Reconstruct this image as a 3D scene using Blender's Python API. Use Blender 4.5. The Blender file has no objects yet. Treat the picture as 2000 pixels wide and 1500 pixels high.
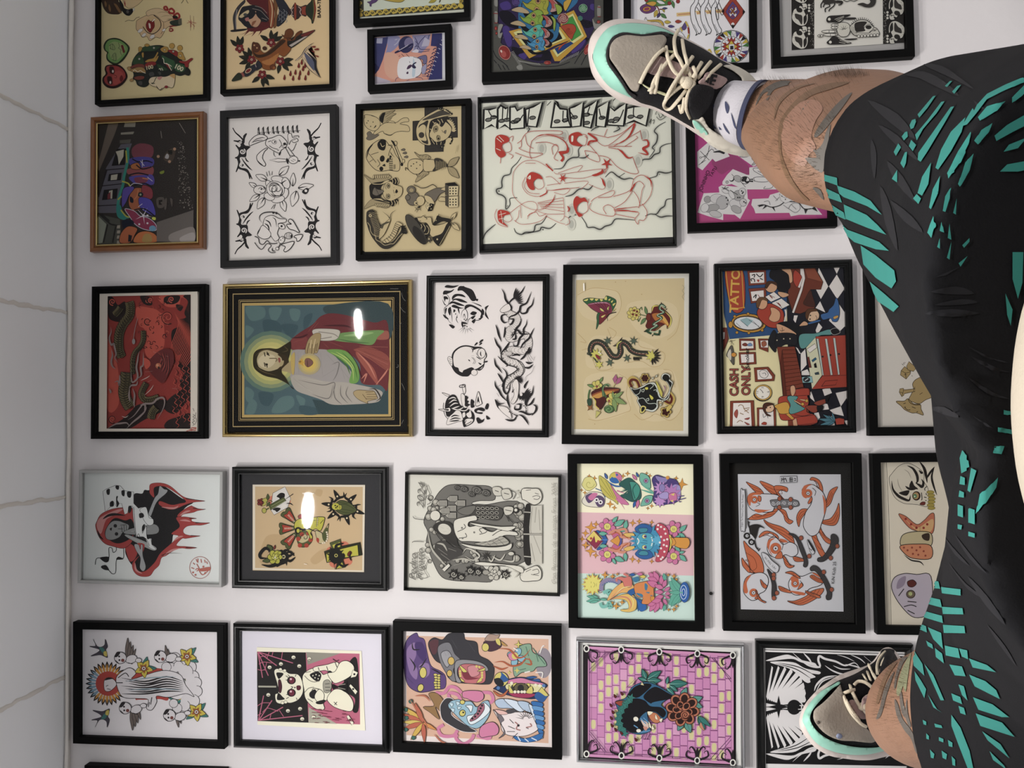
import bpy, bmesh, math, random
import numpy as np
from mathutils import Vector, Matrix
from mathutils.geometry import delaunay_2d_cdt, tessellate_polygon
from mathutils.bvhtree import BVHTree
rnd = random.Random(7)
C = bpy.context.scene.collection
SC = bpy.context.scene
# ------------------------------------------------------------------ camera
FOC = 1600.0            # focal length in pixels of the 2000x1500 frame
DW = 1.6                # eye to wall distance, metres
CZ = 1.30               # eye height
TA, TB, TC = -0.1182, 0.0252, 0.0077
def rotm(a, b, c):
    ca, sa, cb, sb, cc, sc = math.cos(a), math.sin(a), math.cos(b), math.sin(b), math.cos(c), math.sin(c)
    return (Matrix(((ca, 0, sa), (0, 1, 0), (-sa, 0, ca))) @ Matrix(((1, 0, 0), (0, cb, -sb), (0, sb, cb)))
            @ Matrix(((cc, -sc, 0), (sc, cc, 0), (0, 0, 1))))
RM = rotm(TA, TB, TC)
RMI = RM.transposed()
def w2(p):                      # (down, left, forward) room axes -> world
    return Vector((-p[1], p[2], CZ - p[0]))
def ray(x, y):
    return RM @ Vector(((x - 1000) / FOC, (y - 750) / FOC, 1))
def at_wall(x, y, off=0.0):     # the point of the wall (or of a plane off in front of it) seen at x, y
    d = ray(x, y)
    return w2(d * ((DW - off) / d.z))
def at_depth(x, y, d):          # the point at forward distance d seen at x, y
    return w2(ray(x, y) * d)
def to_px(p):
    v = RMI @ Vector((CZ - p[2], -p[0], p[1]))
    return 1000 + FOC * v.x / v.z, 750 + FOC * v.y / v.z, v.z
cam = bpy.data.cameras.new('camera')
cam.sensor_fit = 'HORIZONTAL'; cam.sensor_width = 36; cam.lens = FOC / 2000 * 36
cam.clip_start = 0.02
co = bpy.data.objects.new('camera', cam); C.objects.link(co)
ax = [RM @ Vector(v) for v in ((1, 0, 0), (0, 1, 0), (0, 0, 1))]
def dirw(v): return Vector((-v[1], v[2], -v[0]))
X, Y, Z = dirw(ax[0]), -dirw(ax[1]), -dirw(ax[2])
co.matrix_world = Matrix(((X.x, Y.x, Z.x, 0), (X.y, Y.y, Z.y, 0), (X.z, Y.z, Z.z, CZ), (0, 0, 0, 1)))
SC.camera = co
# ------------------------------------------------------------------ materials
def lin(h):
    h = h.lstrip('#')
    if len(h) == 3: h = ''.join(c * 2 for c in h)
    v = [int(h[i:i + 2], 16) / 255 for i in (0, 2, 4)]
    return [c / 12.92 if c <= .04045 else ((c + .055) / 1.055) ** 2.4 for c in v]
MATS = {}
def mat(name, col, rough=.5, metal=0, spec=.5, noise=0, nscale=20, bump=0, bscale=80, coat=0):
    if name in MATS: return MATS[name]
    m = bpy.data.materials.new(name); m.use_nodes = True
    nt = m.node_tree; b = nt.nodes['Principled BSDF']
    c = lin(col) if isinstance(col, str) else col
    b.inputs['Base Color'].default_value = (*c, 1)
    b.inputs['Roughness'].default_value = rough
    b.inputs['Metallic'].default_value = metal
    b.inputs['Specular IOR Level'].default_value = spec
    if coat: b.inputs['Coat Weight'].default_value = coat
    tc = nt.nodes.new('ShaderNodeTexCoord')
    if noise:
        n = nt.nodes.new('ShaderNodeTexNoise'); n.inputs['Scale'].default_value = nscale; n.inputs['Detail'].default_value = 6
        nt.links.new(tc.outputs['Object'], n.inputs['Vector'])
        r = nt.nodes.new('ShaderNodeMapRange'); r.inputs[3].default_value = 1 - noise; r.inputs[4].default_value = 1 + noise
        nt.links.new(n.outputs['Fac'], r.inputs[0])
        x = nt.nodes.new('ShaderNodeMix'); x.data_type = 'RGBA'; x.blend_type = 'MULTIPLY'; x.inputs[0].default_value = 1
        x.inputs[6].default_value = (*c, 1)
        nt.links.new(r.outputs[0], x.inputs[7]); nt.links.new(x.outputs[2], b.inputs['Base Color'])
    if bump:
        n = nt.nodes.new('ShaderNodeTexNoise'); n.inputs['Scale'].default_value = bscale; n.inputs['Detail'].default_value = 4
        nt.links.new(tc.outputs['Object'], n.inputs['Vector'])
        bp = nt.nodes.new('ShaderNodeBump'); bp.inputs['Strength'].default_value = bump; bp.inputs['Distance'].default_value = .002
        nt.links.new(n.outputs['Fac'], bp.inputs['Height']); nt.links.new(bp.outputs[0], b.inputs['Normal'])
    MATS[name] = m
    return m
def ink(col):                   # printed ink or paper of one flat colour
    v = lin(col); y = .3 * v[0] + .55 * v[1] + .15 * v[2]
    return mat('ink_' + col, [y + (c - y) * .9 for c in v], .75, spec=.15)
def glass_mat():
    if 'picture_glass' in MATS: return MATS['picture_glass']
    m = bpy.data.materials.new('picture_glass'); m.use_nodes = True; nt = m.node_tree; nt.nodes.clear()
    o = nt.nodes.new('ShaderNodeOutputMaterial'); mx = nt.nodes.new('ShaderNodeMixShader')
    t = nt.nodes.new('ShaderNodeBsdfTransparent'); g = nt.nodes.new('ShaderNodeBsdfGlossy'); f = nt.nodes.new('ShaderNodeFresnel')
    g.inputs['Roughness'].default_value = .03; f.inputs['IOR'].default_value = 1.22
    nt.links.new(f.outputs[0], mx.inputs[0]); nt.links.new(t.outputs[0], mx.inputs[1]); nt.links.new(g.outputs[0], mx.inputs[2])
    nt.links.new(mx.outputs[0], o.inputs[0]); MATS['picture_glass'] = m
    return m
# ------------------------------------------------------------------ object helpers
def obj(name, verts, faces, mats, parent=None, fm=None, smooth=False, pivot=None):
    me = bpy.data.meshes.new(name)
    pv = Vector(pivot) if pivot is not None else Vector((0, 0, 0))
    me.from_pydata([tuple(Vector(v) - pv) for v in verts], [], faces)
    for m in (mats if isinstance(mats, (list, tuple)) else [mats]): me.materials.append(m)
    if fm is not None: me.polygons.foreach_set('material_index', fm)
    if smooth: me.polygons.foreach_set('use_smooth', [True] * len(me.polygons))
    me.update()
    o = bpy.data.objects.new(name, me); C.objects.link(o)
    if parent is not None:
        o.parent = parent; o.location = pv - Vector(parent.matrix_world.translation if parent.parent else parent.location)
    else: o.location = pv
    return o
def thing(name, label, cat, loc, group=None):
    o = bpy.data.objects.new(name, None); C.objects.link(o); o.empty_display_size = .02
    o.location = loc; o['label'] = label; o['category'] = cat
    if group: o['group'] = group
    bpy.context.view_layer.update()
    return o
def box_geo(x0, x1, y0, y1, z0, z1):
    v = [(x, y, z) for z in (z0, z1) for y in (y0, y1) for x in (x0, x1)]
    return v, [(0, 2, 3, 1), (4, 5, 7, 6), (0, 1, 5, 4), (2, 6, 7, 3), (0, 4, 6, 2), (1, 3, 7, 5)]
def struct(name, x0, x1, y0, y1, z0, z1, m):
    v, f = box_geo(x0, x1, y0, y1, z0, z1)
    o = obj(name, v, f, m, pivot=((x0 + x1) / 2, (y0 + y1) / 2, (z0 + z1) / 2)); o['kind'] = 'structure'
    return o
# ------------------------------------------------------------------ flat drawing
def spl(p, closed, n=5):        # Catmull-Rom through the points
    p = [tuple(q) for q in p]; N = len(p)
    if N < 3: return p
    out = []
    for i in range(N if closed else N - 1):
        if closed: a, b, c, d = p[i - 1], p[i], p[(i + 1) % N], p[(i + 2) % N]
        else: a, b, c, d = p[max(i - 1, 0)], p[i], p[i + 1], p[min(i + 2, N - 1)]
        for k in range(n):
            t = k / n; t2 = t * t; t3 = t2 * t
            out.append(tuple(.5 * (2 * b[j] + (c[j] - a[j]) * t + (2 * a[j] - 5 * b[j] + 4 * c[j] - d[j]) * t2
                                   + (3 * b[j] - a[j] - 3 * c[j] + d[j]) * t3) for j in (0, 1)))
    if not closed: out.append(p[-1])
    return out
def strip(p, w, closed=False, taper=None):  # a pen stroke as quads: list of (left, right)
    L = []
    N = len(p)
    for i in range(N):
        if closed: a, b = p[i - 1], p[(i + 1) % N]
        else: a, b = p[max(i - 1, 0)], p[min(i + 1, N - 1)]
        dx, dy = b[0] - a[0], b[1] - a[1]; l = math.hypot(dx, dy) or 1
        t = i / max(N - 1, 1); k = w / 2
        if taper == 'm': k *= max(.12, math.sin(math.pi * t) ** .8)
        elif taper == 'e': k *= max(.08, 1 - t)
        elif taper == 's': k *= max(.08, t)
        L.append(((p[i][0] - dy / l * k, p[i][1] + dx / l * k), (p[i][0] + dy / l * k, p[i][1] - dx / l * k)))
    return L
class Art:
    """one sheet: flat ink shapes laid over one another on the paper"""
    def __init__(s, x0, y0, sc):
        s.x0, s.y0, s.sc = x0, y0, sc; s.items = []
    def _add(s, col, pts, faces): s.items.append((col, [(s.x0 + x * s.sc, s.y0 + y * s.sc) for x, y in pts], faces))
    def poly(s, col, pts, smooth=False, ol=0, oc='1c1a1a'):
        pts = nums(pts)
        if smooth: pts = spl(pts, True)
        s._add(col, pts, [tuple(range(len(pts)))])
        if ol: s.line(oc, pts, ol, closed=True, smooth=False)
    def blob(s, col, pts, ol=0, oc='1c1a1a'): s.poly(col, pts, True, ol, oc)
    def line(s, col, pts, w, closed=False, smooth=True, taper=None):
        pts = nums(pts)
        if smooth: pts = spl(pts, closed)
        q = strip(pts, w, closed, taper); v = []; f = []
        for a, b in q: v += [a, b]
        n = len(q)
        for i in range(n if closed else n - 1):
            j = (i + 1) % n; f.append((2 * i, 2 * i + 1, 2 * j + 1, 2 * j))
        s._add(col, v, f)
    def lines(s, col, w, txt, taper=None, smooth=True):
        for t in txt.strip().split('/'):
            if t.strip(): s.line(col, t, w, smooth=smooth, taper=taper)
    def polys(s, col, txt, smooth=True, ol=0, oc='1c1a1a'):
        for t in txt.strip().split('/'):
            if t.strip(): s.poly(col, t, smooth, ol, oc)
    def ell(s, col, cx, cy, rx, ry=None, rot=0, ol=0, oc='1c1a1a', n=20):
        ry = rx if ry is None else ry; c, si = math.cos(math.radians(rot)), math.sin(math.radians(rot))
        p = [(cx + rx * math.cos(t) * c - ry * math.sin(t) * si, cy + rx * math.cos(t) * si + ry * math.sin(t) * c)
             for t in (2 * math.pi * k / n for k in range(n))]
        s.poly(col, p, False, ol, oc)
    def dots(s, col, r, txt, ol=0):
        for x, y in nums(txt): s.ell(col, x, y, r, n=10, ol=ol)
    def star(s, col, cx, cy, r, r2=None, n=4, rot=0, ol=0, oc='1c1a1a'):
        r2 = r * .35 if r2 is None else r2
        p = [(cx + (r, r2)[k % 2] * math.cos(math.radians(rot) + math.pi * k / n), cy + (r, r2)[k % 2] * math.sin(math.radians(rot) + math.pi * k / n)) for k in range(2 * n)]
        s.poly(col, p, False, ol, oc)
    def rays(s, col, cx, cy, r0, r1, a0, a1, n, w, taper='e'):
        for k in range(n):
            a = math.radians(a0 + (a1 - a0) * k / max(n - 1, 1))
            s.line(col, [(cx + r0 * math.cos(a), cy + r0 * math.sin(a)), (cx + r1 * math.cos(a), cy + r1 * math.sin(a))], w, smooth=False, taper=taper)
    def spiral(s, col, cx, cy, r, w, turns=1.6, a0=0, dirn=1, taper=None):
        n = int(14 * turns) + 4
        s.line(col, [(cx + r * (1 - k / n * .92) * math.cos(math.radians(a0) + dirn * turns * 2 * math.pi * k / n),
                      cy + r * (1 - k / n * .92) * math.sin(math.radians(a0) + dirn * turns * 2 * math.pi * k / n)) for k in range(n + 1)], w, smooth=False, taper=taper)
    def petals(s, col, cx, cy, r, n, pr, rot=0, ol=0, oc='1c1a1a', sq=.8):
        for k in range(n):
            a = rot + 360 * k / n
            s.ell(col, cx + r * math.cos(math.radians(a)), cy + r * math.sin(math.radians(a)), pr, pr * sq, a, ol, oc, 14)
    def leaf(s, col, x0, y0, x1, y1, w, ol=0, oc='1c1a1a', vein=None):
        dx, dy = x1 - x0, y1 - y0
        p = [(x0 + dx * t - dy * k * w, y0 + dy * t + dx * k * w) for t, k in ((0, 0), (.25, .42), (.5, .5), (.75, .32), (1, 0), (.75, -.32), (.5, -.5), (.25, -.42))]
        s.poly(col, p, True, ol, oc)
        if vein: s.line(vein, [(x0, y0), (x0 + dx * .9, y0 + dy * .9)], max(ol, 3), smooth=False, taper='e')
    def scales(s, col, path, w, n, lw):    # rows of scale arcs across a body path
        p = spl(nums(path), False, 8); q = strip(p, w)
        st = max(1, len(q) // n)
        for i in range(0, len(q) - st, st):
            (a, b), (c, d) = q[i], q[min(i + st, len(q) - 1)]
            m = ((c[0] + d[0]) / 2 * 1.0, (c[1] + d[1]) / 2)
            s.line(col, [a, ((a[0] + m[0]) / 2 + (c[0] - a[0]) * .4, (a[1] + m[1]) / 2 + (c[1] - a[1]) * .4), m,
                         ((b[0] + m[0]) / 2 + (d[0] - b[0]) * .4, (b[1] + m[1]) / 2 + (d[1] - b[1]) * .4), b], lw)
    def text(s, col, txt, cx, cy, size, ang=-90, w=1.0, bold=0, shear=0):  # lettering centred at cx, cy
        cu = bpy.data.curves.new('lettering', 'FONT'); cu.body = txt; cu.align_x = 'CENTER'; cu.align_y = 'CENTER'
        cu.size = 1; cu.resolution_u = 3; cu.offset = bold; cu.shear = shear
        o = bpy.data.objects.new('lettering', cu); C.objects.link(o)
        dg = bpy.context.evaluated_depsgraph_get(); me = bpy.data.meshes.new_from_object(o.evaluated_get(dg))
        c, si = math.cos(math.radians(ang)), math.sin(math.radians(ang))
        pts = []
        for v in me.vertices:
            x, y = v.co.x * size * w, -v.co.y * size
            pts.append((cx + x * c - y * si, cy + x * si + y * c))
        s._add(col, pts, [tuple(p.vertices) for p in me.polygons])
        C.objects.unlink(o); bpy.data.objects.remove(o); bpy.data.curves.remove(cu); bpy.data.meshes.remove(me)
    def clip(s, box):           # trim everything drawn so far to a convex box (pixel corners, clockwise)
        out = []
        for col, pts, faces in s.items:
            if all(inside(p, box) for p in pts): out.append((col, pts, faces)); continue
            v = []; f = []
            for fc in faces:
                pl = [pts[i] for i in fc]
                for a, b in zip(box, box[1:] + box[:1]):
                    pl = cut(pl, a, b)
                    if len(pl) < 3: break
                if len(pl) >= 3: f.append(tuple(range(len(v), len(v) + len(pl)))); v += pl
            if f: out.append((col, v, f))
        s.items = out
def cut(pl, a, b):
    def sd(p): return (b[0] - a[0]) * (p[1] - a[1]) - (b[1] - a[1]) * (p[0] - a[0])
    out = []
    for i in range(len(pl)):
        p, q = pl[i - 1], pl[i]; sp, sq = sd(p), sd(q)
        if (sp >= 0) != (sq >= 0):
            t = sp / (sp - sq); out.append((p[0] + (q[0] - p[0]) * t, p[1] + (q[1] - p[1]) * t))
        if sq >= 0: out.append(q)
    return out
def inside(p, box):
    return all((b[0] - a[0]) * (p[1] - a[1]) - (b[1] - a[1]) * (p[0] - a[0]) >= 0 for a, b in zip(box, box[1:] + box[:1]))
def nums(t):
    if isinstance(t, str):
        v = [float(q) for q in t.replace(',', ' ').split()]
        return list(zip(v[::2], v[1::2]))
    return list(t)
def flip(pts):                  # normal of a pixel polygon must face the room
    return pts
LAMP = 405; WORLD = .46; EXPO = 0.0
# ------------------------------------------------------------------ room
UC = ray(136.5, 760)
ZC = CZ - UC.x / UC.z * DW                 # ceiling height from the wall/ceiling joint
wallm = mat('white_wall_paint', 'dcd8d8', .6, spec=.25, bump=.25, bscale=60, noise=.015, nscale=3)
ceilm = mat('ceiling_panel_paint', 'ebecee', .7, spec=.2, bump=.15, bscale=25, noise=.02, nscale=3)
struct('wall_back', -2.6, 2.6, DW, DW + .1, 0, ZC + .06, wallm)
struct('floor', -2.6, 2.6, -2.4, DW, -.05, 0, mat('floor_grey', 'c6c8ca', .6, noise=.1))
struct('ceiling', -2.6, 2.6, -2.4, DW, ZC, ZC + .05, ceilm)
struct('wall_left', -2.7, -2.6, -2.4, DW + .1, 0, ZC + .06, wallm)
struct('wall_right', 2.6, 2.7, -2.4, DW + .1, 0, ZC + .06, wallm)
# caulked seams between the ceiling panels and the bead along the wall
def bead(name, pts, r, m, kind='structure'):
    v = []; f = []; n = 8
    for i, p in enumerate(pts):
        a = Vector(pts[max(i - 1, 0)]); b = Vector(pts[min(i + 1, len(pts) - 1)]); t = (b - a).normalized()
        e1 = t.cross(Vector((0, 0, 1))); e1 = e1.normalized() if e1.length > .01 else Vector((1, 0, 0)); e2 = t.cross(e1)
        rr = r[i] if isinstance(r, (list, tuple)) else r
        for k in range(n):
            q = 2 * math.pi * k / n; v.append(Vector(p) + (e1 * math.cos(q) + e2 * math.sin(q)) * rr)
    for i in range(len(pts) - 1):
        for k in range(n): f.append((i * n + k, i * n + (k + 1) % n, (i + 1) * n + (k + 1) % n, (i + 1) * n + k))
    f += [tuple(range(n))[::-1], tuple(range((len(pts) - 1) * n, len(pts) * n))]
    o = obj(name, v, f, m, smooth=True, pivot=pts[len(pts) // 2])
    if kind: o['kind'] = kind
    return o
def ceil_pt(x, y):
    d = ray(x, y); t = (CZ - ZC) / d.x; return w2(d * t)
seamm = mat('caulk_seam', 'd8d3cc', .6, bump=.4, bscale=200)
si = 0
for (xa, ya, xb, yb) in ((-60, 154, 138, 255.5), (-60, 577, 135.8, 611.3), (-60, 999, 132.3, 970), (-60, 1417, 126.7, 1321.5)):
    a, b = ceil_pt(xa, ya), ceil_pt(xb, yb); si += 1
    pts = [a.lerp(b, t / 20) + Vector((rnd.uniform(-.002, .002), 0, .001)) for t in range(21)]
    bead('trim_%d' % si, pts, [.0045 + rnd.uniform(-.001, .001) for _ in pts], seamm)
for k, (off, r) in enumerate(((.004, .006), (.013, .0045))):
    pts = [Vector((-2.5 + 5 * t / 60, DW - off, ZC - .001 - k * .006 + rnd.uniform(-.0012, .0012))) for t in range(61)]
    bead('trim_%d' % (5 + k), pts, [r + rnd.uniform(-.0012, .0008) for _ in pts], seamm)
# ------------------------------------------------------------------ ceiling spots
SC.world = bpy.data.worlds.new('room_ambient_fill'); SC.world.use_nodes = True  # even fill added for ambient room light from the unseen sides
SC.world.node_tree.nodes['Background'].inputs[0].default_value = (.95, .97, 1, 1)
SC.world.node_tree.nodes['Background'].inputs[1].default_value = WORLD
def lampm(st):
    m = bpy.data.materials.new('lamp_glow'); m.use_nodes = True; b = m.node_tree.nodes['Principled BSDF']
    b.inputs['Base Color'].default_value = (1, 1, 1, 1); b.inputs['Emission Color'].default_value = (1, .965, .94, 1)
    b.inputs['Emission Strength'].default_value = st; return m
LM = lampm(LAMP)
def disc(name, c, r, z, m, parent, r2=None, h=.01):
    n = 40; v = []; f = []
    prof = [(r2 or r, z), (r2 or r, z - h), (r, z - h)] if r2 else [(r, z)]
    for (rr, zz) in prof:
        for k in range(n): a = 2 * math.pi * k / n; v.append((c[0] + rr * math.cos(a), c[1] + rr * math.sin(a), zz))
    for i in range(len(prof) - 1):
        for k in range(n): f.append((i * n + k, i * n + (k + 1) % n, (i + 1) * n + (k + 1) % n, (i + 1) * n + k))
    if not r2: f.append(tuple(range(n))[::-1])
    return obj(name, v, f, m, parent, pivot=c)
def downlight(x, y, label):
    t = thing('ceiling_spotlight', label, 'ceiling light', (x, y, ZC), 'recessed ceiling spotlights')
    disc('trim_ring', (x, y, ZC), .068, ZC - .0005, mat('lamp_trim', 'dddddd', .4), t, .085, .008)
    disc('diffuser', (x, y, ZC), .068, ZC - .0045, LM, t)
def mirror_spot(px, py):
    g = DW - .0145; d = ray(px, py); t = (CZ - ZC) / d.x
    p = d * t; return w2((p.x, p.y, 2 * g - p.z))
for (px, py, lb) in ((697, 632, 'round recessed ceiling spotlight reflected in the gold framed portrait'),
                     (686, 112, 'unseen ceiling spotlight added to light the right hand end of the wall'), (545, 1187, 'unseen ceiling spotlight added to light the left hand end of the wall'),  # both lamps here are added, unseen, to even out the wall light
                     (598, 997, 'round recessed ceiling spotlight reflected in the card and skull print')):
    p = mirror_spot(px, py); downlight(p.x, p.y, lb); 
# ------------------------------------------------------------------ framed prints
H_FRONT = .019
MAT = dict(
    black=lambda: mat('black_frame', '080808', .55, spec=.08, bump=.1, bscale=120),
    gloss=lambda: mat('gloss_black_frame', '090a0a', .3, spec=.25),
    char=lambda: mat('charcoal_frame', '1c1c1d', .5, spec=.2, bump=.1, bscale=120),
    brown=lambda: mat('brown_wood_frame', '7a4a22', .35, noise=.25, nscale=30, coat=.3),
    gold=lambda: mat('polished_gold', 'c9b27a', .18, metal=1),
    silver=lambda: mat('brushed_silver', 'b9bbbd', .28, metal=1),
    grey=lambda: mat('grey_frame', 'a3a3a1', .45, spec=.4))
def uv(px, py, off):
    d = ray(px, py); k = (DW - off) / d.z; return np.array((d.x * k, d.y * k))
def uvw(p, off): return w2((p[0], p[1], DW - off))
def profile(style, r, h):
    if style == 'flat': return [(0, .001), (0, h - .001), (.001, h), (r - .0012, h), (r, h - .001), (r, .006)]
    if style == 'step': return [(0, .001), (0, h - .003), (.003, h), (r * .45, h), (r * .55, h - .002), (r * .7, h - .0015), (r * .85, h - .004), (r, h - .004), (r, .006)]
    if style == 'bevel': return [(0, .001), (0, h - .006), (.002, h - .004), (r * .35, h), (r * .5, h), (r - .001, h - .006), (r, h - .006), (r, .006)]
    if style == 'round': return [(0, .001)] + [(r * .8 * (1 - math.cos(a)) / 2, h - .006 + .006 * math.sin(a)) for a in [math.pi * k / 8 for k in range(9)]] + [(r * .82, h - .005), (r, h - .006), (r, .006)]
def quad_ring(cor, prof):
    c = sum(cor) / 4; v = []; f = []
    e = [(cor[(i + 1) % 4] - cor[i]) for i in range(4)]; e = [q / np.linalg.norm(q) for q in e]
    for (ins, hh) in prof:
        for i in range(4): v.append(uvw(cor[i] + e[i] * ins - e[i - 1] * ins, hh))
    for j in range(len(prof) - 1):
        for i in range(4):
            k = (i + 1) % 4; f.append((j * 4 + i, (j + 1) * 4 + i, (j + 1) * 4 + k, j * 4 + k))
    return v, f
PICS = []
def rect_fit(outer, off):
    q = [uv(x, y, off) for x, y in nums(outer)]
    c = sum(q) / 4
    a = math.atan2(*((q[1] - q[0] + q[2] - q[3])[::-1])); b = math.atan2(*((q[3] - q[0] + q[2] - q[1])[::-1])) - math.pi / 2
    a = (a + b) / 2
    w = (np.linalg.norm(q[1] - q[0]) + np.linalg.norm(q[2] - q[3])) / 4; h = (np.linalg.norm(q[3] - q[0]) + np.linalg.norm(q[2] - q[1])) / 4
    ex = np.array((math.cos(a), math.sin(a))); ey = np.array((-math.sin(a), math.cos(a)))
    return [c - ex * w - ey * h, c + ex * w - ey * h, c + ex * w + ey * h, c - ex * w + ey * h]
def sheet_mesh(name, items, base, parent, step=1e-5, piv=None):
    cols = []; v = []; f = []; fm = []; k = 0
    for col, pts, faces in items:
        if col not in cols: cols.append(col)
        off = base + k * step; k += 1
        i0 = len(v); v += [at_wall(x, y, off) for x, y in pts]
        for fc in faces:
            ar = 0
            for i in range(len(fc)):
                a, b = pts[fc[i - 1]], pts[fc[i]]; ar += a[0] * b[1] - b[0] * a[1]
            fc = [i0 + q for q in fc]; f.append(tuple(fc[::-1] if ar < 0 else fc)); fm.append(cols.index(col))
    return obj(name, v, f, [ink(c) for c in cols], parent, fm, pivot=piv)
def picture(key, label, outer, rail, style, m, paper, pcol, matcol=None, h=H_FRONT, lip=None, glass=True):
    cor = rect_fit(outer, h)
    r = rail / 1000; c = sum(cor) / 4; loc = uvw(c, .001)
    t = thing('framed_print', label, 'picture', loc, 'framed tattoo art covering the wall')
    v, f = quad_ring(cor, profile(style, r, h)); obj('frame', v, f, MAT[m](), t, pivot=loc)
    if lip:
        e = [(cor[(i + 1) % 4] - cor[i]) for i in range(4)]; e = [q / np.linalg.norm(q) for q in e]
        c2 = [cor[i] + e[i] * r - e[i - 1] * r for i in range(4)]
        v, f = quad_ring(c2, [(0, .004), (0, .0145), (.0015, .0155), (.003, .0145), (.003, .006)]); obj('inner_lip', v, f, MAT[lip](), t, pivot=loc)
    e = [(cor[(i + 1) % 4] - cor[i]) for i in range(4)]; e = [q / np.linalg.norm(q) for q in e]
    inn = [cor[i] + e[i] * (r - .002) - e[i - 1] * (r - .002) for i in range(4)]
    op = [to_px(uvw(q, .009))[:2] for q in inn]
    mats = []
    bk, bf = quad_ring([cor[i] + e[i] * (r * .5) - e[i - 1] * (r * .5) for i in range(4)], [(0, .0015), (0, .006)])
    bf.append((4, 7, 6, 5)); bf.append((0, 1, 2, 3)); obj('backing_board', bk, bf, mat('backing_board', '6b5a45', .8), t, pivot=loc)
    pq = nums(paper) if paper else op
    if matcol:
        vm = [at_wall(x, y, .0075) for x, y in op]
        obj('mat_board', vm, [(0, 3, 2, 1)], mat('mat_' + matcol, matcol, .8, spec=.2), t, pivot=loc)
    A = Art(0, 0, 1)
    pts = pq if len(pq) > 4 else pq
    A.poly(pcol, pts)
    if key in ART:
        B = ART[key]()
        for b in (B if isinstance(B, list) else [B]):
            b.clip(pq if len(pq) == 4 else op); A.items += b.items
    sheet_mesh('artwork', A.items, .0085, t, piv=loc)
    if glass:
        vg = [uvw(q, .0142) for q in inn]
        obj('glass_pane', vg, [(0, 3, 2, 1)], glass_mat(), t, pivot=loc)
    return t
ART = {}
K='1c1a1a'
def art(fn):ART[fn.__name__]=fn;return fn
@art
def masks():
 A=Art(170,0,.13);b=A.blob;L=A.lines
 b('3d2c20','225,-40 230,60 260,140 320,200 420,215 500,200 540,100 470,20 480,-40',4)
 A.polys('7d5a34','400,50 450,70 500,150 520,190 480,190 430,110/270,10 300,60 280,110 260,50/330,60 360,130 350,180 320,130',ol=3)
 b('d3b98a','560,-40 560,60 600,110 640,128 720,100 800,40 840,-40',5);b('9c3d34','560,0 580,60 570,100 560,60',0)
 b(K,'480,-20 540,60 560,120 620,140 680,130 690,180 640,235 580,225 530,170 500,90');b('55504c','590,160 620,150 630,190 600,200')
 b('cfccc6','690,130 710,125 715,150 690,165',2)
 L(K,7,'1450,-10 1440,20 1415,50/1490,-20 1500,20 1520,50')
 # hand holding an eye-less mouth
 L('3a332c',7,'570,325 620,305 660,310 700,310 740,270 790,255')
 b('cfb084','760,300 900,230 1010,220 1110,290 1150,330 1250,300 1380,290 1390,370 1250,390 1180,440 1150,500 1100,570 1040,560 1000,580 940,610 900,550 830,560 780,480 740,440 740,350',6)
 b('d2b78c','890,180 960,140 1060,125 1150,150 1240,210 1300,270 1250,290 1150,330 1060,250 980,220 910,240',5)
 L('9a8a63',8,'1050,200 1130,180 1240,200/1100,260 1180,235 1280,240/1190,300 1240,280 1300,285','m')
 L('2c211b',12,'1000,225 1090,300 1110,390 1060,470 980,510 900,480 840,400');L('6a4c34',7,'1150,340 1150,430 1110,510')
 for a,c in(((800,460),(45,24)),((855,525),(38,22)),((980,550),(42,26)),((1155,450),(30,18))):A.ell('d8d4cf',a[0],a[1],c[0],c[1],-35,3)
 b('c9ac7c','850,330 950,250 1050,270 1100,360 1070,440 970,490 880,450',0)
 b('7c211f','885,370 920,300 960,320 1000,300 1015,390 990,440 950,490 900,440',4);b('d9cdc0','925,350 950,360 955,420 935,420');A.poly('e4dccc','970,325 1010,280 1025,290 985,330',False,2)
 L('9c2c2a',28,'1150,110 1190,100 1210,150 1170,140 1150,110');L('9c2c2a',30,'1230,150 1270,130 1310,170 1290,200 1240,190 1225,160/1310,230 1360,200 1390,250 1340,290 1300,260 1310,220')
 L('8f3230',20,'1240,410 1290,390 1350,385/1230,440 1270,430 1290,455 1260,470 1230,455')
 b('2f3a30','1250,320 1380,290 1410,300 1420,370 1340,390 1260,370',0);b(K,'1290,240 1350,240 1360,280 1300,275');A.poly('5c5a4a','1370,280 1420,275 1425,375 1370,365')
 L('a8483f',7,'1500,350 1560,330 1640,350/1520,310 1580,360 1620,400/1560,300 1560,410');L('8d6a52',5,'1550,230 1555,460/1600,240 1605,440',smooth=False)
 # green heart
 b('27321f','250,680 300,600 400,570 500,590 590,650 640,720 610,810 540,910 450,970 370,960 300,900 290,830 300,790 260,750',3)
 b('6f9a52','275,680 320,610 400,590 490,607 570,660 612,722 590,800 520,890 450,945 380,935 320,890 305,830 320,785 280,750');b('93a468','330,680 400,625 500,650 575,722 540,810 450,900 370,880 335,790')
 L('35422c',6,'330,690 370,660 400,680 420,740 380,745 340,720/350,670 360,740/380,665 390,745/370,870 390,820 430,800 440,900 410,910 375,890/395,830 400,910/420,810 425,915/470,640 490,700 470,720 510,750 500,780 520,830')
 b('6a2323','510,685 540,680 560,740 570,780 545,795 525,740')
 # red heart
 b('2b1717','290,985 380,970 480,975 560,1040 605,1130 590,1200 520,1280 420,1325 310,1315 240,1250 235,1170 280,1110 265,1040',3)
 b('9d3a38','300,1000 380,985 470,1000 550,1060 580,1140 560,1190 500,1250 410,1290 320,1280 265,1230 260,1170 310,1110 290,1050');b('b04b44','390,1120 470,1060 540,1110 530,1200 430,1270 380,1230')
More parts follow.
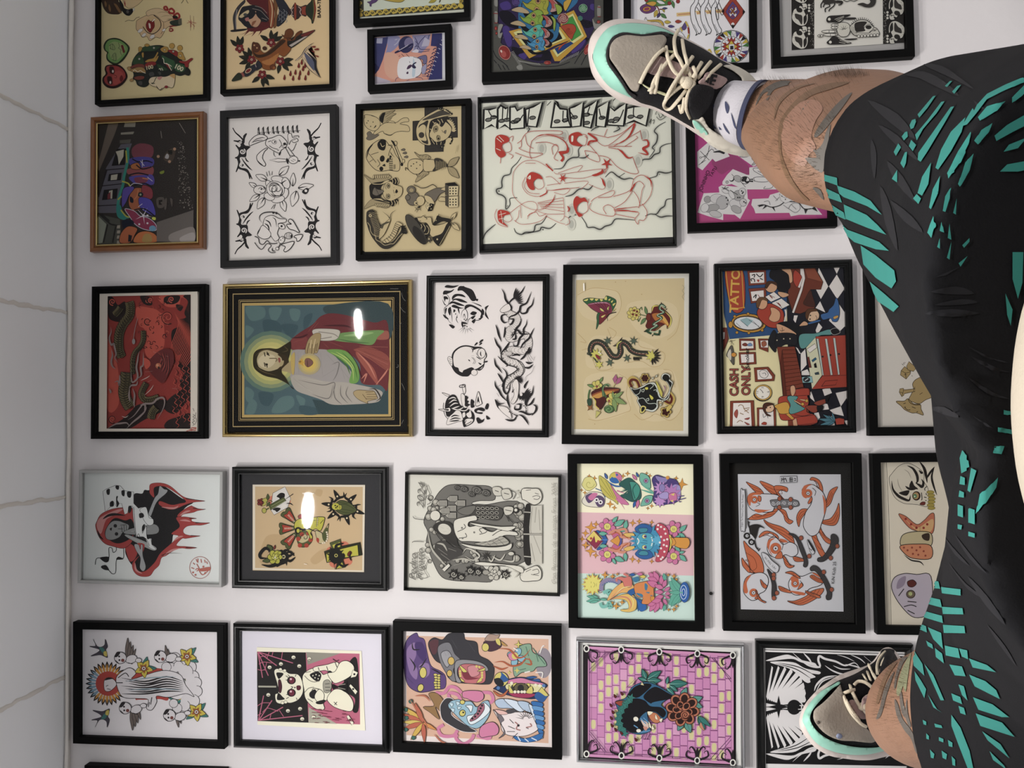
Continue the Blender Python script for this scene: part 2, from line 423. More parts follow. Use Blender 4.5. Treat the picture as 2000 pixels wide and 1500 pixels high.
 b('3c1d1d','340,1000 400,1010 410,1100 370,1110 340,1080');b('3c1d1d','310,1150 370,1160 380,1260 330,1260 305,1210');A.ell('d8c9be',388,1072,14,22);A.ell('d8c9be',350,1238,14,22)
 b('6d1f22','490,1180 520,1130 540,1180 510,1225',3);L('5f1f20',8,'390,1120 440,1140 440,1170 410,1165')
 # head in feathered headdress
 b('262a26','670,1000 690,900 760,800 850,740 960,690 1100,680 1200,720 1300,820 1420,900 1480,980 1550,1060 1540,1130 1480,1120 1400,1140 1300,1120 1200,1160 1060,1160 950,1200 920,1280 850,1310 760,1280 730,1210 690,1180 700,1120',3)
 A.polys('2f4a2f','690,960 720,860 800,830 850,900 840,960/780,770 860,700 980,690 1100,700 1020,760 900,770/1050,960 1130,990 1210,1040 1180,1060 1090,1050',ol=3);A.polys('355a3a','1120,830 1240,880 1320,930 1290,1050 1220,1010 1150,930/1340,950 1440,970 1490,1000 1440,1080 1340,1070 1310,1010',ol=4)
 A.polys('b38b3c','770,720 800,700 830,720 810,770 780,780/860,680 900,655 940,680 900,705/820,800 850,790 850,860 830,860/870,930 920,890 1000,870 1050,790 1060,780 1070,800 1030,880 1060,840 1075,850 1030,930 950,940/1100,740 1160,700 1220,720 1210,780 1150,790/1360,790 1420,780 1450,830 1475,900 1400,890 1355,850',ol=4);A.dots('b9913f',42,'1275,690 1395,720',4)
 A.polys('8f2a28','870,970 930,930 1020,930 1035,970 960,1000 890,1010/1210,760 1290,750 1360,780 1350,850 1280,810/1390,910 1480,920 1560,875 1590,890 1530,950 1520,1010 1470,1000 1460,960 1390,940/1170,950 1210,960 1280,1060 1240,1040',ol=4);A.polys('7b3d32','640,1010 750,960 850,970 860,1030 750,1010 660,1030/700,1170 780,1140 860,1150 840,1190 760,1200',ol=3)
 b('a4824a','650,1050 760,1010 850,1020 880,1090 780,1090 690,1080',4);b('b18d57','600,1020 640,1000 660,1040 630,1060',4);b('b18d57','640,1200 680,1180 700,1210 660,1225',3)
 L('e2d8c0',9,'690,1070 720,1050 760,1080 800,1060 840,1085 880,1100/1130,870 1150,890 1160,950 1210,960 1270,1060/1080,1040 1100,1030 1110,1060/1120,1020 1140,1060/1160,950 1230,970 1270,1000');A.ell('c9b98f',1165,748,16,13,0,4);A.ell('c9b98f',1400,838,18,15,0,4);A.dots('a8a593',17,'785,885 1005,720 1295,775',3)
 A.text('d8cfae','100',1378,1020,95,25,1,.03);A.text('cfc39a','100',935,1015,80,-12,1,.03)
 A.polys('4b4a48','930,1100 990,1080 1010,1130 950,1150/770,1230 820,1220 830,1270 790,1280/1060,1080 1110,1090 1100,1130')
 b('d9c6a2','930,1200 970,1160 1060,1150 1180,1150 1310,1110 1320,1200 1300,1290 1270,1320 1200,1300 1150,1320 1100,1355 1040,1310 980,1290 930,1250',6);b('c69a5c','1240,1130 1315,1110 1320,1180 1290,1170');b('c48a80','1060,1160 1130,1150 1100,1200 1065,1190')
 L('2f3a2c',10,'960,1250 1000,1240 1030,1180 1050,1160/975,1260 1020,1250');A.ell('8a2c32',1190,1305,26,20,0,2);L(K,8,'1040,1290 1090,1350 1130,1320');L(K,12,'1480,1120 1530,1130 1550,1080 1500,1050')
 return A
@art
def bara():
 A=Art(420,0,.13);b=A.blob;L=A.lines;F=A.leaf
 # goblet
 b('5f2426','490,-20 520,60 570,90 520,220 480,400 520,470 700,460 800,420 840,380 840,-20',3);L('7d2f30',12,'800,400 740,440 640,540/600,450 560,500 430,545/500,450 440,500 350,525','e');L('5f2426',30,'700,440 680,490 650,530/620,450 580,510 545,550/520,450 470,500 430,540','e')
 b('26262b','350,270 400,120 480,90 620,80 720,160 800,260 780,330 680,330 560,420 460,400 390,330',3);L('9a8f88',7,'560,130 680,160 760,240 820,300/700,270 780,300/600,90 700,120 780,200')
 b('c49a78','480,300 560,270 620,180 600,170 640,250 690,310 650,390 600,410 540,380 510,330',5);b('8e5a3c','560,330 620,310 590,360 550,400');b('cdb98c','360,250 420,190 500,150 510,190 450,240 400,270',4);A.ell('4b4a48',455,220,30,22);b('b0706a','450,280 500,260 510,300 470,320')
 b('3c3a3e','440,0 330,110 270,250 280,400 290,460 320,420 320,250 380,120 450,40',3);L('a9a2a0',9,'330,140 310,300 320,430');A.poly('232022','250,450 480,430 440,460 260,480',True)
 b('8f4a2c','800,-20 870,40 890,200 880,380 830,420 810,260',5);L('d2b98c',14,'830,0 858,120 855,260 835,400');b('7c5330','890,-20 940,80 930,200 960,280 920,400 880,410 900,220 880,60',4)
 b('2c2f38','910,-20 1000,-30 1090,80 1110,140 1090,230 1040,330 940,400 930,300 960,150',4)
 for r in range(4):
  for q in range(3):A.line('8f9095',[(955+r*36,140+q*60+(r%2)*30),(975+r*36,165+q*60+(r%2)*30),(955+r*36,190+q*60+(r%2)*30)],7)
 b('3b2a2b','1100,110 1140,140 1190,60 1240,80 1290,100 1380,80 1370,240 1300,230 1250,280 1200,285 1140,220 1105,230',4);b('8e3e2b','1190,60 1220,70 1220,280 1190,280',3);A.poly('8e3e2b','1300,105 1375,90 1370,230 1300,215',False,3);L('b8a49a',12,'1180,110 1145,150 1160,180 1150,220 1180,240/1250,100 1290,140 1275,180 1300,230')
 b('2b3526','1370,100 1440,20 1450,-20 1490,-20 1510,170 1480,330 1455,350 1440,290 1370,210',4);L('6f6a34',10,'1470,0 1485,150 1465,300');b('8f3a26','1485,-20 1515,120 1500,240 1470,320 1490,180',3)
 A.text('231f1c','BARA-TE',1566,125,70,-90,1.05,.03)
 # flowers with black leaves
 for x,y,dirs in((370,728,(225,260,285)),(550,895,(160,195,225,255,120)),(842,638,(215,270,300,330)),(980,920,(20,50,100,-10)),(708,1120,(140,85,60,20))):
  for d in dirs:c=math.radians(d);F('2a2b22',x+40*math.cos(c),y+40*math.sin(c),x+200*math.cos(c),y+190*math.sin(c),.42)
  A.petals('7d2728',x,y,36,5,34,20,4);A.ell('cdb8a0',x,y,20,20,0,4);A.ell('8a2c2b',x,y,9)
 # tiger on dagger
 b('2d2a26','1080,640 1200,540 1330,500 1490,450 1480,480 1350,580 1150,720 1080,700',4);A.poly('b6aba2','1110,680 1340,550 1400,540 1150,705',False,3);b('6f2f2c','1300,520 1490,455 1400,530 1320,550')
 b('6d3f22','1000,520 1040,530 1060,460 1130,430 1180,490 1140,570 1060,600 1110,560 1160,600 1220,500 1290,460 1310,490 1220,560 1200,600 1090,610',4)
 b('8a5024','550,760 560,650 600,640 690,760 760,790 880,690 1000,590 1080,580 1090,680 1140,740 1040,850 960,820 900,900 900,980 830,1050 720,1030 700,960 640,900 580,850',5);b('b2743a','700,930 820,880 960,800 900,930 800,980');b('3f2a1c','560,770 640,820 760,800 900,690 1000,600 1060,620 950,720 840,810 720,860 620,860')
 L('2b1c14',12,'700,860 690,920/750,860 745,930/800,830 810,910/850,790 870,880/900,740 930,850/950,690 990,780/1000,640 1040,740/620,700 650,740/590,760 620,780','m')
 b('5a3320','560,660 590,640 650,650 680,720 640,780 570,770',4);A.dots('c9a070',12,'590,680 630,720');A.ell('4f3020',745,725,32,28,0,4);A.ell('6b3b22',870,1010,45,40,0,5);A.ell('9a5a2c',885,1020,20)
 b('34343c','640,910 690,960 700,1010 620,1060 600,1010',4);b('2e3038','620,960 640,1020 560,1100 480,1150 420,1130 440,1060 540,990',4);A.ell('c2ad8c',500,1062,58,34,-35,5);A.ell('7a2524',500,1062,42,22,-35);A.poly('8f4f48','385,1100 420,1080 450,1140 420,1160',False,3);b('2c3428','260,1190 340,1100 390,1110 400,1180 330,1210 260,1220',4);L('a98f8a',12,'600,960 620,1010')
 # wing with drops
 b('1f2028','1200,910 1290,830 1360,720 1490,640 1400,690 1330,800 1260,880');L('cbb7a0',12,'1220,905 1300,840 1370,730 1440,680');b('d9bf98','1310,870 1360,780 1450,700 1400,740 1510,880 1520,900 1520,1010 1560,1120 1580,1165 1420,1040',4);b('5b5f74','1340,790 1460,890 1490,920 1500,1060 1400,960');b('2a2a30','1370,780 1510,890 1525,1010 1580,1160 1500,1050 1480,920');L('2a2a30',4,'1310,870 1400,1030 1570,1160/1330,860 1440,1010 1560,1150')
 for x,y in((1040,1170),(1130,1110),(1205,1090),(1275,1100),(1320,1035),(1255,990),(1300,940),(1350,990),(1400,1100),(1170,1180),(1260,1170),(1355,1175)):A.blob('7c2623',[(x+4,y-48),(x+16,y+8),(x+4,y+32),(x-16,y+16),(x-10,y-12)],3)
 A.polys('7c2623','1450,700 1500,690 1510,710 1480,715/1490,740 1550,725 1560,750 1510,755/1440,760 1490,770 1490,790/1490,830 1550,840 1550,860')
 return A
@art
def yellowborder():
 A=Art(680,0,.13);A.poly('3a3a30','130,-400 160,260 1760,140 1760,-400');A.poly('ccd4c2','225,-400 235,165 1670,50 1660,-400');A.poly('d8dccb','130,-400 148,260 160,260 140,-400');A.poly('d8dccb','1745,-400 1745,140 1765,138 1765,-400')
 for k in range(7):
  x=265+k*205;y=205-k*17
  A.spiral('b8a03c',x,y,42,17,1.2,20,-1);A.spiral('b8a03c',x+105,y-18,42,17,1.2,200,-1);A.line('c4ac44',[(x-10,y+30),(x+50,y+10),(x+70,y-35),(x+110,y-50)],24)
  A.line('c4ac44',[(x+90,y+28),(x+150,y),(x+175,y-40),(x+215,y-52)],22)
 for k in range(4):A.spiral('b8a03c',185,150-k*100,36,16,1.2,90*(k%2));A.spiral('b8a03c',1705,20-k*100,36,16,1.2,90)
 A.ell('c9a63a',188,222,30);A.ell('d2b93e',1700,92,34)
 A.blob('b39a3c','480,-20 620,20 780,35 850,-5 820,-40 480,-40',5);A.blob('5c4370','285,30 330,20 370,-10 460,-30 420,30 355,60 350,95 325,90 320,55',4);A.leaf('a89a38',1330,-10,1210,40,.4,3);A.leaf('5a5a48',1390,-10,1365,45,.35)
 return A
@art
def small():
 A=Art(680,0,.13);b=A.blob;L=A.lines
 A.poly('d89a84','395,565 1410,495 1415,1185 390,1255');b('8f8fb4','560,555 760,545 770,650 700,740 620,800 540,900 590,680');b('b8b0c0','395,1150 520,1180 640,1230 395,1253');b('d8a890','560,800 760,860 720,1180 560,1100')
 A.poly('3f4270','395,568 600,555 580,680 520,900 460,1050 395,1115');b('2e3058','395,950 450,1000 470,1020 395,1115');A.poly('a9a9c0','430,575 520,570 510,655 425,650')
 A.poly('36386c','1260,505 1412,498 1414,1188 1205,1200 1300,880 1340,700 1240,690');A.poly('8f8cae','960,530 1240,515 1200,690 1100,800 980,780 980,620');L('34345c',9,'1000,560 1040,640 1020,700/1160,540 1070,640 1040,740/1220,520 1190,620 1180,690/970,720 1050,690 1090,740 1230,740/1010,620 1060,670/950,780 1100,780 1220,760')
 A.poly('b8b4c8','1150,560 1100,700 1210,690 1230,610',False);A.polys('d4d0d8','1020,740 1060,760 1040,790 960,780');A.ell('34345a',870,670,112,130,20);A.ell('7b7496',910,640,66,80,20);b('26264a','700,790 720,770 880,690 960,650 960,680 860,740 720,800');L('c0bccb',10,'760,760 880,690 900,670');L('b8b6c8',13,'770,580 740,640 690,680/700,600 740,590/980,580 990,700 950,780')
 b('e0dfe0','770,890 980,850 1080,900 1110,1000 1090,1100 1000,1170 760,1165');b('b9cbd6','980,870 1010,1000 1000,1140 960,1140 970,980');L(K,7,'980,855 1080,890 1120,980 1090,1110 1010,1165')
 b('48304c','880,1040 900,990 940,970 960,990 920,1030');b('2e2a48','970,960 1020,930 1020,950 990,970 1020,1010 1000,1030 960,1010');b('48304c','875,1090 900,1075 905,1105 880,1112');L(K,6,'920,920 930,945/760,850 780,835/800,810 840,850/870,810 920,860')
 b('6d6a90','1050,860 1170,830 1180,940 1130,960 1120,900 1060,880',5);b('9a98b6','1110,1010 1180,960 1160,1090 1110,1110',4)
 for k in range(9):x,y=1150+k*21,1105-k*62;A.line('34345c',[(x,y+20),(x+30,y-10),(x+60,y+20),(x+30,y+40),(x+80,y+45)],12);A.line('c6c4d2',[(x+80,y-10),(x+110,y+10)],10)
 L('4d4a70',6,'710,1220 720,1180 760,1165/880,1215 920,1195/1020,1160 1100,1170 1120,1200/1110,1140 1190,1150 1200,1190/1360,540 1390,560 1380,600/1340,640 1370,650');return A
@art
def psy():
 A=Art(940,0,.13);b=A.blob;L=A.lines
 A.poly('33284f','140,-900 140,1080 1850,1010 1850,-900');A.polys('1b1824','270,180 400,160 520,260 560,420 420,400 300,300/470,700 640,760 560,830 470,780/1480,300 1620,310 1700,380 1560,420/940,790 1020,760 1050,900 900,900/1560,560 1640,600 1600,640/700,880 900,860 880,920');A.polys('4b3a80','280,60 400,20 450,120 330,150/330,400 420,420 460,650 400,700 330,520/1650,60 1740,80 1720,160 1640,130/1400,640 1560,600 1500,720 1360,800/560,820 700,800 640,900')
 rn=random.Random(3)
 for _ in range(26):A.ell('b9b4c8',rn.uniform(270,1660),rn.uniform(10,920),rn.uniform(3,8))
 A.poly('2a6a9a','560,-40 600,-40 600,420 640,560 590,560 560,420',True)
 # stamps
 A.poly('c69a2c','410,470 560,430 1190,400 1345,600 1100,690 720,880',False,5);A.poly('d9d68a','480,490 560,455 1180,440 1275,580 745,820',False,3);A.poly('17171c','530,500 1170,480 1220,580 750,775')
 A.poly('c69a2c','1190,240 1390,150 1440,240 1490,330 1590,550 1180,920 1100,920 1030,760 1160,690 1345,600 1190,400',False,5);A.poly('d9d68a','1250,270 1380,200 1545,540 1390,650 1140,860 1070,750 1345,620 1230,400',False,3);A.poly('3f9440','1260,300 1370,240 1505,520 1360,620 1210,390',False,3);A.poly('1d3f7c','1345,625 1385,650 1150,815 1100,730',False,3)
 b('a8442a','1195,395 1300,360 1390,370 1425,440 1390,520 1350,590 1250,470',5);[A.spiral('7a2c1c',1320,450,r,6,.9,30) for r in(70,45,22)];b('b0482e','1300,625 1220,690 1160,760 1180,690',3)
 b('2f6f9c','570,-40 620,60 560,260 600,430 640,560 700,690 780,760 960,690 1080,620 1150,540 1170,380 1120,300 1250,120 1300,170 1420,-40')
 # chain of faces
 for(c,d,x,y,s) in(('a3a334','6f7a24',640,-10,1.25),('88a83e','58802c',600,210,1.1),('58b5a0','2e7f86',640,425,1.0),('4a94bd','2a5f8c',700,600,.85)):
  P=lambda t:[(x+u*s,y+w*s) for u,w in nums(t)]
  A.poly('15151a',P('-30,90 60,170 150,220 330,180 340,230 120,260 10,200'),True);A.poly(c,P('-20,20 40,50 120,-10 220,-60 290,-30 300,60 280,120 300,170 240,190 160,160 90,130 20,90'),True,7)
  A.line(d,P('30,60 100,50 150,80'),8);A.line(d,P('210,20 240,60 230,110 270,130'),8);A.line('3d4a24',P('230,30 260,20 250,60'),6);A.line(d,P('120,110 180,130 220,170'),7)
  for ex,ey in((170,20),(155,125)):A.ell('c29a62',*P('%d,%d'%(ex,ey))[0],36*s,30*s,80,5);A.ell('4a2a3a',*P('%d,%d'%(ex,ey))[0],17*s,17*s,0,3)
  A.polys('b9a37c','%d,%d %d,%d %d,%d %d,%d %d,%d'%(x-150*s,y+130*s,x-50*s,y+90*s,x+40*s,y+130*s,x+60*s,y+170*s,x-40*s,y+160*s),ol=4)
 for(x,y,s) in((970,-30,1.3),(900,230,1.1),(890,420,.95),(920,580,.7)):
  P=lambda t:[(x+u*s,y+w*s) for u,w in nums(t)]
  A.poly('1a1618',P('0,-10 90,10 190,80 200,140 150,190 60,180 90,90'),True);A.poly('b9908a',P('20,5 80,10 140,70 150,110 120,150 50,160 70,90'),True,5);A.poly('b0504c',P('10,0 60,10 110,60 90,70 100,120 70,110 60,60'),True,3);A.line('7a2f30',P('100,80 130,110 110,140'),6)
 A.polys('8fa83c','1040,240 1110,280 1120,360 1100,470 1080,420 1080,320/1110,60 1200,100 1210,170 1150,220 1130,150',ol=6);b('c9a032','1250,20 1360,-20 1300,120 1260,165 1235,100',6)
 for(x,y,r,c,d) in((1230,280,78,'7c3a3a','c9a49a'),(1530,125,62,'2c6a48','a0c8a4'),(1485,275,34,'24584e','5a9a88'),(520,30,55,'3a2858','6a589a')):
  A.ell(c,x,y,r,r,0,5,d);[A.spiral(d,x,y,r*.8,r*.13,.8,a) for a in(0,120,240)]
 # grey bio-mechanical border
 A.poly('55554f','140,-300 250,-300 250,350 330,380 270,470 310,540 290,640 380,720 460,800 640,900 850,950 1150,950 1420,850 1560,700 1700,420 1660,300 1700,250 1690,-300 1850,-300 1850,1050 140,1090',False,5)
 A.polys('8f8f88','200,180 245,190 240,330 205,320/200,-20 240,-20 245,90 200,80/260,380 325,370 300,440 280,500 320,490 290,570 250,540/1745,100 1790,100 1790,240 1745,240/1670,280 1720,360 1790,330 1780,400 1700,430/530,1000 600,970 620,1040 560,1050');L('26262a',13,'180,760 230,860 330,940 400,1000/300,1050 250,960/360,1050 320,980/420,1050 380,990/190,900 230,950/1400,960 1480,830 1570,720/1500,980 1560,860 1620,760/620,930 750,985 900,1000 1150,990 1330,930')
 for k in range(12):A.line('a3a39c',[(560+k*27,905+46*math.sin(k/8)),(590+k*27,930+46*math.sin(k/8))],8);A.line('9a9a94',[(1180+k*24,950-k*11),(1200+k*24,905-k*12)],8);A.line('9a9a94',[(440+k*12,790+k*18),(490+k*10,770+k*18)],8)
 for(x,y,rx,ry,r) in((350,790,78,105,-25),(995,942,50,28,0),(220,425,22,28,0),(228,500,16,20,0),(1762,328,26,24,0),(1590,740,40,80,20)):A.ell('c08880',x,y,rx*1.12,ry*1.12,r,5);A.ell('8c2e2a',x,y,rx,ry,r);A.ell('b0524a',x-rx*.2,y+ry*.2,rx*.5,ry*.5,r)
 A.ell('d8c0b4',300,770,14,22,-20);L('8c3030',12,'180,200 250,205/195,345 245,345/1745,105 1795,110/1750,250 1795,250');return A
@art
def women():
 A=Art(1215,0,.14);b=A.blob;L=A.lines;A.poly('d6d5da','130,-1200 200,-1200 220,900 130,900')
 b('4f8040','330,40 480,-40 680,-40 660,60 560,80 470,90 400,90',5);b('6c3f72','250,110 290,70 350,60 470,100 440,160 340,190 270,160',5);A.polys('c99a34','340,50 420,20 480,40 430,85/560,-10 620,-20 600,20',ol=4);A.polys('d8d8dc','480,10 540,10 600,50 530,55',ol=3);A.ell('c28a3c',345,125,58,34,-10,5);A.ell('8f3a5c',345,125,34,18,-10,3);A.dots('8f2f2c',28,'660,45 780,20 340,0',4)
 L('6a3024',16,'470,80 500,110 520,170 510,210/520,130 580,130');A.leaf('b8a03a',490,140,450,240,.5,4);A.leaf('4a3f6a',530,180,490,250,.5,4);A.leaf('4f7a48',540,190,620,255,.5,4);A.leaf('a89a3c',570,110,590,175,.5,3);A.leaf('4a4a72',560,120,635,115,.4,3);A.leaf('4f7a48',700,10,725,115,.4,4);L('8c3a30',10,'700,0 760,-10')
 L('d6b878',50,'760,205 950,190/1010,180 1390,155',smooth=False);L('a8384c',7,'780,203 1395,157',smooth=False)
 for x,s in((960,1),(1100,1),(1250,.95)):
  P=lambda t:[(x+(u-960)*s,w) for u,w in nums(t)]
  A.poly('e2e1e4',P('1010,-30 1000,30 960,110 950,180 965,290 1000,400 1040,450 1030,490 1080,460 1110,410 1070,330 1030,270 1040,190 1010,140 1060,60 1060,-30'),True)
  A.line(K,P('1020,-30 1005,30 955,110 960,260 1000,380 1040,460 1025,495 1075,460'),9);A.line(K,P('1070,-30 1060,40 1020,120 1020,200 1040,280 1070,360 1105,420 1085,470 1065,465'),9);A.line(K,P('1040,100 1080,160 1110,210 1150,170'),8);A.line(K,P('1070,40 1100,110 1140,160'),8);A.line(K,P('1000,340 1060,460'),6)
 L(K,8,'1310,20 1335,120 1345,260 1320,250 1300,100')
 A.poly('9c3c2c','1390,155 1545,-60 1715,165 1545,400',False,6);A.poly('5a4480','1445,165 1480,100 1540,20 1600,90 1640,165 1600,230 1545,270 1490,230',False,4);A.poly('9c3c2c','1480,160 1510,110 1545,60 1585,110 1610,160 1580,215 1545,250 1510,215',False,3);A.poly('5a4480','1490,160 1545,75 1600,160 1545,240',False,3);A.polys('dcdcdc','1500,130 1540,110 1545,150 1590,95 1600,140 1560,165 1600,200 1580,240 1545,190 1510,230 1495,190 1530,165',False,3);L('7a4a24',22,'1520,125 1575,200/1575,120 1515,195',smooth=False);A.polys(K,'1392,155 1425,125 1425,190/1715,165 1685,130 1680,205/1545,398 1515,350 1545,330 1575,350',False);A.poly('dcdcdc','1520,330 1545,310 1570,330 1560,355 1545,340 1530,355')
 # colour wheel
 A.ell('dedee0',1525,650,248,228,0,8);cs=['9c3428','4a3f7c','d9d9dc','3f7a3a','c9b02c','22222a']
 for k in range(24):
  a,c=math.radians(k*15),math.radians(k*15+15);m=(a+c)/2
  A.poly(cs[(k*5+2)%6],[(1525+240*math.cos(a),650+220*math.sin(a)),(1525+240*math.cos(c),650+220*math.sin(c)),(1525+150*math.cos(m+.1),650+140*math.sin(m+.1))],False,4)
 A.ell('dedee0',1525,650,145,140,0,6);A.star('4a3f7c',1525,650,145,80,8,0,4);A.star('9c3428',1525,650,140,70,8,22.5,4);A.star('dedee0',1525,650,150,50,4,45,4);A.star('9c3428',1525,650,130,62,4,0,4);A.star('c9b02c',1525,650,85,50,4,0,4);A.poly('dedede','1490,620 1565,615 1570,700 1490,705',False,5);A.poly('22222a','1508,640 1552,637 1555,690 1508,692')
 A.leaf('c0a838',590,305,680,310,.5,4);A.leaf('9c3c2c',740,300,830,300,.5,4);A.leaf('4a3f7c',640,365,730,370,.4,4);L('b89a34',30,'350,295 500,290 560,330 560,400');L(K,5,'310,280 330,240 360,280 520,275 575,320 580,390/350,305 480,305 545,350');b('dcdce0','740,410 810,400 870,330 890,300 935,400 935,520 905,550 830,450',6);b('5a4a80','830,400 880,310 900,380 870,420',4);L('c0a838',22,'885,300 920,370/930,480 910,540/810,380 840,440');L('9c3c2c',22,'920,380 930,470');L('c0a838',20,'1190,720 1220,690 1245,740');return A
@art
def skullcards():
 A=Art(1500,0,.14);b=A.blob;L=A.lines
 for x0,x1,s in((315,650,1),(1590,1960,-1)):
  A.poly('282522',[(x0,-1500),(x1,-1500),(x1-5+20*(s<0),690-70*(s<0)),(x0+15,705-80*(s<0))])
 rn=random.Random(5)
 for _ in range(150):
  y=rn.uniform(-20,640);x=rn.choice((rn.uniform(595,645),rn.uniform(1592,1650)));A.line('c4c1b6',[(x,y),(x+rn.uniform(-9,9),y+rn.uniform(-9,9))],5,smooth=False)
 def skull(ox,oy,mx,my):
  P=lambda t:[(ox+mx*u,oy+my*w) for u,w in nums(t)]
  A.poly('d3d0c4',P('0,170 30,80 90,60 110,30 150,40 140,0 200,0 210,60 170,100 190,150 180,200 215,140 220,220 190,290 130,310 60,280 10,230'),True,4)
  A.poly('2b2825',P('60,70 110,55 145,85 130,120 80,115'),True);A.poly('3a3632',P('40,140 100,150 140,170 145,250 130,290 90,230 50,200'),True);A.poly('2b2825',P('165,180 200,160 205,230 170,290 160,230'),True);A.line('2b2825',P('140,50 165,60 190,50 185,85 160,90'),10);A.dots('4a4640',4,P('20,150 30,200 50,240 20,120'));A.dots('d3d0c4',17,P('238,20 238,60 238,100'))
 for y in(-265,52,372):skull(335,y,1,1)
 for y in(-65,272,602):skull(1905,y,-1,-1)
 L(K,14,'740,110 740,60 780,10 830,0/770,100 790,50 830,50/800,170 800,120 860,90 850,60/850,160 860,130 920,80 930,40/980,70 1020,60 1035,20 960,10');b('3a3733','760,10 830,-20 960,10 1040,20 1030,50 940,40 820,60 780,40',3);b('3a3733','1250,60 1320,40 1390,60 1430,30 1420,-20 1500,-20 1490,60 1430,100 1350,95 1300,75',4);L(K,10,'1050,0 1100,20 1150,5 1200,15 1260,-5')
 b('2d2a28','815,270 850,225 960,215 1150,205 1070,250 1010,310 900,310 830,310',3);L('d3d0c4',6,'930,270 1060,225/950,285 1060,240/970,300 1040,270/990,305 1020,285',smooth=False);A.ell('e0ddd0',855,268,20);b('2d2a28','1040,265 1120,245 1220,245 1220,265 1130,275')
 b('2d2a28','820,590 860,550 900,510 980,520 1060,570 1170,600 1060,615 900,620 840,615',3);L('d3d0c4',6,'980,530 1140,600/1000,560 1120,600/990,590 1080,605',smooth=False);A.ell('e0ddd0',870,588,20);b('2d2a28','1060,545 1230,535 1235,550 1130,560')
 b('d6d3c6','960,340 1040,310 1120,330 1150,400 1120,490 1050,515 990,490 960,420',8);A.rays('2d2a28',1060,415,10,70,190,330,5,9)
 for y,x0,x1 in((350,880,980),(385,880,975),(440,745,960),(485,770,970)):A.ell('dedbd0',(x0+x1)/2,y,(x1-x0)/2,20,0,7);A.line(K,[((x0+x1)/2,y-18),((x0+x1)/2,y+18)],6);A.line(K,[(x1-30,y-16),(x1-30,y+16)],6)
 b('dedbd0','690,500 730,480 770,500 730,518',7);A.ell(K,728,500,10)
 b('cfccc0','1140,390 1180,330 1270,280 1360,280 1430,320 1480,380 1520,400 1555,470 1500,510 1270,500 1190,480',8);b('34302d','1210,330 1300,300 1380,310 1340,370 1350,430 1230,440');b('d8d5c9','1340,390 1400,340 1470,370 1450,420 1400,460 1220,450 1350,430',6);A.ell('2b2825',1403,380,42,28);L(K,8,'1410,460 1440,430 1500,430/1460,400 1490,420 1520,410')
 for k in range(7):A.ell('e0ddd2',1265+k*44,505-k*3,19,19,0,6)
 for k in range(14):a=math.radians(215+k*9.5);A.line(K,[(1310+150*math.cos(a),420+145*math.sin(a)),(1310+182*math.cos(a),420+180*math.sin(a))],7)
 for r in range(4):
  for q in range(5):A.line('2b2825',[(1165+r*22,370+q*22+(r%2)*10),(1172+r*22,384+q*22+(r%2)*10)],5)
 return A
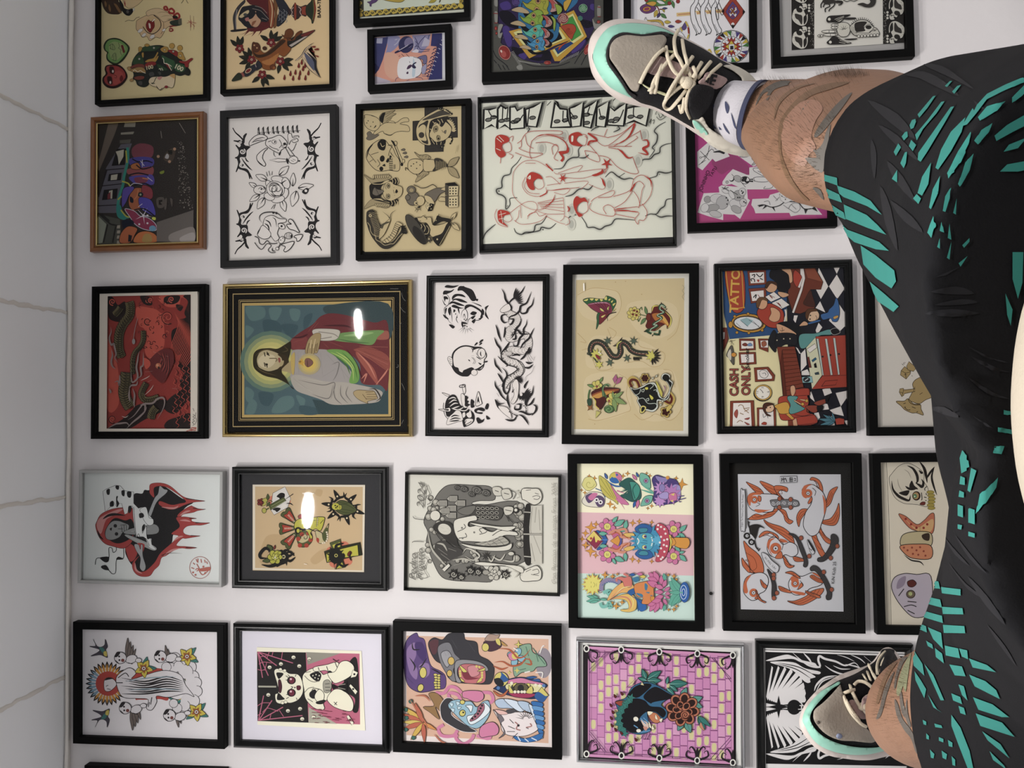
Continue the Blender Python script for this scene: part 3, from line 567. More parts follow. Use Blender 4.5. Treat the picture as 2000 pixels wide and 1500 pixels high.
@art
def train():
 A=Art(150,210,.2);b=A.blob;L=A.lines;p=A.poly
 p('35302d','200,120 1145,90 1145,1320 200,1340');p('6f6256','310,150 410,145 370,260 210,640 205,560');p('38322d','205,160 310,150 205,500')
 p('5f5c66','430,360 540,350 500,460 440,760 420,960 400,1030 210,1030 210,900 280,600');p('2a2526','280,600 300,610 220,850 210,900')
 L('231f22',9,'290,610 460,595/250,765 440,745/215,960 410,950/400,360 420,380',smooth=False)
 A.polys('1d1a1c','390,405 485,400 470,560 340,570/315,650 440,635 430,710 300,720/265,805 400,790 390,890 245,905',False);A.polys('b9b4a0','380,430 460,410 455,480 410,560 400,480/335,660 400,650 390,705 330,710/315,815 350,805 345,890 310,890',False);p('77353a','300,850 330,820 330,890 300,895')
 A.polys('8f8a7c','470,150 575,145 570,190 460,190/430,245 560,235 550,260 430,265',False);p('5a564e','420,320 530,310 520,350 420,350')
 p('4f5048','210,1040 420,1090 440,1330 200,1335');A.polys('8f9484','210,1060 290,1140 250,1320 205,1330',False);L('2b2a28',16,'220,1040 330,1140 430,1160/300,1140 260,1320/380,1160 350,1320/240,1040 320,1110',smooth=False);[p('a09888',[(395,1150+k*50),(425,1150+k*50),(420,1180+k*50),(390,1180+k*50)]) for k in range(4)]
 L('2f8a7a',26,'495,390 500,500 480,600 460,680 450,760 420,850 400,960 410,1060 480,1090');b('2a7f78','390,950 430,960 450,1040 510,1080 430,1080 390,1040');L('a8a838',14,'440,720 500,740 520,770/400,900 450,860 560,820/430,1000 480,1060 520,1070/480,420 490,540')
 b('7a3f4a','540,400 620,350 740,380 735,480 640,500 550,480');b('4a4490','520,500 640,480 745,500 740,570 620,590 520,560');b('8f4a4c','500,600 620,590 740,580 735,660 610,680 500,650');b('544a9c','510,680 640,660 740,660 750,750 640,750 560,740');b('7c3c50','560,690 660,680 690,720 600,750')
 b('a8603c','510,870 560,790 640,790 650,850 620,960 640,990 560,1010 510,960',6);b('5a4a9c','450,800 530,770 560,790 510,860 480,930 440,970',5);b('8c3a44','640,760 730,790 740,880 680,900 640,870',4);b('5048a4','610,880 720,900 765,1000 760,1060 690,1030 620,980',4);b('b06a38','530,560 600,540 620,600 540,600',5);b('20202c','520,870 550,890 550,930 520,920');A.ell('20242c',622,850,28,24);A.ell('8fa884',622,850,10)
 b('8c3450','470,990 560,1010 620,1060 700,1080 770,1140 770,1200 660,1190 570,1140 520,1070',6,'c4c0cc');A.star('dad6dc',650,1055,90,8,5,10);A.dots('dad6dc',10,'690,1130 610,1140 690,1055 650,990');A.ell('6a9ab8',740,1180,34,28);b('c8d048','740,1070 770,1075 765,1100 735,1090');b('1c2030','440,1110 520,1090 560,1130 500,1170 460,1190');b('b4643c','430,1230 500,1160 590,1180 570,1240 520,1320 420,1320',6);b('c0703c','560,1320 590,1230 680,1205 770,1240 780,1315',8);b('a88a4c','640,1310 660,1240 720,1240 730,1310');p('20242c','505,1240 540,1250 530,1310 500,1310')
 L('1c1a24',12,'540,500 600,530 680,520 740,540/510,660 600,640 700,660/560,760 660,740 740,780/560,1000 660,990 760,1060/580,560 640,600 730,580');L('c9c6d4',6,'620,520 660,570/640,510 640,580/690,680 740,720/520,770 560,740 640,750/600,970 640,940');L('c07a4c',10,'560,900 590,860 600,800/640,690 700,700')
 A.polys('4d4138','845,500 880,430 940,395 965,410 950,490 910,540');b('a8a4a4','860,490 880,450 900,470 890,500');A.dots('b08a6c',15,'795,478 905,528 955,405');b('20201c','890,420 930,420 930,460 900,450');b('7c8a2c','810,630 850,615 850,640 820,650');A.text('c4b23a','JM',890,1160,80,-75,.8,.03)
 rn=random.Random(2)
 for _ in range(170):t=rn.random();x=rn.uniform(985+10*t,1040+95*t);A.ell(rn.choice(('7a716a','5a534e','938a80')),x,330+660*t,rn.uniform(3,7),n=6)
 p('6a635e','780,1120 1140,1000 1140,1320 780,1310');b('8f8781','900,1250 1000,1200 1140,1170 1140,1320 930,1315');b('aaa29e','1010,1270 1140,1220 1140,1318 1030,1318');A.polys('5c544e','780,890 850,880 850,970 790,975/860,900 880,890 875,985 855,990/910,890 935,900 930,970');A.polys('262220','800,905 835,900 835,920 815,925 835,950 800,950',False);L('8a8078',6,'820,230 830,300/1000,150 1060,250');return A  # pale bottom-right shapes hold the glare on the print, put into their colour
@art
def tribal():
 A=Art(430,210,.12);b=A.blob;L=A.lines;D='2a2829';W='e6e0da'
 base=[('p',D,'205,330 245,400 310,455 372,512 385,460 430,425 398,500 390,570 378,590 410,625 480,640 425,700 422,760 408,800 335,800 312,830 325,900 312,955 340,985 430,1005 478,1070 520,1165 488,1105 483,1160 455,1070 400,1025 320,1000 295,985 260,1050 288,960 298,900 275,830 245,820 290,795 312,740 300,680 255,610 312,655 342,612 300,565 220,540 290,545 312,535 345,550 368,535 330,485 250,410'),
   ('l',D,24,'345,815 400,900 470,980 525,1025'),('l',D,22,'405,800 430,860 470,885'),('l',D,22,'430,690 455,660 495,640'),('l',D,20,'320,930 350,960 375,930 345,925'),
   ('s',W,362,715,48,17),('s',W,322,568,26,11),('l',W,14,'345,850 400,930 460,1010'),('l',W,24,'330,890 320,950 370,975 410,980')]
 def put(fn):
  for it in base:
   if it[0]=='p':A.poly(it[1],[fn(*q) for q in nums(it[2])],True,15,it[1])
   elif it[0]=='l':A.line(it[1],[fn(*q) for q in nums(it[3])],it[2],taper='m')
   else:
    x,y=it[2],it[3];n=22
    A.line(it[1],[fn(x+it[4]*(1-k/n*.85)*math.cos(k/n*9-1),y+it[4]*(1-k/n*.85)*math.sin(k/n*9-1)) for k in range(n+1)],it[5])
 put(lambda x,y:(x,y));put(lambda x,y:(1847-x,y-80*(1165-y)/835))
 put(lambda x,y:(x+35-25*(y-330)/835,2717-y));put(lambda x,y:(1857-x,2660-y))
 # gothic letters
 for k,x in enumerate((615,690,765,850,920,1010,1090,1170,1240)):
  y=330-k*4;A.poly(D,[(x,y),(x+22,y-18),(x+24,y+60),(x+40,y+110),(x+14,y+112),(x+8,y+60)]);A.line(D,[(x-4,y+10),(x-2,y+105)],7,smooth=False);A.line(D,[(x,y+85),(x+62,y+75)],7,smooth=False)
 # a hare, a rose, hearts and ribbons
 for p in('480,620 475,560 560,470 660,435 740,460 770,500 730,530 640,560 540,600','750,660 680,700 600,780 600,850 650,920 720,955 740,920 700,850 690,800 720,720 770,670'):A.poly(W,p,True,11,D)
 L(D,13,'510,580 580,520 680,490 740,500/520,570 600,540 700,525/610,860 640,900 700,940/660,800 690,840/740,680 680,790','m')
 b(W,'760,520 850,490 960,450 1040,500 1090,570 1070,640 1000,690 960,740 900,720 800,660 740,600',11,D);A.ell(W,880,560,40,30,20,8,D);A.ell(D,890,560,14);A.ell(D,1050,590,26,20,0);L(D,10,'800,620 860,660 940,680/960,520 1000,600 960,660/780,560 830,540/1000,620 1090,600/1000,640 1080,650/930,700 960,690')
 b(W,'1100,450 1150,420 1180,490 1240,500 1270,540 1200,570 1150,540 1120,600',9,D);L(D,10,'1060,650 1120,760 1140,800/1240,580 1190,690 1160,700/1100,640 1190,760 1220,800/1190,470 1270,460 1280,490/1160,530 1230,520')
 b(W,'1120,830 1200,790 1260,830 1250,890 1190,915 1130,890',9,D);L(D,7,'1150,860 1200,880/1180,840 1230,860/1140,780 1210,790');A.poly(W,'800,855 940,830 1070,840 1070,880 940,885',False,8,D);b(D,'1080,820 1110,860 1105,920 1080,890');A.ell(D,1285,870,18,12);b(D,'870,700 880,770 910,810 870,770');b(D,'950,760 990,720 970,780')
 rx,ry=900,1320
 for x0,y0,x1,y1,w in((760,1180,580,1100,.5),(960,1100,1115,955,.5),(1180,1280,1190,1065,.4),(1270,1310,1520,1265,.4),(1240,1360,1170,1610,.5),(1000,1500,1060,1690,.5),(720,1470,605,1650,.5),(640,1420,480,1530,.45),(600,1300,470,1225,.45)):
  A.leaf(W,x0,y0,x1,y1,w,9,D);A.line(D,[(x0,y0),(x0*.4+x1*.6,y0*.4+y1*.6)],24,smooth=False,taper='e')
 for px,py,qx,qy,an in((940,1170,110,55,10),(1070,1230,95,60,70),(1050,1400,90,60,110),(940,1490,110,60,170),(800,1450,90,60,200),(640,1340,95,70,0),(790,1250,70,45,60)):A.ell(W,px,py,qx,qy,an,9,D)
 A.ell(W,900,1330,150,130,20,9,D);A.ell(W,855,1320,55,55,0,9,D);A.spiral(D,930,1330,120,11,1.5,40);A.spiral(D,870,1330,90,8,1.2,200);L(D,18,'790,1270 850,1230 930,1240 980,1290/1000,1290 1010,1380 960,1440/820,1400 880,1440 960,1430/1080,1180 1010,1230 1030,1290','m')
 L(D,8,'620,1330 660,1300 700,1330 740,1310/640,1370 690,1390 740,1370/750,1050 770,1120/790,1030 810,1110/845,1040 840,1100/830,1650 880,1580/870,1650 900,1570');A.dots(D,13,'670,1330 715,1300');A.poly(D,'1330,1370 1400,1310 1440,1330 1420,1390 1380,1410',True);A.ell(W,1395,1355,22)
 y0=1167
 P=lambda t:[(u,w+y0) for u,w in nums(t)]
 A.line(D,P('680,710 640,650 650,590 720,545 850,535 940,560 1010,620 1070,630'),16,taper='m');A.poly(W,P('700,720 740,620 850,590 960,640 1070,650 1060,700 950,720 960,780 930,880 960,960 900,1010 850,960 800,880 720,800'),True,9,D);A.line(D,P('730,660 800,700 830,780'),20,taper='m');A.line(D,P('720,720 780,760 800,850'),22,taper='m');A.line(D,P('850,620 900,660 920,780'),14,taper='m')
 A.poly(W,P('700,750 640,820 605,900 650,950 720,975 800,950 820,870'),True,10,D);A.line(D,P('660,790 620,860 610,900'),22,taper='m');A.line(D,P('560,930 620,960 640,1040 700,1060 760,1000 810,1040 870,1050 930,1040'),12);A.line(D,P('560,1030 620,1110 680,1140 760,1050 830,1080 780,1150 830,1195 900,1190'),11);A.line(D,P('850,1110 850,1160 900,1170'),16,taper='m');A.ell(W,1000,765+y0,60,42,30,8,D);A.ell(D,1000,765+y0,18);A.ell(W,1110,920+y0,62,50,0,10,D);[A.line(D,P('%d,885 %d,955'%(q,q)),8,smooth=False) for q in(1080,1105,1130)];A.ell(D,1160,930+y0,18,30)
 for hx in('1080,740 1160,730 1110,690 1130,650 1180,670 1230,750 1290,870 1200,830 1130,810','1200,940 1240,910 1340,905 1300,990 1250,1010 1240,960','1000,1070 1050,1045 1200,1015 1150,1120 1070,1180 1035,1160 1060,1100'):A.poly(W,P(hx),True,13,D)
 A.line(D,P('1010,930 980,1040 940,1120'),10);A.line(D,P('1040,950 990,1060 950,1110'),8);A.ell(W,928,1130+y0,26,26,0,9,D);A.ell(W,1000,990+y0,45,60,30,9,D);A.dots(D,18,'865,%d 915,%d'%(545+y0,552+y0));A.dots(D,9,'985,%d 1020,%d'%(990+y0,960+y0));return A
@art
def babies():
 A=Art(695,200,.12);b=A.blob;L=A.lines;D='211f1c';W='c4b286';G='6f675a';S='a3946f'
 # winged baby
 b(S,'380,250 420,180 480,160 640,125 600,170 660,185 600,230 560,290 500,330 430,340',5,D);b(D,'385,250 430,180 480,165 460,240 440,330 400,310');L(D,5,'480,240 640,130/500,270 650,190/490,310 580,250/470,200 560,160')
 b(W,'290,500 400,380 500,330 650,330 740,270 800,250 850,260 860,310 790,320 720,350 850,380 870,470 740,470 640,490 560,540 470,510 430,470 310,530',8,D);b(W,'140,210 250,210 360,260 400,340 370,420 300,465 200,430 140,350',8,D);L(D,7,'130,210 150,240 135,260/250,215 320,235/560,300 620,310 640,340 650,340/640,490 560,530 450,500');A.dots(D,9,'180,335 280,320 200,300 240,390');b(D,'290,420 325,370 330,390 310,410');b(G,'180,500 230,470 280,520 380,525 300,590 220,615 170,590 190,550',5,D)
 # skull and bone
 b(W,'170,900 190,780 270,680 380,610 470,610 540,690 600,740 650,850 710,950 700,1110 540,1105 420,1120 330,1100 240,1020',9,D);L(D,22,'180,900 210,770 280,680','m');b(D,'350,680 400,610 480,610 490,700 460,780 380,760');L(W,10,'400,660 430,720 470,700');A.ell(D,430,915,40,52,10);A.ell(D,415,1080,32,36);b(D,'430,1030 470,1000 480,1040');b(D,'490,960 530,900 540,950 520,980')
 A.poly(D,'550,860 580,870 600,950 605,1105 545,1105 540,940',False)
 for k in range(6):[A.poly('b9a980',[(548+q*22,895+k*35),(564+q*22,895+k*35),(564+q*22,922+k*35),(548+q*22,922+k*35)]) for q in range(3) if k or q]
 L(D,8,'210,830 330,980/250,850 370,810/220,970 280,930/350,930 390,1000 350,1050/520,700 590,700 550,790 530,870/620,1010 620,1090/640,1010 640,1080');b(D,'560,800 600,860 640,900 580,850');L(D,11,'590,640 650,760 740,1000');L(D,6,'640,640 690,780 770,960');A.ell(W,645,665,28,34,0,7,D);A.ell(W,775,955,22,32,0,6,D);A.ell(D,748,1010,22,28);b(D,'570,620 620,640 650,720')
 for x,y in((780,768),(805,822),(828,885)):b(G,[(x-45,y+5),(x,y-18),(x+25,y),(x+5,y+20)],5,D)
 # head in hat on cross
 for p in('1118,65 1415,50 1420,300 1120,300','925,305 1120,290 1120,610 925,620','1400,240 1650,235 1655,570 1400,580','1118,560 1430,560 1425,800 1120,810'):A.poly('35322f',p,False,5,D)
 L('6b655a',9,'1160,100 1140,220/1220,80 1170,200/950,340 940,500/960,520 990,600/1150,760 1250,730/1330,760 1260,720/1630,520 1560,560','m')
 b(W,'980,480 1000,370 1070,270 1240,160 1400,100 1560,170 1550,205 1400,240 1240,290 1210,400 1190,540 1220,690 1100,680 1010,600',8,D);b('4a453d','1080,290 1250,190 1400,130 1540,190 1400,215 1250,260');b('34312d','1020,400 1100,330 1180,300 1140,480 1180,660 1130,670 1060,610');b(W,'1020,420 1090,360 1140,400 1130,520 1150,620 1060,610 1000,520');A.ell('3f3a34',1068,532,46,48);L(W,15,'1225,300 1180,420 1170,540 1215,680')
 b(W,'1200,540 1230,400 1400,300 1470,320 1550,400 1550,480 1500,570 1400,640 1260,650',7,D);b('2c2926','1230,290 1380,260 1500,230 1470,300 1400,400 1330,340 1280,330 1240,420 1200,500 1190,400');L(W,11,'1330,280 1370,330 1350,390/1390,270 1420,330/1250,310 1280,340/1200,430 1240,450');b('2c2926','1200,560 1250,600 1300,640 1420,620 1460,600 1440,680 1330,700 1230,670');L(W,9,'1230,600 1280,680/1310,640 1320,690/1390,640 1380,690')
 A.ell('8f8262',1305,430,34,50,10,5,D);A.ell(D,1305,435,16);A.ell('8f8262',1345,580,32,44,0,5,D);A.ell(D,1345,590,16);b(G,'1430,480 1470,450 1460,510',4,D);L(D,7,'1400,450 1420,490/1270,390 1260,460 1290,500/1310,570 1330,530');L(D,24,'1330,95 1430,130/1470,115 1570,190/1530,540 1570,600 1530,680/1370,740 1440,700');A.dots('d3c69c',6,'1345,95 1375,105 1405,118 1490,120 1520,140 1550,165 1545,560 1560,600 1545,650 1400,725');b(W,'1480,290 1540,290 1590,350 1620,470 1560,470 1560,400',5,D);A.dots('d3c69c',8,'1535,270 1560,290 1580,320 1595,350 1610,385 1620,420 1625,455')
 # child with fish tail
 b(S,'950,805 1040,860 1150,850 1220,910 1060,920',6,D);b(S,'970,1300 1010,1200 1100,1120 1190,1150 1100,1220',6,D);L(D,5,'1030,880 1060,850/1080,890 1100,860/1130,900 1150,870/1180,910 1190,880/1010,1220 1060,1190/1060,1230 1110,1170/1120,1210 1150,1160')
 b(W,'860,960 940,920 1040,930 1100,980 1100,1080 1030,1160 940,1160 850,1080',8,D);L(D,9,'860,1100 810,1060 810,1110/980,1160 1000,1200');A.dots(D,10,'900,1035 990,975 990,1075 1045,1020 940,1000');b(W,'1100,940 1180,930 1290,950 1300,1100 1230,1120 1110,1110',7,D)
 b('3a362f','1280,920 1380,920 1480,1000 1510,1050 1440,1050 1300,1110 1250,1110 1290,1040',6,D);[A.line('a8986f',[(1300+r*30,950+q*24+(r%2)*12),(1318+r*30,962+q*24+(r%2)*12),(1300+r*30,972+q*24+(r%2)*12)],5) for r in range(6) for q in range(6) if 40*r<300-q*20];A.leaf(S,1500,1040,1680,890,.45,7,D);A.leaf(S,1500,1050,1680,1230,.45,7,D);L(D,14,'1510,1030 1620,990/1510,1070 1600,1190','m')
 y0=1083;P=lambda t:[(u,w+y0) for u,w in nums(t)];B=lambda c,t,o=0:A.poly(c,P(t),True,o,D);N=lambda w,t,tp=None:[A.line(D,P(q),w,taper=tp) for q in t.split('/')]
 # winged head with heart
 B(S,'130,90 280,170 400,100 540,100 560,160 300,240 240,220',5);B(S,'140,650 200,540 300,490 500,540 560,590 480,640 300,590',5)
 for k in range(8):A.ell(W,290+k*33,130+y0-k*2,13,34,10,5,D);A.ell(W,330+k*28,590+y0,11,36,-30,5,D)
 B('26231f','225,370 250,240 540,190 650,140 700,230 620,260 500,230 400,300 440,380 400,460 500,510 650,490 690,520 600,610 520,560 270,490');B(W,'440,380 470,250 560,200 620,250 740,290 760,360 730,440 650,490 560,520 470,470',7);B(W,'265,235 400,240 480,190 540,180 540,200 440,250 300,255',5);B(W,'270,490 400,480 460,520 540,540 540,555 400,510',5)
 for x in(590,640,680):A.line(W,P('%d,150 %d,200 %d,240'%(x-10,x+12,x)),10);A.line(W,P('%d,510 %d,560 %d,590'%(x-20,x+2,x-10)),10)
 B(G,'280,340 310,300 350,330 460,360 360,430 310,430 270,400',5);N(6,'315,300 380,430/490,250 480,300 500,330/500,400 490,460 510,480/610,340 625,400/400,300 440,240/410,450 450,500');A.ell('8f8262',530,275+y0,28,40,0,5,D);A.ell(D,533,275+y0,12);A.ell('8f8262',530,445+y0,28,40,0,5,D);A.ell(D,533,445+y0,12);B(D,'640,380 660,330 685,370 660,395');A.dots(D,5,'398,%d 630,%d 620,%d'%(360+y0,430+y0,305+y0))
 # plain mouse and dice
 N(11,'940,255 1000,280 1070,310 1150,300 1250,255 1320,300');B(G,'1120,420 1240,340 1330,310 1440,320 1460,360 1360,420 1290,530 1200,520',7);B(W,'1380,330 1470,290 1480,360 1430,350',6);B(W,'1370,460 1460,470 1490,540 1460,580 1450,530 1350,520',6);A.ell(G,925,480+y0,105,115,0,8,D);A.ell(W,1050,520+y0,70,80,10,7,D);A.ell(G,900,340+y0,70,62,0,8,D);A.ell(S,905,345+y0,40,36,0,5,D);A.ell(G,845,465+y0,40,45,0,8,D);A.ell(W,975,555+y0,32,36,0,5,D);A.ell(D,985,558+y0,14);A.ell(D,1030,620+y0,20,16);N(6,'1010,610 960,690/1020,620 990,710/1040,640 1060,680/960,620 1000,660 1060,650');B(W,'1120,430 1220,460 1280,560 1240,600 1140,520',6)
 for(p,q,r) in(('1455,235 1610,220 1670,275 1510,280',D,0),('1455,235 1510,280 1510,440 1455,420','4d473c',0),('1510,280 1670,275 1660,435 1510,440','cdbd92',1),('1455,430 1510,450 1510,625 1460,590','4d473c',0),('1510,450 1665,440 1665,620 1510,630','cdbd92',1),('1130,600 1180,550 1210,600 1170,670','cdbd92',0),('1210,560 1270,570 1240,680 1170,690',D,0)):
  A.poly(q,P(p),False,6,D)
 for yy in(280,460):
  for r in range(3):
   for c in range(3):A.ell(D,1535+r*46,35+yy+y0+c*44,12,n=10)
 A.dots('cdbd92',9,'1205,%d 1230,%d 1225,%d'%(610+y0,590+y0,650+y0));A.dots(D,7,'1160,%d 1180,%d'%(605+y0,590+y0))
 # open-mouthed snake
 B('3a362f','175,740 190,690 250,665 300,690 370,870 420,940 380,1060 380,1160 480,1220 600,1180 700,1060 740,990 740,920 800,960 830,1050 760,1060 680,1180 600,1260 500,1300 390,1260 250,1080 180,880',7);B(W,'380,1140 470,1050 560,840 540,820 430,920 400,960 380,1060',6);B(W,'440,1170 560,1090 640,900 680,860 760,910 700,960 650,1080 560,1180 480,1210',6)
 for k in range(10):t=k/9;A.line(D,P('%d,%d %d,%d'%(640-30*t-150*t*t,890+260*t,735-60*t-170*t*t,930+280*t)),8,smooth=False)
 N(10,'430,690 520,760 550,800 580,720 650,670/540,800 550,830','m');A.line('b0a078',P('190,870 230,930 240,1010 280,1070 320,1090 330,1150 400,1190 470,1240 560,1220 620,1210 700,1110 780,1030'),11);A.scales('b0a078',P('270,700 290,800 320,900 350,1000 340,1100'),110,12,6);A.ell(W,235,760+y0,30,30,0,7,D);A.ell(D,235,760+y0,10);N(12,'290,700 360,710/310,740 370,745/330,810 370,830/300,680 350,690','e');[A.poly(D,P('%d,%d %d,%d %d,%d'%(740,930+k*30,820+(k%2)*10,920+k*40,760,965+k*30))) for k in range(4)];B('55503f','400,940 440,890 520,860 540,870 460,910 430,970',4)
 # woman in wide hat
 B(W,'980,800 1060,790 1095,760 1130,790 1220,790 1240,880 1280,920 1400,900 1500,870 1400,1050 1260,1110 1200,1050 1210,980 1150,880 1050,870',7);B('2a2723','960,820 1000,800 1020,840 1080,900 1130,880 1180,930 1210,1010 1180,1110 1090,1080');A.ell('4a463e',978,985+y0,285,92,57,8,D);A.ell('2f2c28',1030,1080+y0,170,70,57);A.ell(D,955,935+y0,9);[A.line('b5a57c',P(q),11) for q in('1060,900 1075,940 1060,970','1100,900 1130,960 1110,1020','1150,920 1190,980 1170,1050 1120,1060')]
 B('2a2723','1330,760 1400,790 1540,820 1520,870 1420,850 1300,900 1260,890 1300,830',6);B('2a2723','1250,1120 1400,1050 1480,900 1530,880 1540,920 1460,1080 1400,1200 1340,1250',6);[A.line('b5a57c',P(q),8) for q in('1360,760 1440,780 1530,800','1530,930 1440,1100 1360,1240')];A.leaf(W,1550,820+y0,1635,710+y0,.45,7,D);A.leaf(W,1560,880+y0,1690,1000+y0,.45,7,D);A.line(D,P('1560,810 1600,770'),20,taper='e');A.line(D,P('1570,890 1620,920'),20,taper='e');A.ell(W,1325,1145+y0,18,18,0,7,D);A.ell(W,1305,835+y0,14,14,0,6,D);A.star('4a453c',1195,1150+y0,60,30,6,10,5,D);A.ell(W,1190,1140+y0,16,16,0,5,D);N(7,'1030,840 1060,850/1130,790 1160,810 1140,820/1240,900 1300,920/1350,730 1340,780 1300,840')
 L('8f8262',4,'1620,830 1650,700/1640,800 1670,690');return A
@art
def ladies():
 A=Art(930,170,.2);L=A.lines;R='b3362a';D='1d1c1b';W='dfe0d0';b=A.blob
 # airbrushed cloud edges: soft grey halo then dark line
 CL='60,1500 90,1430 140,1380 190,1340/440,680 400,740 350,790 330,850 270,870 250,920 250,980 200,1000 210,1040 260,1060 290,1100 290,1190 330,1150 330,1090 400,1080/370,1380 390,1420 440,1440 480,1420 560,1410 580,1350 640,1330 690,1260/440,1440 540,1420 620,1400 640,1370 720,1380 780,1330/760,800 840,790 890,720 940,690 1000,680 1000,610 1040,570/1000,690 1060,690 1100,660/870,1070 940,1050 1000,1000 1060,990/1040,990 1100,1000 1140,960/1260,880 1320,830 1380,870 1440,900 1500,890 1540,900/1390,880 1450,840/1690,890 1760,870 1780,830 1850,840 1900,830 1930,800/1560,780 1600,760 1630,710 1700,700 1740,660 1790,640 1800,590 1850,560 1930,545/1690,690 1740,620 1720,590 1760,540 1770,470 1740,430 1780,380 1850,340/1650,1260 1700,1240 1760,1240 1800,1190 1840,1160 1860,1100 1930,1090/1740,1240 1800,1270 1860,1260 1930,1260/1030,1270 1070,1330 1090,1370 1150,1370 1210,1390 1260,1360 1320,1340 1360,1290 1440,1290 1550,1300/500,440 520,410 500,390/1340,440 1400,410 1380,380/1120,430 1160,400 1200,390/690,180 730,140/1320,150 1360,110/900,1280 940,1250 980,1250'
 for w,c in((60,'d6d7c8'),(36,'c6c7b9'),(20,'a7a89d'),(10,'5a5a55')):A.lines(c,w,CL,taper='m')
 A.lines(D,5,CL)
 for x,y in((860,480),(640,600),(930,1340),(935,1200),(1640,470),(1580,720),(900,620),(1300,950)):A.ell('ccccbe',x,y,42,62);A.ell('b4b5a9',x,y,24,40)
 # letters, each a heavy outline with small hooked counters
 gl=[('75,220 130,220 220,200 200,400 150,370 70,410'),('210,215 240,180 290,210 330,190 340,420 280,370 210,410'),('330,200 380,190 400,230 470,200 470,400 330,410'),('480,220 560,190 650,150 590,390 490,380'),('770,150 820,210 890,220 890,290 920,390 730,395'),('910,210 960,190 1050,150 1020,380 930,390'),('1050,210 1120,170 1190,130 1150,280 1120,400 1050,385'),('1180,200 1300,140 1260,390 1170,380'),('1300,190 1350,230 1400,190 1470,160 1440,380 1280,370'),('1470,210 1540,190 1700,180 1660,380 1540,330 1450,360')]
 for p in gl:
  for w,c in((56,'b9baac'),(34,'77786f')):A.line(c,[(x+12,y-14) for x,y in nums(p)],w,True,False)
 for p in gl:A.poly(W,p,False,20,D)
 for x,y in((170,295),(120,320),(250,330),(300,320),(370,340),(405,320),(550,300),(790,335),(870,325),(960,295),(1080,270),(1080,350),(1230,300),(1320,330),(1370,310),(1510,290),(1600,290)):A.ell('6d6d66',x,y,30,16,-8,8,D)
 L(D,10,'120,230 150,280 200,290/260,200 255,320/310,200 300,320/360,330 400,350 460,270/520,200 500,380/850,230 850,340 900,320/910,230 960,300/1110,190 1090,260 1140,270/1200,210 1220,290 1260,300/1330,350 1390,330 1440,220/1540,190 1540,280 1610,310');A.lines('cfcfc2',9,'1750,260 1800,240 1850,260/1760,290 1800,320',smooth=True);L(D,5,'1750,270 1770,235 1850,240 1870,270 1800,320 1760,290/1780,260 1800,300 1830,260/1800,250 1840,290/1690,350 1710,310 1700,360/1720,330 1740,320 1730,360')
 # red line figures
 b(R,'190,490 240,465 310,485 320,530 260,560 250,600 290,660 240,690 190,640 185,570');L(W,6,'200,500 250,540/220,480 270,530/195,600 240,620');L(R,5,'250,540 260,600 290,640 340,620 340,560 320,535/400,550 440,520 480,460 560,430 820,430 820,465 700,460 600,480/440,520 440,580 420,600 520,640 650,650 560,690 490,680 380,640/480,470 500,560 560,600/540,530 520,640 540,700/320,500 360,480 350,530/320,650 360,670 340,700/540,530 620,470 740,470 860,500/580,545 700,540 800,580/750,660 740,590 780,560 800,610 760,690 800,720/240,690 235,745');A.line(R,'570,520 660,480 760,480 850,520 890,580 880,630 820,640 850,690 830,725',24,taper='s');b(R,'805,630 880,620 905,590 900,640 830,655')
 b(R,'905,480 940,450 1000,440 1040,470 1000,480 980,520 1020,560 1030,580 950,570 910,540');b(W,'930,480 950,480 945,530 930,530');L(R,5,'1040,460 1080,480 1070,560 1040,570 990,540/1060,480 1090,500/1100,450 1180,510 1090,560/1100,450 1270,490 1300,490 1420,450 1560,340/1170,520 1290,570 1540,360/1290,580 1520,580/1290,590 1420,620 1470,690 1530,680/1060,620 1180,650 1200,730 1090,690 1060,620/1190,670 1290,690 1380,780 1500,840 1580,840 1560,770 1530,690/1100,560 1180,650/1340,580 1600,430/1450,580 1570,500 1560,480/1250,480 1280,410/1600,420 1620,510');A.line(R,'1300,570 1420,540 1500,470 1550,360',22,taper='s');A.line(R,'1380,600 1430,640 1480,690 1530,685',20,taper='m');A.line(R,'1620,520 1670,520 1680,570 1630,600 1660,630 1670,660 1580,640',24,taper='m');A.line(R,'1090,570 1110,530 1180,520 1090,450',16);A.star(R,1275,745,60,18,5,20)
 b(R,'490,900 510,850 550,830 620,855 650,900 600,895 560,930 570,1000 530,1000 500,960');b(W,'500,890 530,860 530,900');L(R,4,'355,920 370,820 460,730 580,720 680,770 750,820/355,920 360,1050 450,1150 570,1200 680,1180 750,1100 770,1050/480,880 450,960 500,1040 600,1070 690,1030/520,880 470,960 520,1030 620,1045/650,900 660,970 610,1000 570,970/680,880 740,880 820,950/760,830 830,850 1230,800 1250,840/800,840 1030,765 990,830/830,880 1050,890 1230,820/860,940 1090,920 1020,1000/690,960 830,940/680,980 720,1010 1010,980/730,1010 910,990 860,1050 760,1030/1100,950 1230,1000 1260,950 1210,880/480,745 580,745/1240,820 1290,780 1250,850');A.line(R,'680,750 720,790 750,820',12);A.line(R,'620,1070 680,1040 690,1010',10);A.line(R,'770,1050 740,1120 650,1180',10,taper='m');b(R,'1130,860 1210,830 1230,800 1240,840 1170,870');b(R,'1225,890 1250,920 1260,970 1240,950');A.star(R,845,890,50,14,6)
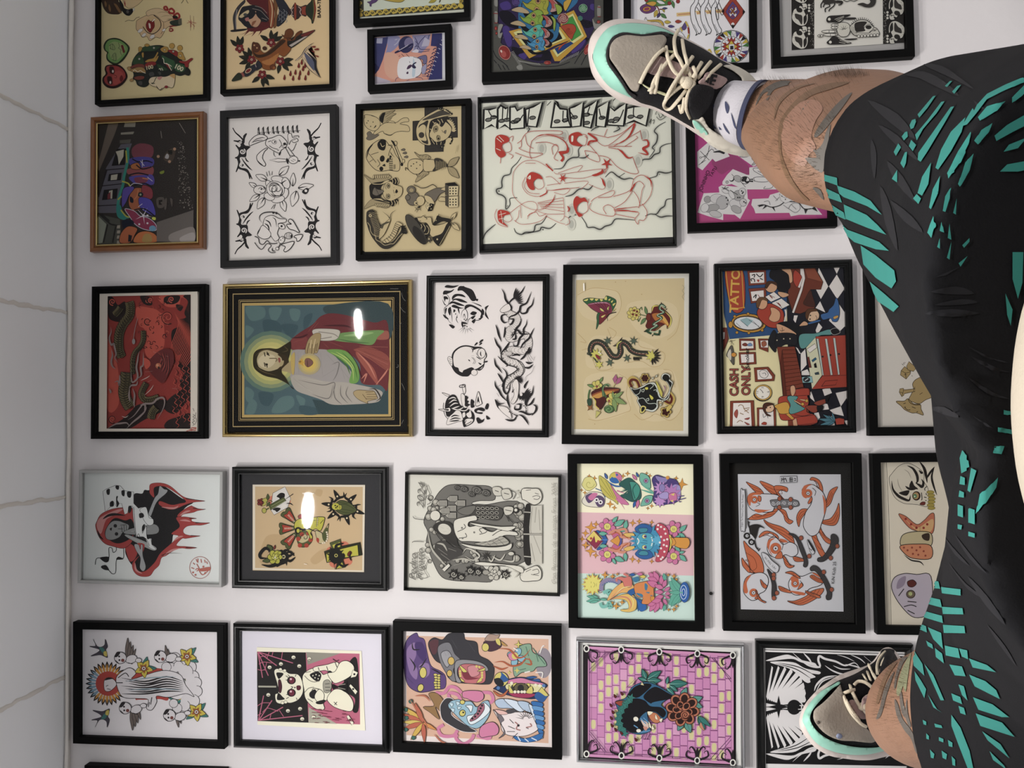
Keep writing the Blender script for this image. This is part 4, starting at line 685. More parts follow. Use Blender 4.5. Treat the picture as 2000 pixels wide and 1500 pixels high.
 b(R,'215,1205 300,1210 330,1240 270,1260 260,1310 310,1360 260,1340 215,1300');L(W,4,'220,1250 290,1230/240,1210 260,1330/220,1290 270,1280');L(R,4,'200,1190 180,1260 220,1340 310,1370/330,1240 350,1290 310,1320 270,1300/330,1230 420,1160 500,1120 580,1130 590,1200 500,1260/370,1300 440,1340 560,1330 640,1300 690,1250/420,1200 410,1270 380,1310/430,1160 440,1280/600,1130 850,1080/600,1140 850,1110/610,1150 850,1145/620,1165 855,1180/630,1180 860,1215/600,1210 690,1240 860,1240/590,1220 620,1260 680,1240/680,1260 800,1320 870,1340/850,1080 860,1260 820,1310/860,1260 900,1280 910,1330 870,1350/890,1160 910,1220/500,1290 520,1240 590,1220');A.line(R,'890,1160 910,1190 890,1220',12,taper='m')
 b(R,'950,1110 980,1065 1020,1085 1060,1080 1085,1120 1040,1120 990,1160 990,1220 1040,1250 1000,1265 955,1180');L(R,5,'1085,1120 1090,1200 1040,1240 990,1220/1100,1090 1090,1130/1120,1120 1170,1080 1340,1010 1320,1070 1190,1080/1120,1130 1110,1190 1200,1240 1340,1260 1350,1190 1290,1150 1240,1180 1270,1240/1340,1070 1500,1010 1540,900 1610,860 1690,890 1720,960 1700,1060 1640,1140 1590,1160/1350,1180 1450,1120 1530,1010/1340,1200 1560,1170 1590,1170 1620,1010 1640,960 1590,920 1530,960/1350,1210 1580,1220 1550,1290 1580,1340 1590,1300 1640,1300 1670,1220 1620,1140/1350,1240 1550,1280/1540,1020 1580,1080 1600,1150/1370,1190 1470,1180');A.line(R,'1500,1030 1530,980 1560,930',14,taper='m');A.line(R,'1640,870 1700,910 1710,980',10,taper='m');A.line(R,'1350,1210 1450,1205 1580,1225',10,taper='m');return A
@art
def collage():
 A=Art(1345,250,.15);L=A.lines;b=A.blob;P='d6d5d2';D='2c2b2c'
 A.polys('b54880','100,1020 800,1000 1600,1000 1700,1250 100,1250/780,800 1300,800 1300,900 780,930',False);A.polys('97406f','300,430 520,330 760,470 780,620 560,540 420,600',True)
 A.polys(P,'110,310 250,190 300,160 600,300 500,315 535,370 350,440 310,400 180,550 115,510/570,310 900,300 1050,430 840,500/440,700 500,610 575,535 760,610 790,610 790,515 980,485 985,545 1180,545 1420,680 1200,740 1200,800 760,800 640,765 560,730 480,745 440,735/195,850 400,840 390,770 430,745 760,780 770,920 800,940 670,1185 600,1130 450,1120 450,1200 260,1150 115,1100/830,925 1040,915 1060,870 1340,790 1390,890 1500,840 1740,1130 1620,1130 1440,1130 1330,1150 1310,1105 870,1110 850,1050 815,1000',False)
 L(D,7,'150,300 220,370 270,420/270,230 240,360 150,470/200,390 290,280 330,300/310,230 360,280/150,390 220,360/130,480 220,420');b(D,'320,310 400,290 480,280 540,300 480,310 460,340 400,320 340,320');A.ell(P,155,385,12,12,0,5,D)
 A.polys('a8a7a5','670,350 760,320 860,270 900,290 780,370 680,380/820,480 850,440 820,390 880,340 920,310 930,330 870,380 900,430 850,480',ol=4)
 L(D,6,'850,560 840,530 880,520 950,540 950,580 900,560/850,560 960,620 1040,640/1050,690 1100,720 1080,780 980,790 1000,760/560,600 600,640 640,660/690,710 740,770');A.ell(D,560,665,34);A.ell(P,552,655,30);A.ell('a9a8a6',640,660,55,40,30,4,D);A.ell(P,735,680,58,48,0,8,D);A.ell(D,708,678,22);b(D,'700,640 760,640 750,690 790,690 760,720 720,690');A.poly(D,'790,665 840,660 840,705 790,700');L(P,8,'800,680 840,680',smooth=False);A.ell(P,945,670,110,34,3,6,D);A.ell(D,1045,680,13);A.leaf(D,1230,630,1050,640,.16);L(D,5,'1060,650 1160,640/850,650 860,700');A.ell('b5b4b2',500,705,18,18,0,4,D)
 for x,y,rx,ry,c,r in((245,930,46,44,'9d9c9a',0),(370,920,90,62,'c9c8c6',0),(440,970,80,90,'b0afae',20),(300,1045,100,52,'a09f9d',-12),(350,1120,82,42,'bdbcba',15),(210,1040,50,60,'cfcecc',30),(610,990,80,62,'cbcac8',20),(620,1060,72,46,'a9a8a6',30),(650,880,72,70,'a3a2a0',20),(700,830,46,50,'c9c8c6',0),(710,970,46,50,'c6c5c3',0),(480,820,50,30,'d0cfcd',20),(560,870,60,30,'d0cfcd',60)):A.ell(c,x,y,rx,ry,r,4,'55545a')
 A.dots(D,10,'490,910 500,990 510,940 690,820 710,835 700,850 720,960 740,975 640,905 665,905');L(D,7,'430,770 470,790 520,820/450,800 520,770/540,810 640,870/480,760 460,790')
 L(D,11,'900,1010 980,1000 1080,1030 1180,1010 1260,960 1350,960 1430,970 1500,1050 1600,1050');A.polys(D,'920,1000 910,1030 980,1010/1080,1030 1130,1090 1110,1030/1500,1050 1520,1120 1550,1060/1000,1000 960,1060 1020,1020/1640,1020 1680,1090 1600,1050',False);A.polys(P,'1180,860 1240,820 1340,870 1350,940 1260,980 1200,940',False,4,'77767a');A.dots(D,8,'1215,890 1285,865 1260,930 1310,915');L('6d6c70',5,'1230,1000 1300,1050 1390,1100 1450,1050 1430,980 1340,990 1300,1050/1460,990 1500,900 1560,880 1600,960/1340,1000 1400,1060/1100,880 1160,940/1130,950 1180,900/980,960 1040,950 1060,1000/1500,930 1570,1000/1180,860 1260,910 1340,870')
 A.text('3a2333','JONINHO',205,690,70,-68,.95);A.text('3a2333','TATU',320,570,62,-60,.95);return[A]
@art
def dragonred():
 A=Art(180,550,.12);b=A.blob;L=A.lines;R='9c3d36';D='2c2322';O='bf5343';y0=1083
 A.poly('93362f','252,232 700,225 1605,212 1600,%d 232,%d'%(1312+y0,1310+y0));A.polys(O,'720,420 1000,440 1100,500 1150,560 1180,900 1150,1100 1000,1300 860,1150 860,800 760,700/240,1000 300,1050 420,1420 430,2000 240,2050/1080,230 1600,215 1560,300 1450,260 1400,400 1200,400',True)
 A.polys(D,'260,240 340,260 420,380 540,330 560,600 480,660 300,620 255,500/780,240 900,230 980,350 940,390 840,360/1200,240 1420,230 1400,330 1290,370 1170,330/1370,370 1480,400 1440,480 1380,440/1480,240 1600,220 1600,600 1500,520 1560,330/1300,800 1420,720 1380,620 1500,600 1600,550 1600,1000 1400,1200 1300,1000',True)
 A.polys(D,'1400,1350 1600,1000 1600,2000 1550,1850 1420,1650 1500,1500/1200,2390 1220,2270 1400,2200 1600,2150 1600,2393/1180,2000 1280,1880 1400,1800 1560,1700 1600,1850 1500,2000 1350,2150 1200,2100/480,2250 640,2100 760,2000 1200,1920 1150,2100 850,2250 600,2390 260,2393',True)
 rn=random.Random(11)
 for _ in range(60):
  x,y=rn.uniform(760,1240),rn.uniform(240,1150);c=rn.choice((D,'5c2a28','c25a46'));A.spiral(c,x,y,rn.uniform(20,44),12,.8,rn.uniform(0,360),rn.choice((1,-1)),'e')
 for x,y,r in((1230,580,120),(330,330,75),(1290,290,70),(950,300,60),(330,2240,70),(900,650,60),(1080,1370,90)):[A.spiral(c,x,y,r-q,16,1.5,60+q) for c,q in((D,0),(O,18))]
 for k in range(16):x=1330+k*16;A.line(O,[(x,480+k*14),(x+70,700+k*30),(x-30,1000+k*24),(x-60,1180+k*14)],11,taper='m')
 for k in range(10):A.line(O,[(1340+k*25,380+(k*71)%90),(1440+k*14,330+k*20)],10,taper='m');A.line(D,[(1400+k*12,440+k*35),(1500+k*9,400+k*36)],12,taper='m')
 for k in range(22):
  x,y=1290+(k*83)%280,1240+k*46;A.line(O,[(x,y),(x+40,y+40),(x+10,y+90),(x+60,y+130),(x+20,y+180)],10,taper='m');A.line(D,[(x+20,y),(x+60,y+60),(x+30,y+110)],10,taper='m')
 # scaled body in coils
 for p,w in(('600,330 620,420 600,560 500,700 440,850 430,1000 440,1120 480,1230',150),('460,420 420,480 360,540',110),('830,800 830,950 780,1060 700,1150 660,1280 660,1500',80),('560,1480 540,1650 520,1800 560,1950 620,2050',190),('880,1650 820,1760 800,1840 850,1920 960,1920 1080,1880',100),('1040,2050 980,2120 950,2230',130)):
  p2=spl(nums(p),False,6);q=strip(p2,w);A.poly('4a4331',[a for a,_ in q]+[c for _,c in q[::-1]],False,6,D);A.scales('8f8256',p,w*.9,int(len(p2)/1.6),6)
  A.scales('241f1a',[(x+w*.12,y+8) for x,y in nums(p)],w*.5,int(len(p2)/2),9)
 for k in range(14):A.line('a04a40',[(960+k*20,1760-k*3),(1000+k*18,1830+k*2)],9,taper='m');A.line('c05a48',[(560+k*10,1000-k*14),(640+k*10,960-k*22)],9,taper='m')
 b('6a2d2d','900,1350 1000,1200 1150,1100 1300,1120 1330,1300 1250,1500 1150,1650 1020,1560 950,1480',0);[A.line(c,[(1050+k*22,1130+(k*37)%60),(1130+k*14,1250+k*20),(1060+k*18,1400+k*16)],12,taper='m') for k,c in enumerate(['a04840',D,'8a3a36',D,'b0544a',D,'8a3a36',D,'a04840',D])];b(O,'840,1240 930,1280 950,1360 880,1430 840,1350',4,D);A.ell('b5654a',1075,1370,50,50,0,6,D);A.ell('d09a70',1062,1362,20);A.ell(D,1085,1400,18);L('c9b7ad',12,'990,1140 1040,1160/915,1250 960,1235/870,580 940,600/860,1470 980,1460/790,1610 880,1570 940,1530/850,1850 950,1760 1000,1680/700,590 720,550/900,1635 970,1600/1110,1275 1150,1275/1200,1210 1240,1220/1300,1740 1390,1745/1420,1560 1460,1610/1540,1510 1585,1560/480,2190 540,2210 590,2180','m')
 # smoke
 for t in('300,740 310,820 280,920 310,1030 350,1010 370,1090 390,1180 370,1240 420,1320','310,1110 330,1200 310,1300 330,1380 380,1420','770,1130 750,1200 740,1280 720,1400 740,1560 660,1640 640,1580 630,1450','830,1150 830,1350 790,1400 800,1520 750,1570','600,1740 640,1690 720,1680 740,1620/610,1740 600,1860 620,1960','660,1740 690,1850 680,1960 690,2050','360,1640 420,1620 440,1690 450,1560 440,1520','270,1740 300,1790 290,1820','580,2250 680,2180 790,2040 840,1990 980,1980 1060,1910 1150,1890 1180,1960 1150,2080 1060,2240','250,2390 380,2320 440,2310 560,2300 600,2350','560,2390 660,2290 760,2210 850,2120 890,2040','780,2010 860,2010 850,2120'):
  [A.line('8f7f7b',q,30,taper='m') for q in t.split('/')]
 A.ell('8f8a88',675,975,26,46);L('8f8a88',8,'740,600 700,750 670,930')
 A.polys('d8d0c2','110,180 1715,145 1715,212 1605,212 252,238 110,240/110,180 252,236 235,%d 100,%d/1605,212 1720,212 1710,%d 1600,%d/100,%d 1600,%d 1700,%d 100,%d'%(1310+y0,1370+y0,1380+y0,1312+y0,1310+y0,1312+y0,1385+y0,1385+y0),False)
 L(D,7,'1640,2060 1660,2110/1690,2130 1680,2200 1700,2260 1670,2330/1640,2160 1670,2180 1640,2200 1670,2220 1640,2250 1670,2270 1630,2290 1660,2320 1640,2340');A.polys('b0665a','1530,2430 1600,2400 1610,2370 1700,2370 1690,2430 1640,2420 1600,2460 1530,2460',False);A.lines('d8d0c2',8,'1620,2390 1690,2410/1560,2430 1640,2440',smooth=False);return A
@art
def portrait():
 A=Art(430,540,.2);b=A.blob;L=A.lines;p=A.poly
 for(t,w) in(('126,172 1756,146 1758,1456 126,1466',11),('183,231 1697,206 1698,1398 182,1408',6),('196,244 1684,220 1684,1384 196,1394',9)):A.line('b79f68',t,w,True,False)
 L('6c6a66',5,'1770,160 1785,210 1810,240/1760,300 1790,340 1810,350/1720,890 1740,880 1735,860/1770,1040 1790,1080 1800,1110/1770,1440 1790,1400/1660,120 1740,120/1750,480 1770,450')
 p('b89d5c','213,260 1668,236 1668,1368 213,1378');p('4b6267','237,285 1640,265 1643,1345 235,1350')
 A.polys('5a7574','250,300 420,300 430,400 300,430/480,310 600,310 560,420 500,420/680,320 780,330 760,430 700,420/250,480 330,520 260,600/250,1080 330,1130 300,1230 250,1200/580,1190 700,1170 720,1260 610,1330 500,1320/740,1160 830,1200 800,1280/300,1200 360,1240 330,1340 250,1330');A.polys('3e555b','420,430 560,440 600,540 450,560/600,470 760,480 700,600 640,560/380,1130 520,1150 480,1260 400,1240/820,400 900,360 880,450 820,520/780,1260 950,1290 960,1345 800,1345');p('3a4a4c','1090,275 1640,265 1640,640 1300,560 1150,420 1010,340',True);p('36494c','960,1345 900,1200 1250,1250 1560,1200 1640,1060 1643,1345')
 for r,c in((300,'5c7668'),(262,'84906a'),(226,'a5a666'),(190,'bdb66a'),(150,'c9bf72')):A.ell(c,500,830,r*1.02,r)
 # red mantle, white tunic, green lining
 b('6b3033','680,640 760,560 900,470 980,390 1080,360 1240,380 1500,450 1640,470 1640,1080 1560,1060 1380,1040 1360,850 1200,720 1050,720 720,720');b('7c3b3a','700,610 830,580 850,680 720,715');L('8f4f47',26,'720,640 820,610/860,540 940,440/900,520 960,450/1000,640 1060,700/1020,620 1200,690','m');L('4a2226',20,'700,600 800,590 860,560/1000,480 1200,480 1280,500/1080,400 1250,430/1230,700 1330,860 1400,1030','m');b('8d4a40','1310,710 1460,690 1640,780 1640,920 1480,820 1340,740');b('9a5346','1340,740 1500,900 1540,1060 1450,950 1340,790');L('c07a66',16,'1360,680 1640,690/1330,715 1640,860/1340,740 1450,860 1520,1000/1520,610 1640,600/1380,1000 1430,950 1400,1040/1520,1060 1600,960 1640,900','m');b('9a5a4c','1570,540 1640,535 1640,610 1520,610');L('5a262a',18,'1400,730 1640,830/1450,780 1640,920/1420,700 1640,740','m')
 b('6c9052','1160,560 1290,540 1590,525 1540,590 1480,668 1330,650 1100,620');b('8aab6a','1200,580 1400,545 1500,550 1380,580');L('4c7040',14,'1150,610 1300,640 1460,650/1240,600 1440,600','m')
 b('9c9692','700,730 850,715 1060,720 1160,820 1280,930 1290,1030 1120,1100 900,1060 690,1000 720,880');b('a8a196','690,1000 760,960 1000,1020 1130,1030 1260,1040 1560,1110 1570,1180 1520,1230 1280,1250 1090,1250 980,1200 860,1160 740,1110');L('6f6a66',9,'760,740 770,960/820,740 850,950/980,740 1000,960/1040,760 1130,860/1000,980 1130,900/1100,1020 1140,950 1160,840 1090,860/1170,850 1220,1010/1180,900 1260,1000/760,1010 1000,1060 1120,1040 1080,1200/900,1150 1060,1190 1100,1060/1110,1050 1120,1180 1190,1250/1180,1060 1180,1160 1250,1240/1250,1070 1230,1150 1290,1230/720,1000 850,1100','m');L('c9c2b4',10,'790,990 1000,1030/760,1050 900,1130/1140,1060 1140,1180/1210,1070 1210,1180/730,760 740,940/800,750 800,790','m')
 b('6c9848','1040,720 1220,725 1330,850 1360,980 1330,1040 1260,1030 1280,900 1160,800');L('a8bc62',13,'1080,740 1200,800 1290,900 1300,1020/1130,735 1260,820 1330,940','m');L('44702e',12,'1100,760 1220,850 1270,960/1190,740 1300,860 1340,1000','m')
 b('bcb6a8','900,530 960,510 1150,520 1165,570 1120,620 980,625 920,580',4,'6d675f');L('857e74',8,'960,540 1100,560 1150,590/980,610 1090,590')
 b('a08c60','860,620 920,560 980,560 975,640 950,740 920,750 880,780 860,780 830,730',4,'5a4630');L('5a4630',6,'870,650 850,740 860,790/900,660 890,770/935,660 920,745/950,650 940,730');L('c9b488',8,'890,620 880,700/930,610 910,700')
 # head
 b('2e2818','320,820 330,750 380,710 480,700 560,705 640,660 690,640 680,760 640,870 600,930 640,990 690,1080 720,1100 660,1050 560,1000 450,975 380,940 330,890');b('b0a27c','360,800 400,730 470,720 560,750 600,790 620,850 590,890 480,925 400,900 370,870');b('c5b894','370,820 430,760 520,770 540,830 480,890 400,880');b('3a2e1c','560,760 640,770 670,830 650,880 560,910 600,860 600,800');b('a8986e','580,840 620,820 615,860 590,880');b('8a4a40','565,800 585,795 590,830 575,840');L('3a3224',10,'455,735 470,760 480,775/440,850 455,870 460,890/430,740 440,780/430,840 440,880');A.dots('2a2418',12,'465,757 455,860');L('6a5c40',9,'480,800 540,800 555,815 540,830');L('57492c',10,'340,780 420,720 540,715/350,880 420,930 560,970/620,680 660,720 600,740/620,960 680,1040','m');b('a3926a','600,910 690,820 720,780 720,940 650,930');b('b9a054','690,800 725,740 730,830 720,950 700,940')
 for r,c in((105,'aa9c72'),(86,'b9a664'),(66,'c6ac56'),(45,'cdb04a')):A.ell(c,870,855,r*1.05,r)
 b('7a544c','825,840 835,805 870,800 905,830 900,860 860,885 835,870',3,'4a2c26');L('4a2f22',6,'850,820 855,880');b('c49a30','765,850 800,800 810,830 830,840 810,850 815,875 790,860');L('6a4a1c',5,'765,832 795,832/780,820 780,845')
 b('a8946a','1300,1140 1340,1110 1440,1115 1500,1120 1530,1170 1530,1195 1440,1220 1440,1240 1350,1200',4,'5a4a34');L('5f4c34',5,'1420,1130 1495,1125/1430,1150 1520,1150/1430,1175 1530,1175/1420,1195 1520,1195/1390,1150 1430,1200');L('3a3632',12,'1450,1100 1510,1100 1550,1150 1560,1190 1520,1220','m');return A
@art
def tiger():
 A=Art(830,530,.13);b=A.blob;L=A.lines;D='262324';W='ddd6d0';y0=1154
 A.polys(D,'300,240 330,205 420,215 510,210 420,250/270,340 290,290 380,290 440,265 400,310 310,345/490,290 510,230 560,220 620,240 700,270 740,320 770,400 760,440 700,440 640,360 560,290/410,430 410,380 460,340 560,345 610,390 500,370 440,400/410,450 440,410 540,415 640,470 540,460 460,430/360,500 400,450 500,470 600,520 500,510 420,480/400,530 440,500 540,545 600,550 500,560/600,570 610,510 700,500 830,570 870,640 860,700 830,690 840,620 760,560 680,530/680,640 720,600 780,620 740,660/690,690 760,660 720,720/270,650 300,660 360,720 300,700/300,460 280,380 330,380 350,420 310,420/260,420 300,490 330,510 290,500/350,560 390,540 380,660 350,620/300,570 330,550 310,640/490,570 510,560 520,640/530,730 570,770 560,840 600,800 560,760/900,540 960,510 930,560 920,620 960,720 900,660 910,590/860,560 890,600 880,660 850,600/700,460 820,500 850,530 760,490/700,750 760,710 740,780/800,715 870,680 840,720/360,800 400,800 450,830 420,860 380,830')
 for k in range(8):x=530+k*32;y=240+k*25;b(D,[(x,y),(x+60-k*2,y-20+k*3),(x+30,y+35)])
 L(D,9,'260,400 280,350 330,350 370,420 350,500 330,520 290,560 300,640 340,720 390,780 430,800/540,700 560,600 610,570 640,640 630,740 590,750/570,700 590,640 610,720/390,560 400,640 410,760/490,650 470,720 500,780/880,680 820,730 760,740 720,800/640,780 660,720 740,670','m');L(D,7,'600,840 520,920/600,850 560,930/620,860 600,945/640,860 640,930/655,860 710,920/670,850 740,890/580,840 500,890','e');A.dots(D,9,'440,600 460,640 590,720 610,735 630,720 480,690 600,820 630,830');b(D,'430,570 460,590 430,620');b(D,'550,760 620,770 640,800 560,830');A.dots(W,11,'585,800 610,800 632,800')
 # laughing round head
 b(D,'400,1300 430,1200 520,1130 620,1110 740,1130 850,1140 920,1220 930,1280 900,1330 890,1400 820,1470 780,1480 760,1540 700,1530 640,1580 520,1560 430,1480');b(W,'425,1300 450,1215 530,1150 620,1130 710,1150 730,1180 790,1160 860,1160 905,1220 915,1280 885,1330 880,1390 800,1450 740,1470 700,1440 600,1480 580,1520 520,1500 500,1450 440,1420');b(D,'395,1410 480,1470 500,1450 520,1510 560,1520 590,1480 730,1450 700,1530 640,1570 560,1578 480,1540 430,1490');A.ell(W,740,1520,48,44,0,6,D);b(W,'340,1320 360,1280 410,1310 410,1420 380,1400',6,D);L(D,5,'355,1310 400,1330/355,1340 400,1360/370,1370 405,1390');A.ell(W,850,1230,60,75,0,9,D);L(D,17,'840,1200 835,1240 850,1280','m');L(D,14,'770,1280 800,1300 850,1330/690,1270 740,1265/690,1150 720,1180 710,1220/780,1150 840,1170','m');b(D,'800,1370 850,1390 830,1405');b(D,'780,1480 850,1460 890,1390 880,1440 830,1490');L(D,5,'700,1290 740,1340 720,1390/720,1290 760,1350 740,1390/770,1220 780,1260');b(D,'650,1325 670,1330 680,1350 660,1345');A.polys(D,'740,1115 770,1070 795,1075 770,1105/810,1110 840,1070 860,1080 840,1100/815,1080 830,1040 870,1020 870,1045/870,1370 900,1350 940,1345 935,1365 900,1370')
 P=lambda t:[(u,w+y0) for u,w in nums(t)];B=lambda c,t,o=0:A.poly(c,P(t),True,o,D)
 # horned goblin with feather crown
 B(D,'300,860 330,760 400,700 460,710 500,780 540,860 680,930 740,1000 730,1110 600,1180 560,1080 460,1000 340,1030 310,960');A.line(D,P('280,820 275,900 300,1010 350,1070'),6)
 for t in('350,770 420,740 470,760','360,830 430,780 480,790','370,880 440,830 500,830','400,910 460,890 520,870','400,900 450,920 520,920 620,860'):A.line(W,P(t),17,taper='m')
 B(W,'255,670 330,690 370,710 330,720',6);B(W,'200,920 280,915 370,895 375,950 280,945',7);B(D,'280,925 350,915 350,940');B(W,'330,1150 350,1050 420,980 480,930 540,960 570,1080 480,1110',6)
 for t in('390,1040 440,1010 520,1020','370,1080 450,1050 540,1060','360,1100 460,1090 520,1080'):A.line(D,P(t),20,taper='m')
 B(W,'560,980 600,960 610,1020 570,1050',8);B(W,'620,990 660,960 680,930 700,1000 690,1040 650,1040',0);B(W,'540,700 580,690 610,760 600,860 640,880 600,900 560,850',6);B(W,'560,560 600,580 610,650 590,690 570,640',7);A.line(D,P('515,565 590,545 600,580 530,590 515,570'),10);A.polys(D,'/'.join(' '.join('%d,%d'%q for q in P(t)) for t in('600,720 650,740 630,780 660,800 640,830 680,850 610,870','690,770 740,800 730,840 745,880 690,890','560,1080 600,1110 620,1170 580,1180','745,920 840,890 900,920 880,950 800,930 780,960 860,965 850,990 760,970','770,1060 800,1130 870,1110 890,1060 850,1080 800,1040','930,830 960,850 940,920 900,900','920,1010 980,1060 930,1070')));B(W,'760,860 800,650 850,800 850,840',9);B(D,'780,830 800,720 820,830 800,800');A.line(W,P('520,930 600,940 660,900'),14);B(W,'600,1090 640,1060 720,1070 700,1120 620,1160');A.line(D,P('620,1080 600,1150 700,1100'),10)
 # long dragon
 path='1200,560 1280,640 1370,690 1380,760 1320,850 1260,900 1280,1010 1500,960 1560,1080 1500,1190 1300,1180 1260,1220 1200,1250 1240,1340 1400,1400 1440,1490 1360,1570 1250,1640 1210,1750'
 q=spl(nums(path),False,6);s=strip(q,110);A.poly(W,[a for a,_ in s]+[c for _,c in s[::-1]],False,7,D);A.scales('8d8884',path,100,62,4);A.line(D,[c for c,_ in s][70:],16);L(D,9,'1260,1290 1380,1330 1460,1420 1480,1490 1440,1570 1340,1620 1260,1690 1220,1760')
 for k in range(16):t=68+k*2.4;i=min(int(t),len(s)-1);A.ell(D,s[i][0][0]*.8+s[i][1][0]*.2,s[i][0][1]*.8+s[i][1][1]*.2,9,9,n=8)
 F='1150,260 1190,330 1210,420 1260,490 1300,540 1290,600/1500,220 1450,310 1370,380 1290,440 1250,500/1600,300 1560,400 1520,480 1440,520 1420,590 1360,650 1270,690 1250,780/1635,390 1610,500 1550,560 1520,620 1450,630 1410,560/1240,650 1160,660 1150,720 1190,770 1240,760/1270,720 1330,720 1300,790 1260,790/1060,800 1090,880 1110,960 1150,1060/1200,830 1200,920 1180,1000/1450,710 1420,800 1370,860 1340,940 1290,1010/1530,720 1520,800 1480,870 1480,940 1420,1010 1390,1110 1340,1120 1320,1060/1640,850 1590,950 1560,1010 1470,1090 1430,1170/1330,870 1400,890 1450,940 1570,940/1360,930 1360,1010 1310,1020/1040,990 1080,1090 1130,1160 1130,1230/1270,1060 1220,1140 1130,1240/1040,1300 1060,1400 1100,1450 1160,1530/1530,1220 1480,1290 1430,1330/1300,1270 1380,1250 1430,1270/1650,1280 1630,1340/1620,1400 1560,1450 1490,1440/1090,1270 1150,1330 1200,1370 1240,1410 1210,1430/1620,1370 1560,1380 1510,1360/1150,1440 1210,1500 1230,1570 1190,1660 1180,1780 1230,1840 1270,1760 1270,1700/1050,1640 1060,1720 1110,1790 1160,1880 1260,1970/1080,1830 1110,1880/1090,1530 1140,1600 1180,1680/1090,1730 1170,1690/1550,1640 1500,1720 1500,1760/1630,1710 1610,1830 1560,1890 1520,1990 1550,2020/1640,1900 1600,1980 1540,2020/1510,1890 1510,1980 1530,2030/1240,1840 1240,1940 1280,2060/1360,2000 1430,2000 1420,2070 1350,2070 1350,2010/1400,2110 1460,2110 1560,2150 1640,2130/1410,2150 1470,2180 1520,2240 1560,2310/1200,2220 1270,2240 1340,2230 1380,2160/1600,2170 1660,2100 1670,2030 1620,2000'
 L(D,30,F,'m')
 for k in range(9):a=math.radians(-75+k*10);A.leaf(D,1330+k*8,400+k*10,1330+150*math.cos(a),400-10+150*math.sin(a)+k*10,.18)
 for k in range(12):a=math.radians(-60+k*17);A.leaf(D,1490,1850,1490+120*math.cos(a),1850+110*math.sin(a),.2);A.leaf(D,1400,1640,1400+80*math.cos(a-1.5),1640+80*math.sin(a-1.5),.2);A.leaf(D,1540,1190,1540+70*math.cos(a),1190+70*math.sin(a),.2)
 b(W,'1130,580 1200,510 1260,490 1290,560 1250,600 1160,620',7,D);b(D,'1400,1850 1500,1830 1480,1900 1420,1920');A.ell(W,1445,1850,20,24);b(W,'1310,1700 1370,1620 1410,1700 1390,1900 1330,1990 1290,1960 1340,1850',6,D);L(D,12,'1330,1740 1310,1820 1350,1760/1370,1740 1380,1820/1320,1880 1270,1930/1340,1920 1300,2000/1470,1740 1500,1790','m');L(D,4,'1640,1420 1600,1520 1520,1580 1500,1660/1560,1230 1620,1320/1540,1250 1600,1350/1520,1260 1560,1360');b(W,'1110,2020 1250,2060 1300,2210 1200,2150 1120,2070',6,D);A.polys(D,'1050,1920 1120,1980 1200,1980 1100,2020 1130,2080 1080,2030')
 for t in('1270,2110 1340,2150 1390,2170','1430,1990 1510,2040 1520,2110'):
  for x,y in spl(nums(t),False,3):A.ell(D,x,y,11,9,n=8)
 return A
